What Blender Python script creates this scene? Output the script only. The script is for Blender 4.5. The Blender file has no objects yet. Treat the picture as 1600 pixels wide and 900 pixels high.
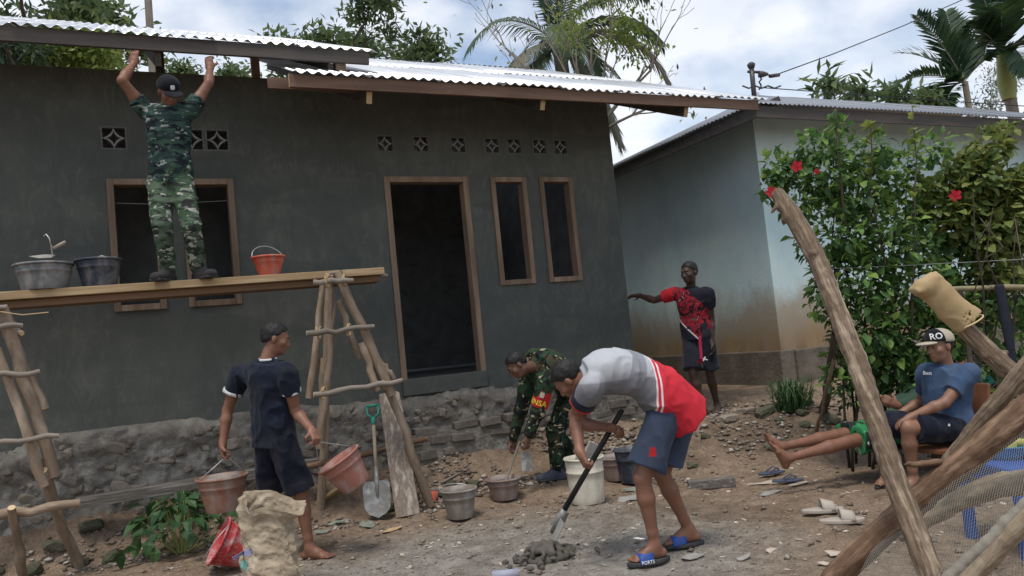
import bpy, bmesh, math, random
import numpy as np
from mathutils import Vector, Matrix, noise as mnoise
from mathutils.bvhtree import BVHTree
random.seed(11); rng = np.random.default_rng(11)
SC = bpy.context.scene; COL = SC.collection
R = math.radians
# ------------------------------------------------------------------ camera, sky, sun, exposure
CAM_H = 1.40; FPX = 1230.0
_yaw, _pitch, _roll = R(25.7), R(4.0), math.atan(0.10)
_f0 = np.array([math.sin(_yaw), math.cos(_yaw), 0]); _r0 = np.array([math.cos(_yaw), -math.sin(_yaw), 0]); _u0 = np.array([0, 0, 1.0])
FW = _f0*math.cos(_pitch)+_u0*math.sin(_pitch); _u1 = _u0*math.cos(_pitch)-_f0*math.sin(_pitch)
RT = _r0*math.cos(_roll)-_u1*math.sin(_roll); UP = _u1*math.cos(_roll)+_r0*math.sin(_roll)
CAM = np.array([0, 0, CAM_H])
cd = bpy.data.cameras.new('camera'); cam = bpy.data.objects.new('camera', cd); COL.objects.link(cam)
cd.sensor_width = 36; cd.lens = 36*FPX/1600; cd.clip_start = 0.05; cd.clip_end = 600
cam.matrix_world = Matrix(((RT[0], UP[0], -FW[0], 0), (RT[1], UP[1], -FW[1], 0), (RT[2], UP[2], -FW[2], CAM_H), (0, 0, 0, 1)))
SC.camera = cam
SUN_ELEV, SUN_AZ = 68.0, 222.0          # near noon, azimuth clockwise from +Y: the eave shades the wall, the yard is lit
w = bpy.data.worlds.new('World'); SC.world = w; w.use_nodes = True
def build_world():
    nt = w.node_tree; n = nt.nodes; n.clear(); L = nt.links.new
    out = n.new('ShaderNodeOutputWorld'); bg = n.new('ShaderNodeBackground'); L(bg.outputs[0], out.inputs[0])
    sky = n.new('ShaderNodeTexSky'); sky.sky_type = 'NISHITA'; sky.sun_disc = False
    sky.sun_elevation = R(SUN_ELEV); sky.sun_rotation = R(SUN_AZ); sky.air_density = 1.2; sky.dust_density = 1.0; sky.ozone_density = 1.5
    tc = n.new('ShaderNodeTexCoord')
    mp = n.new('ShaderNodeMapping'); mp.inputs['Scale'].default_value = (1, 1, 1.7); mp.inputs['Location'].default_value = (1.32, .25, .1)
    L(tc.outputs['Generated'], mp.inputs[0])
    n1 = n.new('ShaderNodeTexNoise'); n1.inputs['Scale'].default_value = 2.6; n1.inputs['Detail'].default_value = 9; n1.inputs['Roughness'].default_value = .52
    L(mp.outputs[0], n1.inputs['Vector'])
    cr = n.new('ShaderNodeValToRGB'); cr.color_ramp.elements[0].position = .40; cr.color_ramp.elements[1].position = .56
    L(n1.outputs[0], cr.inputs[0])
    n2 = n.new('ShaderNodeTexNoise'); n2.inputs['Scale'].default_value = 3.4; n2.inputs['Detail'].default_value = 7; L(mp.outputs[0], n2.inputs['Vector'])
    c2 = n.new('ShaderNodeValToRGB'); c2.color_ramp.elements[0].position = .3; c2.color_ramp.elements[1].position = .68
    c2.color_ramp.elements[0].color = (5.0, 5.4, 6.1, 1); c2.color_ramp.elements[1].color = (7.3, 7.4, 7.65, 1)
    L(n2.outputs[0], c2.inputs[0])
    mx = n.new('ShaderNodeMix'); mx.data_type = 'RGBA'
    mul = n.new('ShaderNodeMix'); mul.data_type = 'RGBA'; mul.blend_type = 'MULTIPLY'; mul.inputs[0].default_value = 1
    L(sky.outputs[0], mul.inputs[6]); mul.inputs[7].default_value = (1.0, 1.0, 1.0, 1)
    L(cr.outputs[0], mx.inputs[0]); L(mul.outputs[2], mx.inputs[6]); L(c2.outputs[0], mx.inputs[7])
    L(mx.outputs[2], bg.inputs[0]); bg.inputs[1].default_value = 0.105
build_world()
sd = bpy.data.lights.new('sun', 'SUN'); sd.energy = 1.5; sd.angle = R(16); sd.color = (1, .95, .87)
sun = bpy.data.objects.new('sun', sd); COL.objects.link(sun)
_sdir = Vector((math.sin(R(SUN_AZ))*math.cos(R(SUN_ELEV)), math.cos(R(SUN_AZ))*math.cos(R(SUN_ELEV)), math.sin(R(SUN_ELEV))))
sun.rotation_euler = _sdir.to_track_quat('Z', 'Y').to_euler(); sun.location = (0, 20, 30)
vs = SC.view_settings; vs.view_transform = 'Standard'; vs.look = 'None'; vs.exposure = 0.60; vs.gamma = 1; vs.use_curve_mapping = False
SC.render.engine = 'CYCLES'; SC.cycles.use_denoising = True; SC.cycles.max_bounces = 6; SC.cycles.transparent_max_bounces = 8
# ------------------------------------------------------------------ measuring helpers (photo pixel + a real distance -> a point of the place)
def ray(x, y): return FW+RT*((x-800)/FPX)+UP*((450-y)/FPX)
def at(x, y, d): return CAM+ray(x, y)*d
def onY(x, y, Y): r = ray(x, y); return CAM+r*(Y/r[1])
def onX(x, y, X): r = ray(x, y); return CAM+r*(X/r[0])
def onZ(x, y, Z): r = ray(x, y); return CAM+r*((Z-CAM_H)/r[2])
def dep(p): return float((np.asarray(p)-CAM)@FW)
def reach(par, x, y, L, near=True):
    """end of a bone of length L from par that is seen at pixel x, y"""
    r = ray(x, y); r = r/np.linalg.norm(r); v = CAM-np.asarray(par); b = v@r; c = v@v-L*L; D = b*b-c
    if D <= 0:
        p = CAM+r*(-b); e = p-par; return par+e/np.linalg.norm(e)*L
    s = math.sqrt(D); return CAM+r*((-b-s) if near else (-b+s))
def nrm(v): v = np.asarray(v, float); return v/(np.linalg.norm(v)+1e-12)
def lerp(a, b, t): return np.asarray(a)*(1-t)+np.asarray(b)*t
# ------------------------------------------------------------------ numpy value noise
def _hash(i, j, k, s):
    h = (i*374761393+j*668265263+k*2147483647+s*974634777) & 0xffffffff
    h = ((h ^ (h >> 13))*1274126177) & 0xffffffff
    return ((h ^ (h >> 16)) & 0xffff)/65535.0
def vnoise(x, y, z=None, s=0):
    x = np.asarray(x, float); y = np.asarray(y, float); z = np.zeros_like(x) if z is None else np.asarray(z, float)
    i, j, k = [np.floor(a).astype(np.int64) for a in (x, y, z)]; u, v, t = x-i, y-j, z-k
    u, v, t = [a*a*(3-2*a) for a in (u, v, t)]; r = 0
    for a in (0, 1):
        for b in (0, 1):
            for c in (0, 1):
                r = r+_hash(i+a, j+b, k+c, s)*(u if a else 1-u)*(v if b else 1-v)*(t if c else 1-t)
    return r*2-1
def fbm(x, y, z=None, s=0, o=4):
    r = 0; a = 1
    for q in range(o):
        r = r+a*vnoise(np.asarray(x)*2**q, np.asarray(y)*2**q, None if z is None else np.asarray(z)*2**q, s+q); a *= .5
    return r
def sstep(a, b, x): t = np.clip((np.asarray(x, float)-a)/(b-a), 0, 1); return t*t*(3-2*t)
# ------------------------------------------------------------------ materials
MATS = {}
def ramp(nt, fac, stops, interp='LINEAR'):
    cr = nt.nodes.new('ShaderNodeValToRGB'); e = cr.color_ramp.elements; cr.color_ramp.interpolation = interp
    while len(e) < len(stops): e.new(.5)
    for q, (p, c) in enumerate(stops): e[q].position = p; e[q].color = (*c, 1)
    nt.links.new(fac, cr.inputs[0]); return cr.outputs[0]
def tex_noise(nt, vec, scale, detail=5, rough=.55, dist=0):
    n = nt.nodes.new('ShaderNodeTexNoise'); n.inputs['Scale'].default_value = scale; n.inputs['Detail'].default_value = detail
    n.inputs['Roughness'].default_value = rough; n.inputs['Distortion'].default_value = dist; nt.links.new(vec, n.inputs['Vector']); return n.outputs[0]
def mixc(nt, fac, a, b, mode='MIX'):
    m = nt.nodes.new('ShaderNodeMix'); m.data_type = 'RGBA'; m.blend_type = mode
    if isinstance(fac, (int, float)): m.inputs[0].default_value = fac
    else: nt.links.new(fac, m.inputs[0])
    for i, v in ((6, a), (7, b)):
        if isinstance(v, tuple): m.inputs[i].default_value = (*v[:3], 1)
        else: nt.links.new(v, m.inputs[i])
    return m.outputs[2]
def mathn(nt, op, a, b=0.0, clamp=False):
    m = nt.nodes.new('ShaderNodeMath'); m.operation = op; m.use_clamp = clamp
    for i, v in ((0, a), (1, b)):
        if isinstance(v, (int, float)): m.inputs[i].default_value = v
        else: nt.links.new(v, m.inputs[i])
    return m.outputs[0]
def mapping(nt, scale=(1, 1, 1), rot=(0, 0, 0), coord='Object', loc=(0, 0, 0)):
    tc = nt.nodes.new('ShaderNodeTexCoord'); mp = nt.nodes.new('ShaderNodeMapping')
    mp.inputs['Scale'].default_value = scale; mp.inputs['Rotation'].default_value = rot; mp.inputs['Location'].default_value = loc
    nt.links.new(tc.outputs[coord], mp.inputs[0]); return mp.outputs[0]
def newmat(name):
    m = bpy.data.materials.new(name); m.use_nodes = True; nt = m.node_tree; b = nt.nodes['Principled BSDF']; MATS[name] = m; return m, nt, b
def bumpn(nt, b, h, strength=.3, dist=.01):
    bp = nt.nodes.new('ShaderNodeBump'); bp.inputs['Strength'].default_value = strength; bp.inputs['Distance'].default_value = dist
    nt.links.new(h, bp.inputs['Height']); nt.links.new(bp.outputs[0], b.inputs['Normal'])
def simple(name, c1, c2=None, scale=8, rough=.75, bump=.2, bscale=40, bdist=.004, stretch=(1, 1, 1), metal=0, c3=None, spec=.3, vary=0, coord='Object', sub=0):
    m, nt, b = newmat(name); v = mapping(nt, stretch, coord=coord)
    c2 = c2 or tuple(x*.7 for x in c1); f = tex_noise(nt, v, scale, 6, .6)
    stops = [(.3, c1), (.68, c2)] if c3 is None else [(.28, c1), (.5, c2), (.72, c3)]
    col = ramp(nt, f, stops)
    if vary:
        oi = nt.nodes.new('ShaderNodeObjectInfo'); h = nt.nodes.new('ShaderNodeHueSaturation'); nt.links.new(col, h.inputs['Color'])
        nt.links.new(mathn(nt, 'ADD', mathn(nt, 'MULTIPLY', oi.outputs['Random'], vary*2), 1-vary), h.inputs['Value']); col = h.outputs[0]
    nt.links.new(col, b.inputs['Base Color']); b.inputs['Roughness'].default_value = rough; b.inputs['Metallic'].default_value = metal
    b.inputs['Specular IOR Level'].default_value = spec
    if sub: b.inputs['Subsurface Weight'].default_value = sub; b.inputs['Subsurface Radius'].default_value = (.012, .005, .003)
    if bump: bumpn(nt, b, tex_noise(nt, v, bscale, 4, .6), bump, bdist)
    return m
# ------------------------------------------------------------------ objects
def tag(o, label=None, cat=None, group=None, kind=None):
    for k, v in (('label', label), ('category', cat), ('group', group), ('kind', kind)):
        if v: o[k] = v
    return o
def thing(name, loc, label, cat, group=None, rot=None):
    o = bpy.data.objects.new(name, None); COL.objects.link(o); o.location = tuple(map(float, loc)); o.empty_display_size = .1
    if rot is not None: o.rotation_euler = rot
    return tag(o, label, cat, group)
def root_loc(o):
    while o.parent: o = o.parent
    return np.array(o.location)
def mesh_obj(name, verts, faces, mat, parent=None, smooth=False, world=True, base=None):
    """verts in world space when world (moved under its parent's location), else in the parent's own frame"""
    V = np.asarray(verts, dtype=np.float64).reshape(-1, 3)
    loc = np.zeros(3)
    if parent is not None and world: V = V-root_loc(parent)
    if parent is None and world:
        loc = np.array([(V[:, 0].min()+V[:, 0].max())/2, (V[:, 1].min()+V[:, 1].max())/2, V[:, 2].min()]) if base is None else np.asarray(base, float)
        V = V-loc
    me = bpy.data.meshes.new(name)
    if isinstance(faces, np.ndarray):
        n, k = faces.shape
        me.vertices.add(len(V)); me.vertices.foreach_set('co', V.astype(np.float32).ravel())
        me.loops.add(n*k); me.loops.foreach_set('vertex_index', faces.astype(np.int32).ravel())
        me.polygons.add(n); me.polygons.foreach_set('loop_start', np.arange(0, n*k, k, dtype=np.int32))
        me.update(calc_edges=True); me.validate()
    else:
        me.from_pydata(V.tolist(), [], faces); me.update()
    if smooth: me.polygons.foreach_set('use_smooth', np.ones(len(me.polygons), bool))
    if mat: me.materials.append(MATS[mat] if isinstance(mat, str) else mat)
    o = bpy.data.objects.new(name, me); COL.objects.link(o); o.location = tuple(loc)
    if parent is not None: o.parent = parent
    return o
class MB:
    def __init__(s): s.v = []; s.f = []
    def add(s, vs, fs):
        b = len(s.v); s.v.extend([tuple(map(float, q)) for q in vs]); s.f.extend([tuple(i+b for i in f) for f in fs]); return s
    def box(s, c, size, M=None):
        c = np.asarray(c, float); h = np.asarray(size, float)/2; M = np.eye(3) if M is None else np.asarray(M)
        vs = [c+M@(h*np.array(q)) for q in ((-1, -1, -1), (1, -1, -1), (1, 1, -1), (-1, 1, -1), (-1, -1, 1), (1, -1, 1), (1, 1, 1), (-1, 1, 1))]
        return s.add(vs, [(3, 2, 1, 0), (4, 5, 6, 7), (0, 1, 5, 4), (1, 2, 6, 5), (2, 3, 7, 6), (3, 0, 4, 7)])
    def bar(s, a, b, w, h, side=None):
        """a squared bar from a to b, w wide along side, h thick"""
        a = np.asarray(a, float); b = np.asarray(b, float); d = nrm(b-a)
        sd = np.cross(d, [0, 0, 1]) if side is None else np.asarray(side, float)
        if np.linalg.norm(sd) < 1e-4: sd = np.array([1., 0, 0])
        sd = nrm(sd-d*(sd@d)); u = np.cross(sd, d); M = np.stack([sd, d, u], 1)
        return s.box((a+b)/2, (w, np.linalg.norm(b-a), h), M)
    def tube(s, pts, rad, n=10, caps=True, jit=0, seed=0):
        pts = [np.asarray(p, float) for p in pts]; m = len(pts); rad = [rad]*m if isinstance(rad, (int, float)) else rad
        rg = np.random.default_rng(seed); d0 = nrm(pts[1]-pts[0]); sd = np.cross(d0, [0, 0, 1.])
        if np.linalg.norm(sd) < .1: sd = np.cross(d0, [1., 0, 0])
        sd = nrm(sd); vs = []; fs = []
        for i in range(m):
            d = nrm(pts[min(i+1, m-1)]-pts[max(i-1, 0)]); sd = nrm(sd-d*(sd@d)); u = np.cross(d, sd)
            for k in range(n):
                a = 2*math.pi*k/n; r = rad[i]*(1+(rg.uniform(-jit, jit) if jit else 0)); vs.append(pts[i]+sd*math.cos(a)*r+u*math.sin(a)*r)
        for i in range(m-1):
            for k in range(n): fs.append((i*n+k, i*n+(k+1) % n, (i+1)*n+(k+1) % n, (i+1)*n+k))
        if caps: fs.append(tuple(range(n-1, -1, -1))); fs.append(tuple(range((m-1)*n, m*n)))
        return s.add(vs, fs)
    def lathe(s, prof, n=28, c=(0, 0, 0), closed=False):
        c = np.asarray(c, float); m = len(prof); vs = []; fs = []
        for r, z in prof:
            for k in range(n): a = 2*math.pi*k/n; vs.append(c+np.array([r*math.cos(a), r*math.sin(a), z]))
        for i in range(m-1+(1 if closed else 0)):
            for k in range(n): fs.append((i*n+k, i*n+(k+1) % n, ((i+1) % m)*n+(k+1) % n, ((i+1) % m)*n+k))
        return s.add(vs, fs)
    def prism(s, poly, O, X, Y, depth):
        """outline poly (2D) in plane O,X,Y given thickness depth along X x Y"""
        O, X, Y = [np.asarray(q, float) for q in (O, X, Y)]; N = np.cross(X, Y)*depth; n = len(poly)
        vs = [O+X*p[0]+Y*p[1] for p in poly]+[O+X*p[0]+Y*p[1]+N for p in poly]
        fs = [tuple(range(n-1, -1, -1)), tuple(range(n, 2*n))]+[(i, (i+1) % n, n+(i+1) % n, n+i) for i in range(n)]
        return s.add(vs, fs)
    def build(s, name, mat, parent=None, smooth=False, world=True, base=None): return mesh_obj(name, s.v, s.f, mat, parent, smooth, world, base)
def bevel(o, wd=.004, seg=2):
    m = o.modifiers.new('bevel', 'BEVEL'); m.width = wd; m.segments = seg; m.limit_method = 'ANGLE'; m.angle_limit = R(40); return o
def along(o, ax):
    """turn a mesh object's own frame so that its local Z runs along ax (for grain that follows the wood)"""
    ax = nrm(ax); x = np.cross([0, 0, 1.], ax); x = np.array([1., 0, 0]) if np.linalg.norm(x) < 1e-3 else nrm(x); M = np.stack([x, np.cross(ax, x), ax], 1)
    n = len(o.data.vertices); V = np.empty(n*3, np.float32); o.data.vertices.foreach_get('co', V); V = V.reshape(-1, 3)@M; o.data.vertices.foreach_set('co', V.astype(np.float32).ravel()); o.data.update()
    o.matrix_local = Matrix.Translation(o.location) @ Matrix([list(map(float, r_)) for r_ in M]).to_4x4(); return o
def copy_tree(o, parent=None):
    c = o.copy(); COL.objects.link(c); c.parent = parent
    for ch in o.children: copy_tree(ch, c)
    return c
# ------------------------------------------------------------------ signed-distance modelling (bodies, cloth, rocks)
class SDF:
    def __init__(s, vox=.008): s.p = []; s.vox = vox; s.post = []
    def _add(s, lo, hi, fn, k, op='u'): s.p.append((np.asarray(lo, float), np.asarray(hi, float), fn, k, op)); return s
    def cap(s, a, b, ra, rb=None, k=.02, op='u'):
        a = np.asarray(a, float); b = np.asarray(b, float); rb = ra if rb is None else rb; ab = b-a; L2 = ab@ab+1e-12; m = max(ra, rb)
        def fn(P):
            t = np.clip(((P-a)@ab)/L2, 0, 1); return np.linalg.norm(P-a-t[..., None]*ab, axis=-1)-(ra+(rb-ra)*t)
        return s._add(np.minimum(a, b)-m, np.maximum(a, b)+m, fn, k, op)
    def chain(s, pts, rad, k=.02, op='u'):
        for i in range(len(pts)-1): s.cap(pts[i], pts[i+1], rad[i], rad[i+1], k, op)
        return s
    def ell(s, c, r, M=None, k=.02, op='u'):
        c = np.asarray(c, float); r = np.asarray(r, float); M = np.eye(3) if M is None else np.asarray(M, float); m = r.max()
        def fn(P):
            q = (P-c)@M; k0 = np.linalg.norm(q/r, axis=-1); k1 = np.linalg.norm(q/(r*r), axis=-1)+1e-9; return k0*(k0-1)/k1
        return s._add(c-m, c+m, fn, k, op)
    def rbox(s, c, h, M=None, rd=.01, k=.01, op='u'):
        c = np.asarray(c, float); h = np.asarray(h, float); M = np.eye(3) if M is None else np.asarray(M, float); m = np.linalg.norm(h)+rd
        def fn(P):
            q = np.abs((P-c)@M)-(h-rd); return np.linalg.norm(np.maximum(q, 0), axis=-1)+np.minimum(q.max(-1), 0)-rd
        return s._add(c-m, c+m, fn, k, op)
    def tube(s, pts, sec, side, k=.02, cap0=True, cap1=True, op='u'):
        """elliptic sections (half width along side, half depth) along pts, flat at capped ends"""
        pts = [np.asarray(p, float) for p in pts]; side = np.asarray(side, float)
        n0 = nrm(pts[0]-pts[1]); n1 = nrm(pts[-1]-pts[-2]); m = max(max(q) for q in sec)
        segs = []
        for i in range(len(pts)-1):
            d = pts[i+1]-pts[i]; L = np.linalg.norm(d); d = d/L; sd = nrm(side-d*(side@d)); segs.append((pts[i], d, L, sd, np.cross(d, sd), sec[i], sec[i+1]))
        def fn(P):
            best = None
            for i, (a, d, L, sd, up, s0, s1) in enumerate(segs):
                q = P-a; tr = (q@d)/L; t = np.clip(tr, 0, 1); A = s0[0]+(s1[0]-s0[0])*t; B = s0[1]+(s1[1]-s0[1])*t
                x = (q@sd)/A; y = (q@up)/B; ex = (tr-t)*L/B; dd = (np.sqrt(x*x+y*y+ex*ex)-1)*np.minimum(A, B)
                best = dd if best is None else np.minimum(best, dd)
            if cap0: best = np.maximum(best, (P-pts[0])@n0)
            if cap1: best = np.maximum(best, (P-pts[-1])@n1)
            return best
        A = np.array(pts); return s._add(A.min(0)-m, A.max(0)+m, fn, k, op)
    def plane(s, p, n):            # keep the side opposite to n
        p = np.asarray(p, float); n = nrm(n); return s._add([-1e3]*3, [1e3]*3, lambda P: (P-p)@n, .004, 'i')
    def warp(s, fn): s.post.append(fn); return s
    def mesh(s):
        U = [q for q in s.p if q[4] == 'u']; pad = s.vox*3
        lo = np.min([q[0] for q in U], 0)-pad; hi = np.max([q[1] for q in U], 0)+pad; dim = np.ceil((hi-lo)/s.vox).astype(int)+1
        F = np.full(dim, 1.0, np.float32); ax = [lo[i]+np.arange(dim[i])*s.vox for i in range(3)]
        for l, h, fn, k, op in s.p:
            e = k+s.vox*3; i0 = np.maximum(np.floor((l-e-lo)/s.vox).astype(int), 0); i1 = np.minimum(np.ceil((h+e-lo)/s.vox).astype(int)+1, dim)
            if np.any(i1 <= i0): continue
            sl = tuple(slice(i0[q], i1[q]) for q in range(3))
            P = np.stack(np.meshgrid(*[ax[q][i0[q]:i1[q]] for q in range(3)], indexing='ij'), -1); d = fn(P); f = F[sl]
            if op == 'u':
                hh = np.clip(.5+.5*(f-d)/k, 0, 1); F[sl] = f*(1-hh)+d*hh-k*hh*(1-hh)
            elif op == 's':
                hh = np.clip(.5-.5*(f+d)/k, 0, 1); F[sl] = f*(1-hh)-d*hh+k*hh*(1-hh)
            else: F[sl] = np.maximum(f, d)
        if s.post:
            m = np.abs(F) < s.vox*6; idx = np.argwhere(m); P = lo+idx*s.vox; val = F[m]
            for fn in s.post: val = val+fn(P)
            F[m] = val
        return surface_nets(F, lo, s.vox)
    def build(s, name, mat, parent=None, smooth=True, iters=2):
        V, Q = s.mesh(); V = relax(V, Q, iters); return mesh_obj(name, V, Q, mat, parent, smooth)
def surface_nets(F, lo, vox):
    S = F < 0; c = [S[i:S.shape[0]-1+i, j:S.shape[1]-1+j, k:S.shape[2]-1+k] for i in (0, 1) for j in (0, 1) for k in (0, 1)]
    cnt = sum(q.astype(np.int8) for q in c); act = (cnt > 0) & (cnt < 8); idx = np.argwhere(act); N = len(idx)
    ids = -np.ones(act.shape, np.int64); ids[act] = np.arange(N)
    acc = np.zeros((N, 3)); num = np.zeros(N); off = [(i, j, k) for i in (0, 1) for j in (0, 1) for k in (0, 1)]
    val = {o: F[idx[:, 0]+o[0], idx[:, 1]+o[1], idx[:, 2]+o[2]].astype(float) for o in off}
    for o in off:
        for a in range(3):
            if o[a] == 0:
                p = list(o); p[a] = 1; p = tuple(p); v0, v1 = val[o], val[p]; m = (v0 < 0) != (v1 < 0)
                t = np.where(m, v0/np.where(m, v0-v1, 1), 0); pt = np.tile(np.array(o, float), (N, 1)); pt[:, a] = t
                acc += np.where(m[:, None], pt, 0); num += m
    V = lo+(idx+acc/np.maximum(num, 1)[:, None])*vox; Q = []
    for a in range(3):
        b, c_ = (a+1) % 3, (a+2) % 3; s0 = [slice(None)]*3; s1 = [slice(None)]*3; s0[a] = slice(0, -1); s1[a] = slice(1, None)
        x = S[tuple(s0)] != S[tuple(s1)]; e = np.argwhere(x); e = e[(e[:, b] > 0) & (e[:, c_] > 0) & (e[:, b] < S.shape[b]-1) & (e[:, c_] < S.shape[c_]-1)]
        ins = S[tuple(e.T)]
        def cid(db, dc): q = e.copy(); q[:, b] -= db; q[:, c_] -= dc; return ids[tuple(q.T)]
        q = np.stack([cid(0, 0), cid(1, 0), cid(1, 1), cid(0, 1)], 1); q[~ins] = q[~ins][:, ::-1]; Q.append(q)
    return V, np.concatenate(Q)
def relax(V, Q, it=2, lam=.5):
    for _ in range(it):
        A = np.zeros_like(V); n = np.zeros(len(V))
        for a, b in ((0, 1), (1, 2), (2, 3), (3, 0)):
            np.add.at(A, Q[:, a], V[Q[:, b]]); np.add.at(A, Q[:, b], V[Q[:, a]]); np.add.at(n, Q[:, a], 1); np.add.at(n, Q[:, b], 1)
        V = V+lam*(A/np.maximum(n, 1)[:, None]-V)
    return V
def decal(name, verts2, faces, O, X, Y, target, mat, parent, off=.003, back=.25):
    """flat print laid onto a surface: each vertex is dropped onto target along -(X x Y)"""
    O, X, Y = [np.asarray(q, float) for q in (O, X, Y)]; N = np.cross(X, Y); base = root_loc(target)
    me = target.data; bv = BVHTree.FromPolygons([tuple(np.array(v.co)+base) for v in me.vertices], [tuple(p.vertices) for p in me.polygons])
    out = []
    for u, v in verts2:
        p = O+X*u+Y*v; h = bv.ray_cast(Vector(p+N*back), Vector(-N), back*2.5); out.append((np.array(h[0])+N*off) if h[0] is not None else p)
    return mesh_obj(name, out, faces, mat, parent)
def text_mesh(txt, size, bold=0):
    cu = bpy.data.curves.new('t', 'FONT'); cu.body = txt; cu.size = size; cu.align_x = 'CENTER'; cu.align_y = 'CENTER'; cu.offset = bold*size; cu.resolution_u = 3
    o = bpy.data.objects.new('t', cu); COL.objects.link(o); bpy.context.view_layer.update()
    me = bpy.data.meshes.new_from_object(o.evaluated_get(bpy.context.evaluated_depsgraph_get()))
    bm = bmesh.new(); bm.from_mesh(me); bmesh.ops.triangulate(bm, faces=bm.faces[:])
    for _ in range(2): bmesh.ops.subdivide_edges(bm, edges=[e for e in bm.edges if e.calc_length() > size*.22], cuts=1, use_grid_fill=False); bmesh.ops.triangulate(bm, faces=bm.faces[:])
    v = [(q.co.x, q.co.y) for q in bm.verts]; bm.verts.index_update(); f = [tuple(q.index for q in p.verts) for p in bm.faces]; bm.free()
    bpy.data.objects.remove(o); bpy.data.curves.remove(cu); bpy.data.meshes.remove(me); return v, f
def grid_poly(w_, h_, n=8, m=8, fn=None):
    v = [(w_*(i/n-.5), h_*(j/m-.5)) for j in range(m+1) for i in range(n+1)]
    f = [(j*(n+1)+i, j*(n+1)+i+1, (j+1)*(n+1)+i+1, (j+1)*(n+1)+i) for j in range(m) for i in range(n)]
    if fn: v = [fn(*p) for p in v]
    return v, f
def rot_from(x=None, y=None, z=None):
    if z is not None and x is not None: z = nrm(z); x = nrm(np.asarray(x, float)-z*(np.asarray(x)@z)); y = np.cross(z, x)
    elif y is not None and z is not None: y = nrm(y); z = nrm(np.asarray(z, float)-y*(np.asarray(z)@y)); x = np.cross(y, z)
    return np.stack([x, y, z], 1)
def set_mw(o, M, loc): o.matrix_world = Matrix([[*map(float, M[0]), float(loc[0])], [*map(float, M[1]), float(loc[1])], [*map(float, M[2]), float(loc[2])], [0, 0, 0, 1]])
# ================================================================== materials of the setting
def mat_ground():
    m, nt, b = newmat('soil'); v = mapping(nt)
    big = tex_noise(nt, v, .9, 6, .6, .4); mid = tex_noise(nt, v, 6, 8, .65); fine = tex_noise(nt, v, 55, 6, .7)
    soil = ramp(nt, mid, [(.25, (.13, .092, .062)), (.45, (.23, .167, .116)), (.6, (.268, .198, .14)), (.8, (.37, .292, .216))])
    grey = ramp(nt, mid, [(.25, (.165, .146, .122)), (.5, (.265, .24, .205)), (.8, (.37, .345, .30))])
    # trodden cement spill in front of the door, where mortar was mixed
    tc = nt.nodes.new('ShaderNodeTexCoord'); sp = nt.nodes.new('ShaderNodeVectorMath'); sp.operation = 'DISTANCE'
    mp = nt.nodes.new('ShaderNodeMapping'); mp.inputs['Scale'].default_value = (.62, .8, 0); nt.links.new(tc.outputs['Object'], mp.inputs[0]); nt.links.new(mp.outputs[0], sp.inputs[0])
    sp.inputs[1].default_value = (2.05*.62, 4.75*.8, 0)
    d = mathn(nt, 'ADD', sp.outputs['Value'], mathn(nt, 'MULTIPLY', mathn(nt, 'SUBTRACT', big, .5), 1.5))
    msk = ramp(nt, mathn(nt, 'MULTIPLY', d, .6), [(.38, (1, 1, 1)), (.85, (0, 0, 0))])
    col = mixc(nt, msk, soil, grey)
    col = mixc(nt, ramp(nt, big, [(.52, (0, 0, 0)), (.66, (.55, .55, .55))]), col, (.085, .060, .042))
    spk = tex_noise(nt, v, 130, 3, .6); col = mixc(nt, ramp(nt, spk, [(.64, (0, 0, 0)), (.72, (.6, .6, .6))]), col, (.42, .36, .28))
    gr = tex_noise(nt, v, 85, 5, .75); col = mixc(nt, .55, col, ramp(nt, gr, [(.30, (.25,)*3), (.5, (1,)*3), (.7, (1.9, 1.85, 1.8))]), 'MULTIPLY')
    g2 = tex_noise(nt, v, 19, 6, .7, .5); col = mixc(nt, .5, col, ramp(nt, g2, [(.33, (.45, .43, .41)), (.5, (1,)*3), (.68, (1.45, 1.42, 1.38))]), 'MULTIPLY')
    nt.links.new(col, b.inputs['Base Color']); b.inputs['Roughness'].default_value = .93; b.inputs['Specular IOR Level'].default_value = .2
    h = mathn(nt, 'ADD', mathn(nt, 'MULTIPLY', mid, .7), mathn(nt, 'MULTIPLY', fine, .35)); bumpn(nt, b, h, 1.0, .045)
mat_ground()
def mat_plaster():
    m, nt, b = newmat('fresh_plaster'); v = mapping(nt); vs_ = mapping(nt, (1, 1, .35))
    a = tex_noise(nt, v, .8, 7, .6, .6); s = tex_noise(nt, vs_, 5, 6, .6, 1.2); f = tex_noise(nt, v, 60, 4, .6)
    col = ramp(nt, a, [(.3, (.070, .075, .066)), (.5, (.093, .097, .084)), (.72, (.122, .123, .105))])
    col = mixc(nt, ramp(nt, s, [(.35, (0, 0, 0)), (.75, (.6, .6, .6))]), col, (.055, .062, .058))
    sw = tex_noise(nt, mapping(nt, (2.2, 1, 1), (0, .6, 0)), 3.2, 8, .7, 2.2); col = mixc(nt, ramp(nt, sw, [(.5, (0, 0, 0)), (.62, (.22,)*3), (.66, (0, 0, 0))]), col, (.19, .19, .165))
    dp = tex_noise(nt, mapping(nt, (.5, 1, 1.2)), 1.6, 5, .55, 1.0); col = mixc(nt, ramp(nt, dp, [(.46, (0, 0, 0)), (.58, (.55,)*3)]), col, (.062, .069, .063))
    nt.links.new(col, b.inputs['Base Color']); b.inputs['Roughness'].default_value = .8; b.inputs['Specular IOR Level'].default_value = .3
    bumpn(nt, b, mathn(nt, 'ADD', mathn(nt, 'MULTIPLY', mathn(nt, 'ADD', s, sw), .6), mathn(nt, 'MULTIPLY', f, .2)), .35, .022)
mat_plaster()
simple('raw_cement', (.24, .24, .235), (.14, .14, .14), 5, .9, .5, 30, .02)
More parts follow.
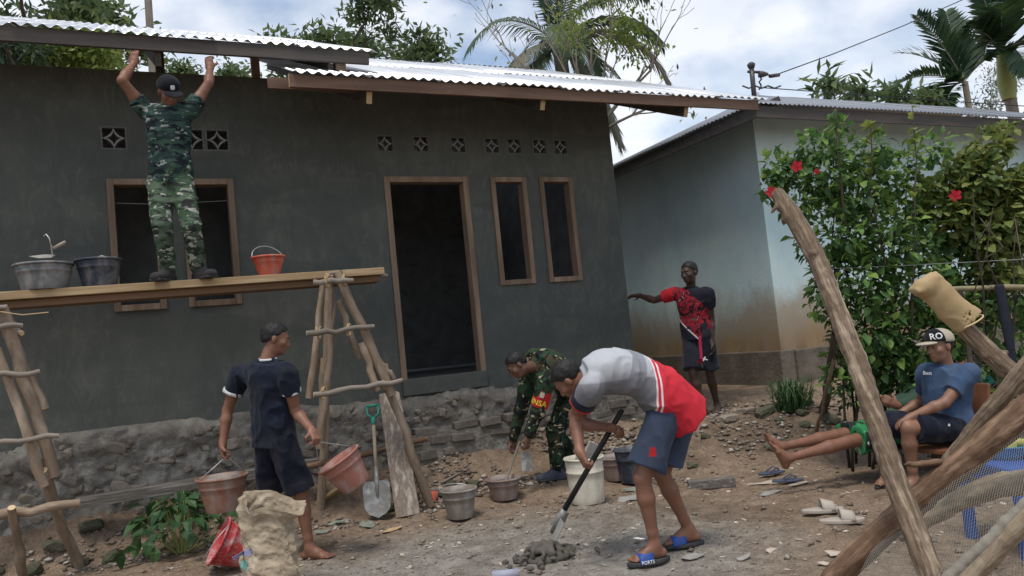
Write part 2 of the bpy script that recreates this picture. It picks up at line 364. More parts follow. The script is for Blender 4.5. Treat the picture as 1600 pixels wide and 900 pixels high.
simple('foundation', (.36, .34, .30), (.15, .135, .115), 3.5, .95, .8, 26, .03, c3=(.27, .25, .215))
simple('stone_grey', (.34, .295, .24), (.20, .165, .13), 7, .92, .6, 34, .015, c3=(.42, .37, .30), vary=.3)
simple('stone_mossy', (.24, .215, .165), (.10, .105, .06), 6, .95, .8, 30, .02, c3=(.2, .185, .15), vary=.2)
simple('brick_grey', (.21, .185, .155), (.12, .10, .082), 9, .92, .5, 45, .008, vary=.15)
simple('timber_pale', (.42, .27, .14), (.27, .165, .085), 5, .75, .25, 60, .003, stretch=(1, 1, .12))
simple('timber_frame', (.27, .19, .13), (.145, .10, .068), 6, .75, .25, 60, .003, stretch=(2, 2, .25), vary=.15)
simple('timber_rafter', (.19, .115, .078), (.115, .068, .045), 6, .7, .2, 60, .003, stretch=(.3, 2, 2))
simple('timber_dark', (.10, .085, .075), (.055, .05, .045), 6, .8, .2, 60, .003, stretch=(.2, 2, 2))
simple('timber_end', (.50, .36, .20), (.38, .25, .13), 20, .8, .2, 80, .002)
def mat_zinc(name, rust=.0, base=(.62, .64, .66)):
    m, nt, b = newmat(name); v = mapping(nt, (1, .25, 1)); a = tex_noise(nt, v, 4, 6, .6); s = tex_noise(nt, mapping(nt), 38, 3, .6)
    col = ramp(nt, a, [(.3, tuple(x*.82 for x in base)), (.7, base)])
    if rust: col = mixc(nt, ramp(nt, s, [(.62, (0, 0, 0)), (.7, (rust, rust, rust))]), col, (.16, .10, .07))
    nt.links.new(col, b.inputs['Base Color']); b.inputs['Metallic'].default_value = .75; b.inputs['Roughness'].default_value = .38
    nt.links.new(ramp(nt, a, [(.3, (.32,)*3), (.75, (.5,)*3)]), b.inputs['Roughness'])
mat_zinc('zinc_new', .25, (.80, .81, .82)); mat_zinc('zinc_old', .5, (.36, .37, .385))
def mat_bluewall():
    m, nt, b = newmat('blue_wall_paint'); v = mapping(nt); tc = nt.nodes.new('ShaderNodeTexCoord'); sx = nt.nodes.new('ShaderNodeSeparateXYZ'); nt.links.new(tc.outputs['Object'], sx.inputs[0])
    a = tex_noise(nt, v, 1.1, 7, .6, .5); st = tex_noise(nt, mapping(nt, (1.2, 1.2, .8)), 1.7, 9, .68, .5)
    col = ramp(nt, a, [(.3, (.45, .60, .63)), (.52, (.53, .67, .68)), (.75, (.60, .69, .67))])
    # rising damp and splashed mud, with a ragged upper edge
    z = mathn(nt, 'SUBTRACT', mathn(nt, 'ADD', sx.outputs['Z'], 0.0), mathn(nt, 'MULTIPLY', mathn(nt, 'SUBTRACT', st, .5), 1.1))
    f = ramp(nt, mathn(nt, 'MULTIPLY', z, .5), [(.30, (1.0,)*3), (.50, (.75,)*3), (.72, (0, 0, 0))])
    mud = ramp(nt, st, [(.3, (.19, .11, .05)), (.7, (.33, .235, .13))]); col = mixc(nt, f, col, mud)
    gr = tex_noise(nt, mapping(nt, (1, 1, .3)), 1.4, 6, .6, .6); col = mixc(nt, ramp(nt, gr, [(.5, (0, 0, 0)), (.75, (.35,)*3)]), col, (.33, .34, .30))
    nt.links.new(col, b.inputs['Base Color']); b.inputs['Roughness'].default_value = .88; bumpn(nt, b, tex_noise(nt, v, 18, 6, .6), .3, .012)
mat_bluewall()
simple('plinth', (.20, .165, .13), (.10, .082, .065), 3.5, .95, .6, 22, .02)
simple('vent_border', (.17, .17, .165), (.11, .113, .105), 10, .9, .3, 60, .004)
simple('vent_concrete', (.30, .30, .29), (.20, .20, .195), 10, .9, .3, 60, .004)
simple('black_metal', (.02, .02, .022), (.03, .03, .03), 10, .5, 0)
simple('insulator', (.05, .045, .045), (.08, .07, .07), 10, .35, 0)
# ================================================================== ground
def gh(x, y):
    x = np.asarray(x, float); y = np.asarray(y, float)
    z = .40*sstep(5.55, 6.75, y+.22*(x-5.6))*sstep(3.7, 5.0, x)+.05*sstep(6.7, 8.2, y)*sstep(5.8, 7.5, x)
    z = z+.34*sstep(7.05, 7.62, y)*(1-sstep(4.0, 5.0, x))+.08*sstep(6.3, 7.2, y)*(1-sstep(4.0, 5.0, x))*sstep(2.2, 2.9, x)
    near = np.exp(-((x-3)**2+(y-5)**2)/60)
    z = z+near*(.022*fbm(x*1.3, y*1.3, s=3, o=3)+.010*fbm(x*7, y*7, s=9, o=3)+.020*np.maximum(0, fbm(x*4.3, y*4.3, s=14, o=3)-.35)+.0075*fbm(x*13, y*13, s=17, o=2))
    # loose rubble roughens the slopes
    return z+.05*fbm(x*5, y*5, s=20, o=3)*sstep(.06, .25, z)*near
def axis_pts(a, b, lo, hi, step):
    c = list(np.arange(lo, hi, step)); s = step; x = lo; L = []
    while x > a: s *= 1.22; x -= s; L.append(x)
    s = step; x = c[-1]; H = []
    while x < b: s *= 1.22; x += s; H.append(x)
    return np.array(L[::-1]+c+H)
gx = axis_pts(-90, 120, -1.6, 8.2, .032); gy = axis_pts(-40, 160, 1.9, 7.9, .032)
XX, YY = np.meshgrid(gx, gy, indexing='ij'); ZZ = gh(XX, YY); nx, ny = XX.shape
ii = (np.arange(nx-1)[:, None]*ny+np.arange(ny-1)[None, :]).ravel()
ground = mesh_obj('ground', np.stack([XX, YY, ZZ], -1).reshape(-1, 3), np.stack([ii, ii+ny, ii+ny+1, ii+1], 1), 'soil', None, True, base=(0, 0, 0)); tag(ground, kind='structure')
# ================================================================== the plastered house
HW_Y = 7.69; HW_T = .15; HX0, HX1 = -2.9, 5.18; HB_Y = 15.0; PITCH = math.tan(R(23.2))
EY, EZ = 6.60, 3.87                                     # right eave edge
def roof_z(y): return EZ+(y-EY)*PITCH
house = thing('plastered_house', (2.3, 7.69, 0), 'unfinished house with dark wet cement render and shiny corrugated metal roof', 'house')
def wall_holes(name, x0, x1, z0, z1, holes, y, t, mat, parent):
    """a wall in the x-z plane with real openings; front face y, back face y+t"""
    xs = sorted({x0, x1, *[h[0] for h in holes], *[h[1] for h in holes]}); zs = sorted({z0, z1, *[h[2] for h in holes], *[h[3] for h in holes]})
    inh = lambda a, c: any(h[0]-1e-6 < a < h[1]+1e-6 and h[2]-1e-6 < c < h[3]+1e-6 for h in holes)
    mb = MB(); solid = {}
    for i in range(len(xs)-1):
        for j in range(len(zs)-1): solid[i, j] = not inh((xs[i]+xs[i+1])/2, (zs[j]+zs[j+1])/2)
    for (i, j), s in solid.items():
        if not s: continue
        a, b, c, d = xs[i], xs[i+1], zs[j], zs[j+1]
        mb.add([(a, y, c), (b, y, c), (b, y, d), (a, y, d)], [(0, 1, 2, 3)]); mb.add([(a, y+t, c), (b, y+t, c), (b, y+t, d), (a, y+t, d)], [(3, 2, 1, 0)])
        for di, dj, q in ((-1, 0, [(a, y, c), (a, y, d), (a, y+t, d), (a, y+t, c)]), (1, 0, [(b, y, c), (b, y+t, c), (b, y+t, d), (b, y, d)]), (0, -1, [(a, y, c), (a, y+t, c), (b, y+t, c), (b, y, c)]), (0, 1, [(a, y, d), (b, y, d), (b, y+t, d), (a, y+t, d)])):
            if not solid.get((i+di, j+dj), False): mb.add(q, [(0, 1, 2, 3)])
    return mb.build(name, mat, parent)
WIN = [(-.16, .264, 2.015, 3.20), (.447, .905, 2.015, 3.20), (3.565, 4.0, 2.03, 3.22), (4.165, 4.594, 2.03, 3.22)]
DOOR = (2.37, 3.30, 1.13, 3.225)
VENTX = [-.078, .571, .794, 2.423, 2.812, 3.233, 3.635, 3.908, 4.224, 4.497]; VZ = 3.575
VS = [.105, .105, .105]+[.088]*7
WB = .80
wall_holes('front_wall', HX0, HX1, WB, 4.20, WIN+[DOOR]+[(x-s, x+s, VZ-s, VZ+s) for x, s in zip(VENTX, VS)], HW_Y, HW_T, 'fresh_plaster', house)
mb = MB(); mb.box((HX1-.075, (HW_Y+HW_T+HB_Y)/2+.001, 2.5), (.15, HB_Y-HW_Y-HW_T, 3.4)); mb.build('side_wall', 'raw_cement', house)
mb = MB(); mb.prism([(HW_Y+.2, 4.201), (HB_Y-.2, 4.201), (11.6, roof_z(11.6)-.16)], (HX1-.15, 0, 0), (0, 1, 0), (0, 0, 1), .15); mb.build('gable_wall', 'raw_cement', house)
mb = MB(); mb.box((HX0+.075, (HW_Y+HW_T+HB_Y)/2+.001, 2.5), (.15, HB_Y-HW_Y-HW_T, 3.4)); mb.build('side_wall', 'raw_cement', house)
mb = MB(); mb.box(((HX0+HX1)/2, HB_Y-.075, 2.5), (HX1-HX0-.3, .15, 3.4)); mb.build('back_wall', 'raw_cement', house)
mb = MB(); mb.box((1.75, 9.6, 2.68), (.12, 3.5, 3.04)); mb.build('partition_or_blocking_wall', 'raw_cement', house)
mb = MB(); mb.box((-.52, 8.95, 2.655), (4.4, .12, 2.99)); mb.build('partition_or_blocking_wall', 'raw_cement', house)  # unseen wall added to block sky behind the left vents and darken the room
mb = MB(); mb.box(((HX0+HX1)/2, 11.36, 2.66), (HX1-HX0-.32, .12, 3.0)); mb.build('partition_or_blocking_wall', 'raw_cement', house)
mb = MB(); mb.box(((HX0+HX1)/2, (HW_Y+HW_T+HB_Y)/2, 1.06), (HX1-HX0-.31, HB_Y-HW_Y-HW_T-.02, .12)); mb.build('floor_slab', 'raw_cement', house)
mb = MB(); mb.box(((DOOR[0]+DOOR[1])/2, HW_Y+.06, 1.06), (DOOR[1]-DOOR[0]-.004, .20, .17)); bevel(mb.build('threshold', 'fresh_plaster', house), .012)
# rough foundation: stone and cement, built as a displaced face, with single stones and bricks proud of it
fx = np.linspace(HX0, HX1+.04, 330); fz = np.linspace(-.12, 1.03, 50); FX, FZ = np.meshgrid(fx, fz, indexing='ij')
edge = .99+.055*fbm(fx*1.7, fx*0, s=5)
FZ = np.minimum(FZ, edge[:, None]+.02*fbm(FX*9, FZ*9, s=8))
cells = np.random.default_rng(3).random((1500, 2))*np.array([8.4, 1.3])+np.array([HX0-.1, -.15])
Pw = np.stack([FX+.02*fbm(FX*9, FZ*9, s=61), FZ*1.25+.02*fbm(FX*9, FZ*9, s=62)], -1).reshape(-1, 2); F1 = np.full(len(Pw), 9.); F2 = np.full(len(Pw), 9.); CH = np.zeros(len(Pw)); hts = np.random.default_rng(4).random(1500)
for ci in range(360):
    dd = np.hypot(Pw[:, 0]-cells[ci, 0], Pw[:, 1]-cells[ci, 1]*1.25); m_ = dd < F1; F2 = np.where(m_, F1, np.minimum(F2, dd)); CH = np.where(m_, hts[ci], CH); F1 = np.where(m_, dd, F1)
WOR = (sstep(0, .035, F2-F1)*(.35+.65*CH)).reshape(FX.shape); WOR = WOR*sstep(-.35, .25, fbm(FX*.9, FZ*1.3, s=77))
FY = HW_Y-.015-.040*WOR-.055*sstep(0, .10, edge[:, None]-FZ)-.10*sstep(.4, .95, 1-FZ)-.05*np.abs(fbm(FX*2.6, FZ*3.4, s=31, o=5))-.018*fbm(FX*14, FZ*14, s=41, o=2)
FY[:, -1] = HW_Y+.02
n1, n2 = FX.shape; ii = (np.arange(n1-1)[:, None]*n2+np.arange(n2-1)[None, :]).ravel()
foundation = mesh_obj('foundation', np.stack([FX, FY, FZ], -1).reshape(-1, 3), np.stack([ii, ii+n2, ii+n2+1, ii+1], 1), 'foundation', house, True)
mb = MB(); mb.box((HX1-.09, 11.3, .44), (.26, 7.4, 1.06)); mb.build('side_foundation', 'foundation', house)
def rock_mesh(seed, n=2, flat=.75):
    bm = bmesh.new(); bmesh.ops.create_icosphere(bm, subdivisions=n, radius=1); rg = random.Random(seed); o = Vector((rg.uniform(0, 50), rg.uniform(0, 50), 0))
    for v in bm.verts:
        c = v.co.copy(); k = 1+.42*mnoise.noise(c*1.1+o)+.16*mnoise.noise(c*3.1+o); v.co = c*k
        for ax in range(3):                     # knocked-off faces
            lim = .62+.2*rg.random() if False else .72
            v.co[ax] = max(-lim, min(lim, v.co[ax]))
        v.co.z *= flat
    me = bpy.data.meshes.new('rock'); bm.to_mesh(me); bm.free(); me.polygons.foreach_set('use_smooth', np.zeros(len(me.polygons), bool)); return me
ROCKS = {m_: [rock_mesh(k) for k in range(7)] for m_ in ('stone_grey', 'stone_mossy')}
for m_, L_ in ROCKS.items():
    for me in L_: me.materials.append(MATS[m_])
def place_rock(name, p, s, mat='stone_grey', parent=None, rg=random):
    o = bpy.data.objects.new(name, rg.choice(ROCKS[mat])); COL.objects.link(o); s = np.atleast_1d(s); s = np.resize(s, 3)
    o.scale = tuple(float(q) for q in s); o.rotation_euler = (rg.uniform(-.4, .4), rg.uniform(-.4, .4), rg.uniform(0, 6.28))
    p = np.asarray(p, float)
    if parent is not None: o.parent = parent; p = p-root_loc(parent)
    o.location = tuple(p); return o
rg = random.Random(5)
for q in range(290):                                    # stones showing in the rough base
    x = rg.uniform(-1.3, 5.05); z = rg.uniform(.30, .93)
    if 2.35 < x < 3.75 and .35 < z < .72: continue
    s = rg.uniform(.022, .07)*(1.5 if rg.random() < .12 else 1); i = np.argmin(abs(fx-x)); j = np.argmin(abs(fz-z))
    place_rock('stone', (x, FY[i, j]+s*.28, z), (s*1.3, s*.8, s*.9), 'stone_grey', foundation, rg)
# two broken courses of bricks in front of the door
bk = MB(); bk.box((0, 0, 0), (.235, .11, .095)); bm0 = bk.build('brick', 'brick_grey', foundation, world=False); bevel(bm0, .014, 2)
k = 0
for row, (z, xs) in enumerate([(.635, [2.24, 2.50, 2.93, 3.19, 3.46]), (.52, [2.35, 2.62, 2.87, 3.30, 3.57]), (.405, [2.22, 2.50, 2.78, 3.45]), (.74, [4.25, 4.5]), (.635, [4.2, 4.47, 4.73]), (.53, [4.3, 4.57, 4.83]), (.43, [4.25, 4.5])]):
    for x in xs:
        o = bm0 if k == 0 else bm0.copy()
        if k: COL.objects.link(o)
        o.location = tuple(np.array([x, 7.488+rg.uniform(-.022, .018), z+rg.uniform(-.012, .012)])-root_loc(house)); o.rotation_euler = (rg.uniform(-.08, .08), rg.uniform(-.07, .07), rg.uniform(-.12, .12)); o.scale = (rg.uniform(.65, 1.12), 1, rg.uniform(.7, 1.05)); k += 1
mb = MB(); mb.box((2.9, 7.53, .30), (1.5, .16, .60)); mb.box((4.5, 7.53, .36), (.7, .16, .70)); mb.build('brick_backing', 'foundation', foundation)
# window and door frames
def frame(name, h, mat, w_=.055, proud=.02, depth=.13, sill=True):
    x0, x1, z0, z1 = h; y = HW_Y-proud+depth/2
    mb = MB(); mb.box((x0+w_/2, y, (z0+z1)/2), (w_, depth, z1-z0)); root = bevel(mb.build(name, mat, house), .004)
    mb = MB(); mb.box((x1-w_/2, y, (z0+z1)/2), (w_, depth, z1-z0)); bevel(mb.build('jamb', mat, root), .004)
    mb = MB(); mb.box(((x0+x1)/2, y-.002, z1-w_/2), (x1-x0-2*w_-.002, depth, w_)); bevel(mb.build('head', mat, root), .004)
    if sill: mb = MB(); mb.box(((x0+x1)/2, y-.004, z0+w_/2), (x1-x0-2*w_-.002, depth+.004, w_)); bevel(mb.build('sill', mat, root), .004)
for h in WIN: frame('window_frame', h, 'timber_frame')
frame('door_frame', DOOR, 'timber_frame', .06, .018, .13, False)
mb = MB(); mb.tube([(-.10, HW_Y+.03, 2.99), (.2, HW_Y+.03, 2.975)], .0025, 5); mb.tube([(.5, HW_Y+.03, 2.985), (.85, HW_Y+.03, 3.0)], .0025, 5); mb.build('string', 'vent_concrete', house)
# ventilation blocks: square block with a four-pointed star opening
def astroid(r, n=7, sharp=3.3):
    P = []
    for q in range(4*n):
        a = 2*math.pi*q/(4*n); c, s = math.cos(a), math.sin(a); P.append((math.copysign(abs(c)**sharp, c)*r, math.copysign(abs(s)**sharp, s)*r))
    return P
def ring(mb, A, B, y0, y1):
    n = len(A); v = [(p[0], y0, p[1]) for p in A]+[(p[0], y0, p[1]) for p in B]+[(p[0], y1, p[1]) for p in A]+[(p[0], y1, p[1]) for p in B]; f = []
    for i in range(n):
        j = (i+1) % n; f += [(i, j, n+j, n+i), (2*n+i, 3*n+i, 3*n+j, 2*n+j), (n+i, n+j, 3*n+j, 3*n+i), (i, 2*n+i, 2*n+j, j)]
    mb.add(v, f)
mb = MB(); ring(mb, astroid(.103), astroid(.070), 0, .08); sq = lambda r: [(-r, -r), (r, -r), (r, r), (-r, r)]
mb2 = MB(); ring(mb2, sq(.1045), sq(.092), -.003, .08)
vb = None
for x, s in zip(VENTX, VS):
    if vb is None: star = mb.build('vent_block', 'vent_concrete', house, world=False); bord = mb2.build('border', 'vent_border', star, world=False); vb = star
    else:
        star = vb.copy(); COL.objects.link(star); star.parent = house; bord = vb.children[0].copy(); COL.objects.link(bord); bord.parent = star
    star.location = tuple(np.array([x, HW_Y+.006, VZ])-root_loc(house)); star.scale = (s/.105, 1, s/.105)
# roof: corrugated sheets on rafters with a fascia
CORR_P, CORR_A = .098, .013
def corr_sheet(width, length, per=8, n=2):
    m = int(round(width/CORR_P*per)); v = []; f = []
    for i in range(m+1):
        x = width*i/m; z = CORR_A*math.sin(2*math.pi*x/CORR_P)
        for j in range(n+1): v.append((x, length*j/n, z))
    for i in range(m):
        for j in range(n): a = i*(n+1)+j; f.append((a, a+n+1, a+n+2, a+1))
    return v, f
def slope_sheets(x0, x1, y0, z0, length, rows, width, mat, parent, name='roof_sheet', ang=math.atan(PITCH), yaw=0, seed=1):
    rg = random.Random(seed); v, f = corr_sheet(width+CORR_P*.5, length/rows+.12); me = None
    n = int(math.ceil((x1-x0)/width-.01))
    for r_ in range(rows):
        for i in range(n):
            if me is None: o = mesh_obj(name, v, f, mat, parent, True, world=False); me = o.data; sm = o.modifiers.new('thick', 'SOLIDIFY'); sm.thickness = .0016
            else:
                o = bpy.data.objects.new(name, me); COL.objects.link(o); o.parent = parent; sm = o.modifiers.new('thick', 'SOLIDIFY'); sm.thickness = .0016
            s = r_*length/rows-(.06 if r_ else 0); p = np.array([x0+i*width, y0+math.cos(ang)*s, z0+math.sin(ang)*s+.004*(i % 2)+.006*r_])-root_loc(parent)
            o.location = tuple(p+np.array([0, rg.uniform(-.012, .012), rg.uniform(-.003, .003)])); o.rotation_euler = (ang, 0, yaw+rg.uniform(-.0015, .0015))
SL = (11.6-EY)/math.cos(math.atan(PITCH))
slope_sheets(1.32, 6.60, EY, EZ, SL, 2, .66, 'zinc_new', house)
slope_sheets(-2.9, 2.10, 6.90, 4.235, (11.6-6.9)/math.cos(math.atan(PITCH)), 2, .72, 'zinc_new', house, seed=4)
# far slope over the right rooms
v, f = corr_sheet(.66+CORR_P*.5, SL+.05)
me = None
for i in range(2, 8):
    if me is None: o = mesh_obj('rear_roof_sheet', v, f, 'zinc_old', house, True, world=False); me = o.data
    else: o = bpy.data.objects.new('rear_roof_sheet', me); COL.objects.link(o); o.parent = house
    o.location = tuple(np.array([1.32+.66*(i+1)+.05, 11.62+SL*math.cos(math.atan(PITCH)), EZ])-root_loc(house)); o.rotation_euler = (math.atan(PITCH), 0, math.pi)
mb = MB(); mb.bar((1.30, EY+.05, EZ-.060), (6.52, EY+.05, EZ-.060), .03, .115, (0, 1, 0)); bevel(mb.build('fascia_board', 'timber_rafter', house), .004)
mb = MB(); mb.box((1.297, EY+.05, EZ-.060), (.004, .032, .117)); mb.build('sawn_end', 'timber_end', house)
mb = MB(); mb.bar((1.16, EY+.30, EZ-.0), (2.1, EY+.30, EZ-.0), .03, .10, (0, 1, 0)); mb.build('fascia_board', 'timber_rafter', house)
mb = MB(); mb.bar((-2.9, 6.945, 4.172), (2.10, 6.945, 4.172), .035, .125, (0, 1, 0)); bevel(mb.build('fascia_board', 'timber_dark', house), .004)
for px, py in ((577, 151), (848, 162), (1072, 174)):
    e = onY(px, py, EY+.10); zc = e[2]; d = np.array([0, 1, PITCH]); L_ = 5.0
    mb = MB(); mb.bar(e, e+d*L_, .05, .125, (1, 0, 0)); ro = bevel(mb.build('rafter', 'timber_dark', house), .004)
    mb = MB(); mb.bar(e-d*.003, e-d*.0005, .0505, .1255, (1, 0, 0)); mb.build('cut_end', 'timber_end', ro)
for x in (-1.2, .3, 1.75):
    mb = MB(); a = np.array([x, 7.0, 4.06]); mb.bar(a, a+np.array([0, 1, PITCH])*4.5, .05, .11, (1, 0, 0)); mb.build('rafter', 'timber_dark', house)
for x, y in ((.345, 7.76), (1.20, 7.76)):
    mb = MB(); mb.box((x, y, 4.201+.14), (.075, .075, .28)); mb.build('roof_post', 'timber_dark' if x < 1 else 'timber_frame', house)
mb = MB(); mb.box((1.84, 7.02, 4.12), (.09, .12, .15)); mb.build('roof_post', 'timber_frame', house)
# ================================================================== the blue house
BX, BY = 8.09, 8.38; BG = .45; BT = 4.34; BE = 4.24; BD = 4.4; BX2 = 16.0
blue = thing('blue_house', (BX+2, BY+1.7, .45), 'low pale blue house with mud-stained wall and old corrugated roof', 'house')
mb = MB(); mb.box((BX+.075, BY+BD/2, (BT+.88)/2), (.15, BD, BT-.88)); mb.build('side_wall', 'blue_wall_paint', blue)
VX, VZ0 = 13.13, 3.62
wall_holes('front_wall', BX+.151, BX2, .88, BT, [(VX, VX+.26, VZ0, VZ0+.24)], BY, .15, 'blue_wall_paint', blue)
mb = MB(); mb.box(((BX+BX2)/2+.08, BY+BD-.076, (BT+.88)/2), (BX2-BX-.16, .15, BT-.88)); mb.build('rear_wall', 'blue_wall_paint', blue)
mb = MB(); mb.box((BX+.09, BY+BD/2+.02, .46), (.26, BD+.09, .94)); mb.box(((BX+BX2)/2+.1, BY+.07, .455), (BX2-BX-.25, .26, .93)); bevel(mb.build('plinth', 'plinth', blue), .02)
mb = MB()
for i in range(4):
    for j in range(3): ring(mb, [(VX+.065*(i+.5)+p, VZ0+.08*(j+.5)+q) for p, q in ((-.032, -.04), (.032, -.04), (.032, .04), (-.032, .04))], [(VX+.065*(i+.5)+p, VZ0+.08*(j+.5)+q) for p, q in ((-.022, 0), (0, -.028), (.022, 0), (0, .028))], BY+.03, BY+.10)
mb.build('vent_block', 'vent_concrete', blue)
EX, EYB = BX-.55, BY-.65; bp = math.tan(R(22.5)); Lh = (BD+1.3)/2
def hip_sheets(side):
    W_ = .72; n = 8 if side else 12; tot = BD+1.3
    for i in range(n):
        m = 48; v = []; f = []
        for q in range(m+1):
            s = i*W_+(W_+.05)*q/m
            if side: s = min(s, tot-.01); run = max(.02, min(s, tot-s, Lh))
            else: run = min(Lh, max(.02, s))
            zc = .011*math.sin(2*math.pi*s/.085)+.004*(i % 2)
            for t in (0, .33, .66, 1.0):
                if side: v.append((EX+run*t, EYB+s, BE+run*t*bp+zc))
                else: v.append((EX+s, EYB+run*t, BE+run*t*bp+zc))
        for q in range(m):
            for t in range(3): a = q*4+t; f.append((a, a+4, a+5, a+1) if not side else (a, a+1, a+5, a+4))
        o = mesh_obj('roof_sheet', v, f, 'zinc_old', blue, True); sm = o.modifiers.new('thick', 'SOLIDIFY'); sm.thickness = .0016
hip_sheets(True); hip_sheets(False)
mb = MB(); mb.add([(EX+Lh, EYB+Lh, BE+Lh*bp), (BX2+.4, EYB+Lh, BE+Lh*bp), (BX2+.4, EYB+2*Lh, BE), (EX, EYB+2*Lh, BE)], [(0, 1, 2, 3)]); mb.build('rear_roof_slope', 'zinc_old', blue)
mb = MB(); mb.tube([(EX+.0, EYB+.0, BE+.03), (EX+Lh, EYB+Lh, BE+.03+Lh*bp)], .04, 8); mb.build('hip_cap', 'zinc_old', blue)
mb = MB(); mb.bar((EX+.06, EYB+.04, BE-.10), (EX+.06, EYB+2*Lh-.05, BE-.10), .03, .16, (1, 0, 0)); mb.build('fascia_board', 'timber_dark', blue)
mb = MB(); mb.bar((EX+.08, EYB+.06, BE-.10), (BX2, EYB+.06, BE-.10), .03, .16, (0, 1, 0)); mb.build('fascia_board', 'timber_dark', blue)
for k in range(6):
    y = EYB+.7+k*.8; mb = MB(); mb.bar((EX+.1, y, BE-.09), (BX+.6, y, BE-.09+1.0*bp), .05, .10, (0, 1, 0)); mb.build('rafter', 'timber_dark', blue)
for k in range(7):
    x = EX+1.2+k*1.1; mb = MB(); mb.bar((x, EYB+.1, BE-.09), (x, BY+.6, BE-.09+1.1*bp), .05, .10, (1, 0, 0)); mb.build('rafter', 'timber_dark', blue)
# ================================================================== plants
def leaf_mat(name, stops, rough=.5, trans=.35, scale=1.5):
    m, nt, b = newmat(name); g = nt.nodes.new('ShaderNodeNewGeometry'); oi = nt.nodes.new('ShaderNodeObjectInfo')
    f = mathn(nt, 'FRACT', mathn(nt, 'ADD', g.outputs['Random Per Island'], oi.outputs['Random']))
    n = tex_noise(nt, mapping(nt), scale, 3, .5); f = mathn(nt, 'ADD', mathn(nt, 'MULTIPLY', f, .6), mathn(nt, 'MULTIPLY', n, .4))
    col = ramp(nt, f, stops); nt.links.new(col, b.inputs['Base Color']); b.inputs['Roughness'].default_value = rough; b.inputs['Specular IOR Level'].default_value = .35
    tr = nt.nodes.new('ShaderNodeBsdfTranslucent'); hs = nt.nodes.new('ShaderNodeHueSaturation'); hs.inputs['Value'].default_value = 1.5; hs.inputs['Hue'].default_value = .485
    nt.links.new(col, hs.inputs['Color']); nt.links.new(hs.outputs[0], tr.inputs[0]); mx = nt.nodes.new('ShaderNodeMixShader'); mx.inputs[0].default_value = trans
    nt.links.new(b.outputs[0], mx.inputs[1]); nt.links.new(tr.outputs[0], mx.inputs[2]); nt.links.new(mx.outputs[0], nt.nodes['Material Output'].inputs[0]); return m
leaf_mat('leaf_hibiscus', [(.15, (.030, .074, .028)), (.40, (.062, .135, .040)), (.62, (.12, .225, .055)), (.82, (.25, .36, .085))])
leaf_mat('leaf_croton', [(.15, (.06, .10, .03)), (.5, (.14, .19, .05)), (.8, (.24, .26, .07)), (.95, (.36, .24, .09))])
leaf_mat('leaf_tree', [(.2, (.06, .10, .045)), (.55, (.10, .15, .06)), (.9, (.17, .215, .085))], trans=.4)
leaf_mat('leaf_bright', [(.2, (.10, .15, .035)), (.55, (.17, .22, .05)), (.9, (.27, .30, .08))], trans=.4)
leaf_mat('leaf_palm', [(.2, (.035, .065, .035)), (.55, (.055, .09, .045)), (.9, (.09, .12, .06))], trans=.25)
leaf_mat('leaf_palm_dry', [(.2, (.17, .15, .11)), (.55, (.13, .14, .09)), (.9, (.22, .2, .15))], trans=.2)
leaf_mat('leaf_areca', [(.2, (.018, .045, .022)), (.55, (.03, .065, .025)), (.9, (.06, .11, .03))], trans=.22)
leaf_mat('leaf_pepper', [(.2, (.03, .075, .028)), (.55, (.048, .11, .038)), (.9, (.08, .15, .05))], trans=.3)
leaf_mat('leaf_feather', [(.2, (.13, .15, .11)), (.55, (.17, .19, .13)), (.9, (.22, .23, .17))], trans=.4)
leaf_mat('petal_red', [(.2, (.45, .012, .02)), (.9, (.62, .03, .035))], trans=.3)
simple('bark', (.13, .105, .08), (.07, .056, .044), 12, .95, .5, 40, .01, stretch=(1, 1, .3))
simple('bark_pale', (.30, .26, .21), (.19, .16, .13), 10, .95, .4, 40, .008, stretch=(1, 1, .3))
simple('crownshaft', (.34, .36, .12), (.25, .30, .10), 4, .5, .1, 30, .003)
def leaves(P, D, Lr, Wr, rg, droop=.2, fold=.18, tipfrac=.45):
    """numpy arrays of leaf quads pairs: base P, direction D"""
    n = len(P); L_ = rg.uniform(*Lr, n)[:, None]; W_ = rg.uniform(*Wr, n)[:, None]; D = D/np.linalg.norm(D, axis=1, keepdims=True)
    U = rg.normal(size=(n, 3))*.45+np.array([0, 0, 1.]); S = np.cross(D, U); S /= np.linalg.norm(S, axis=1, keepdims=True)+1e-9; N = np.cross(S, D)
    b = P; m = P+D*L_*tipfrac; t = P+D*L_-N*L_*droop; l = m+S*W_*.5+N*W_*fold; r = m-S*W_*.5+N*W_*fold; q = P+D*L_*.8-N*L_*droop*.55
    l2 = q+S*W_*.28+N*W_*fold*.6; r2 = q-S*W_*.28+N*W_*fold*.6
    V = np.stack([b, l, l2, t, r2, r, m, q], 1).reshape(-1, 3); i = np.arange(n)[:, None]*8
    F = np.concatenate([i+np.array([[0, 6, 1, 1]])[:, :], i+np.array([[0, 5, 6, 6]])], 0)
    quads = np.concatenate([i+np.array([[6, 7, 2, 1]]), i+np.array([[5, 4, 7, 6]])], 0)
    tris = np.concatenate([i+np.array([[0, 6, 1]]), i+np.array([[0, 5, 6]]), i+np.array([[7, 3, 2]]), i+np.array([[4, 3, 7]])], 0)
    tri2 = np.concatenate([quads[:, [0, 1, 2]], quads[:, [0, 2, 3]], tris], 0); return V, tri2
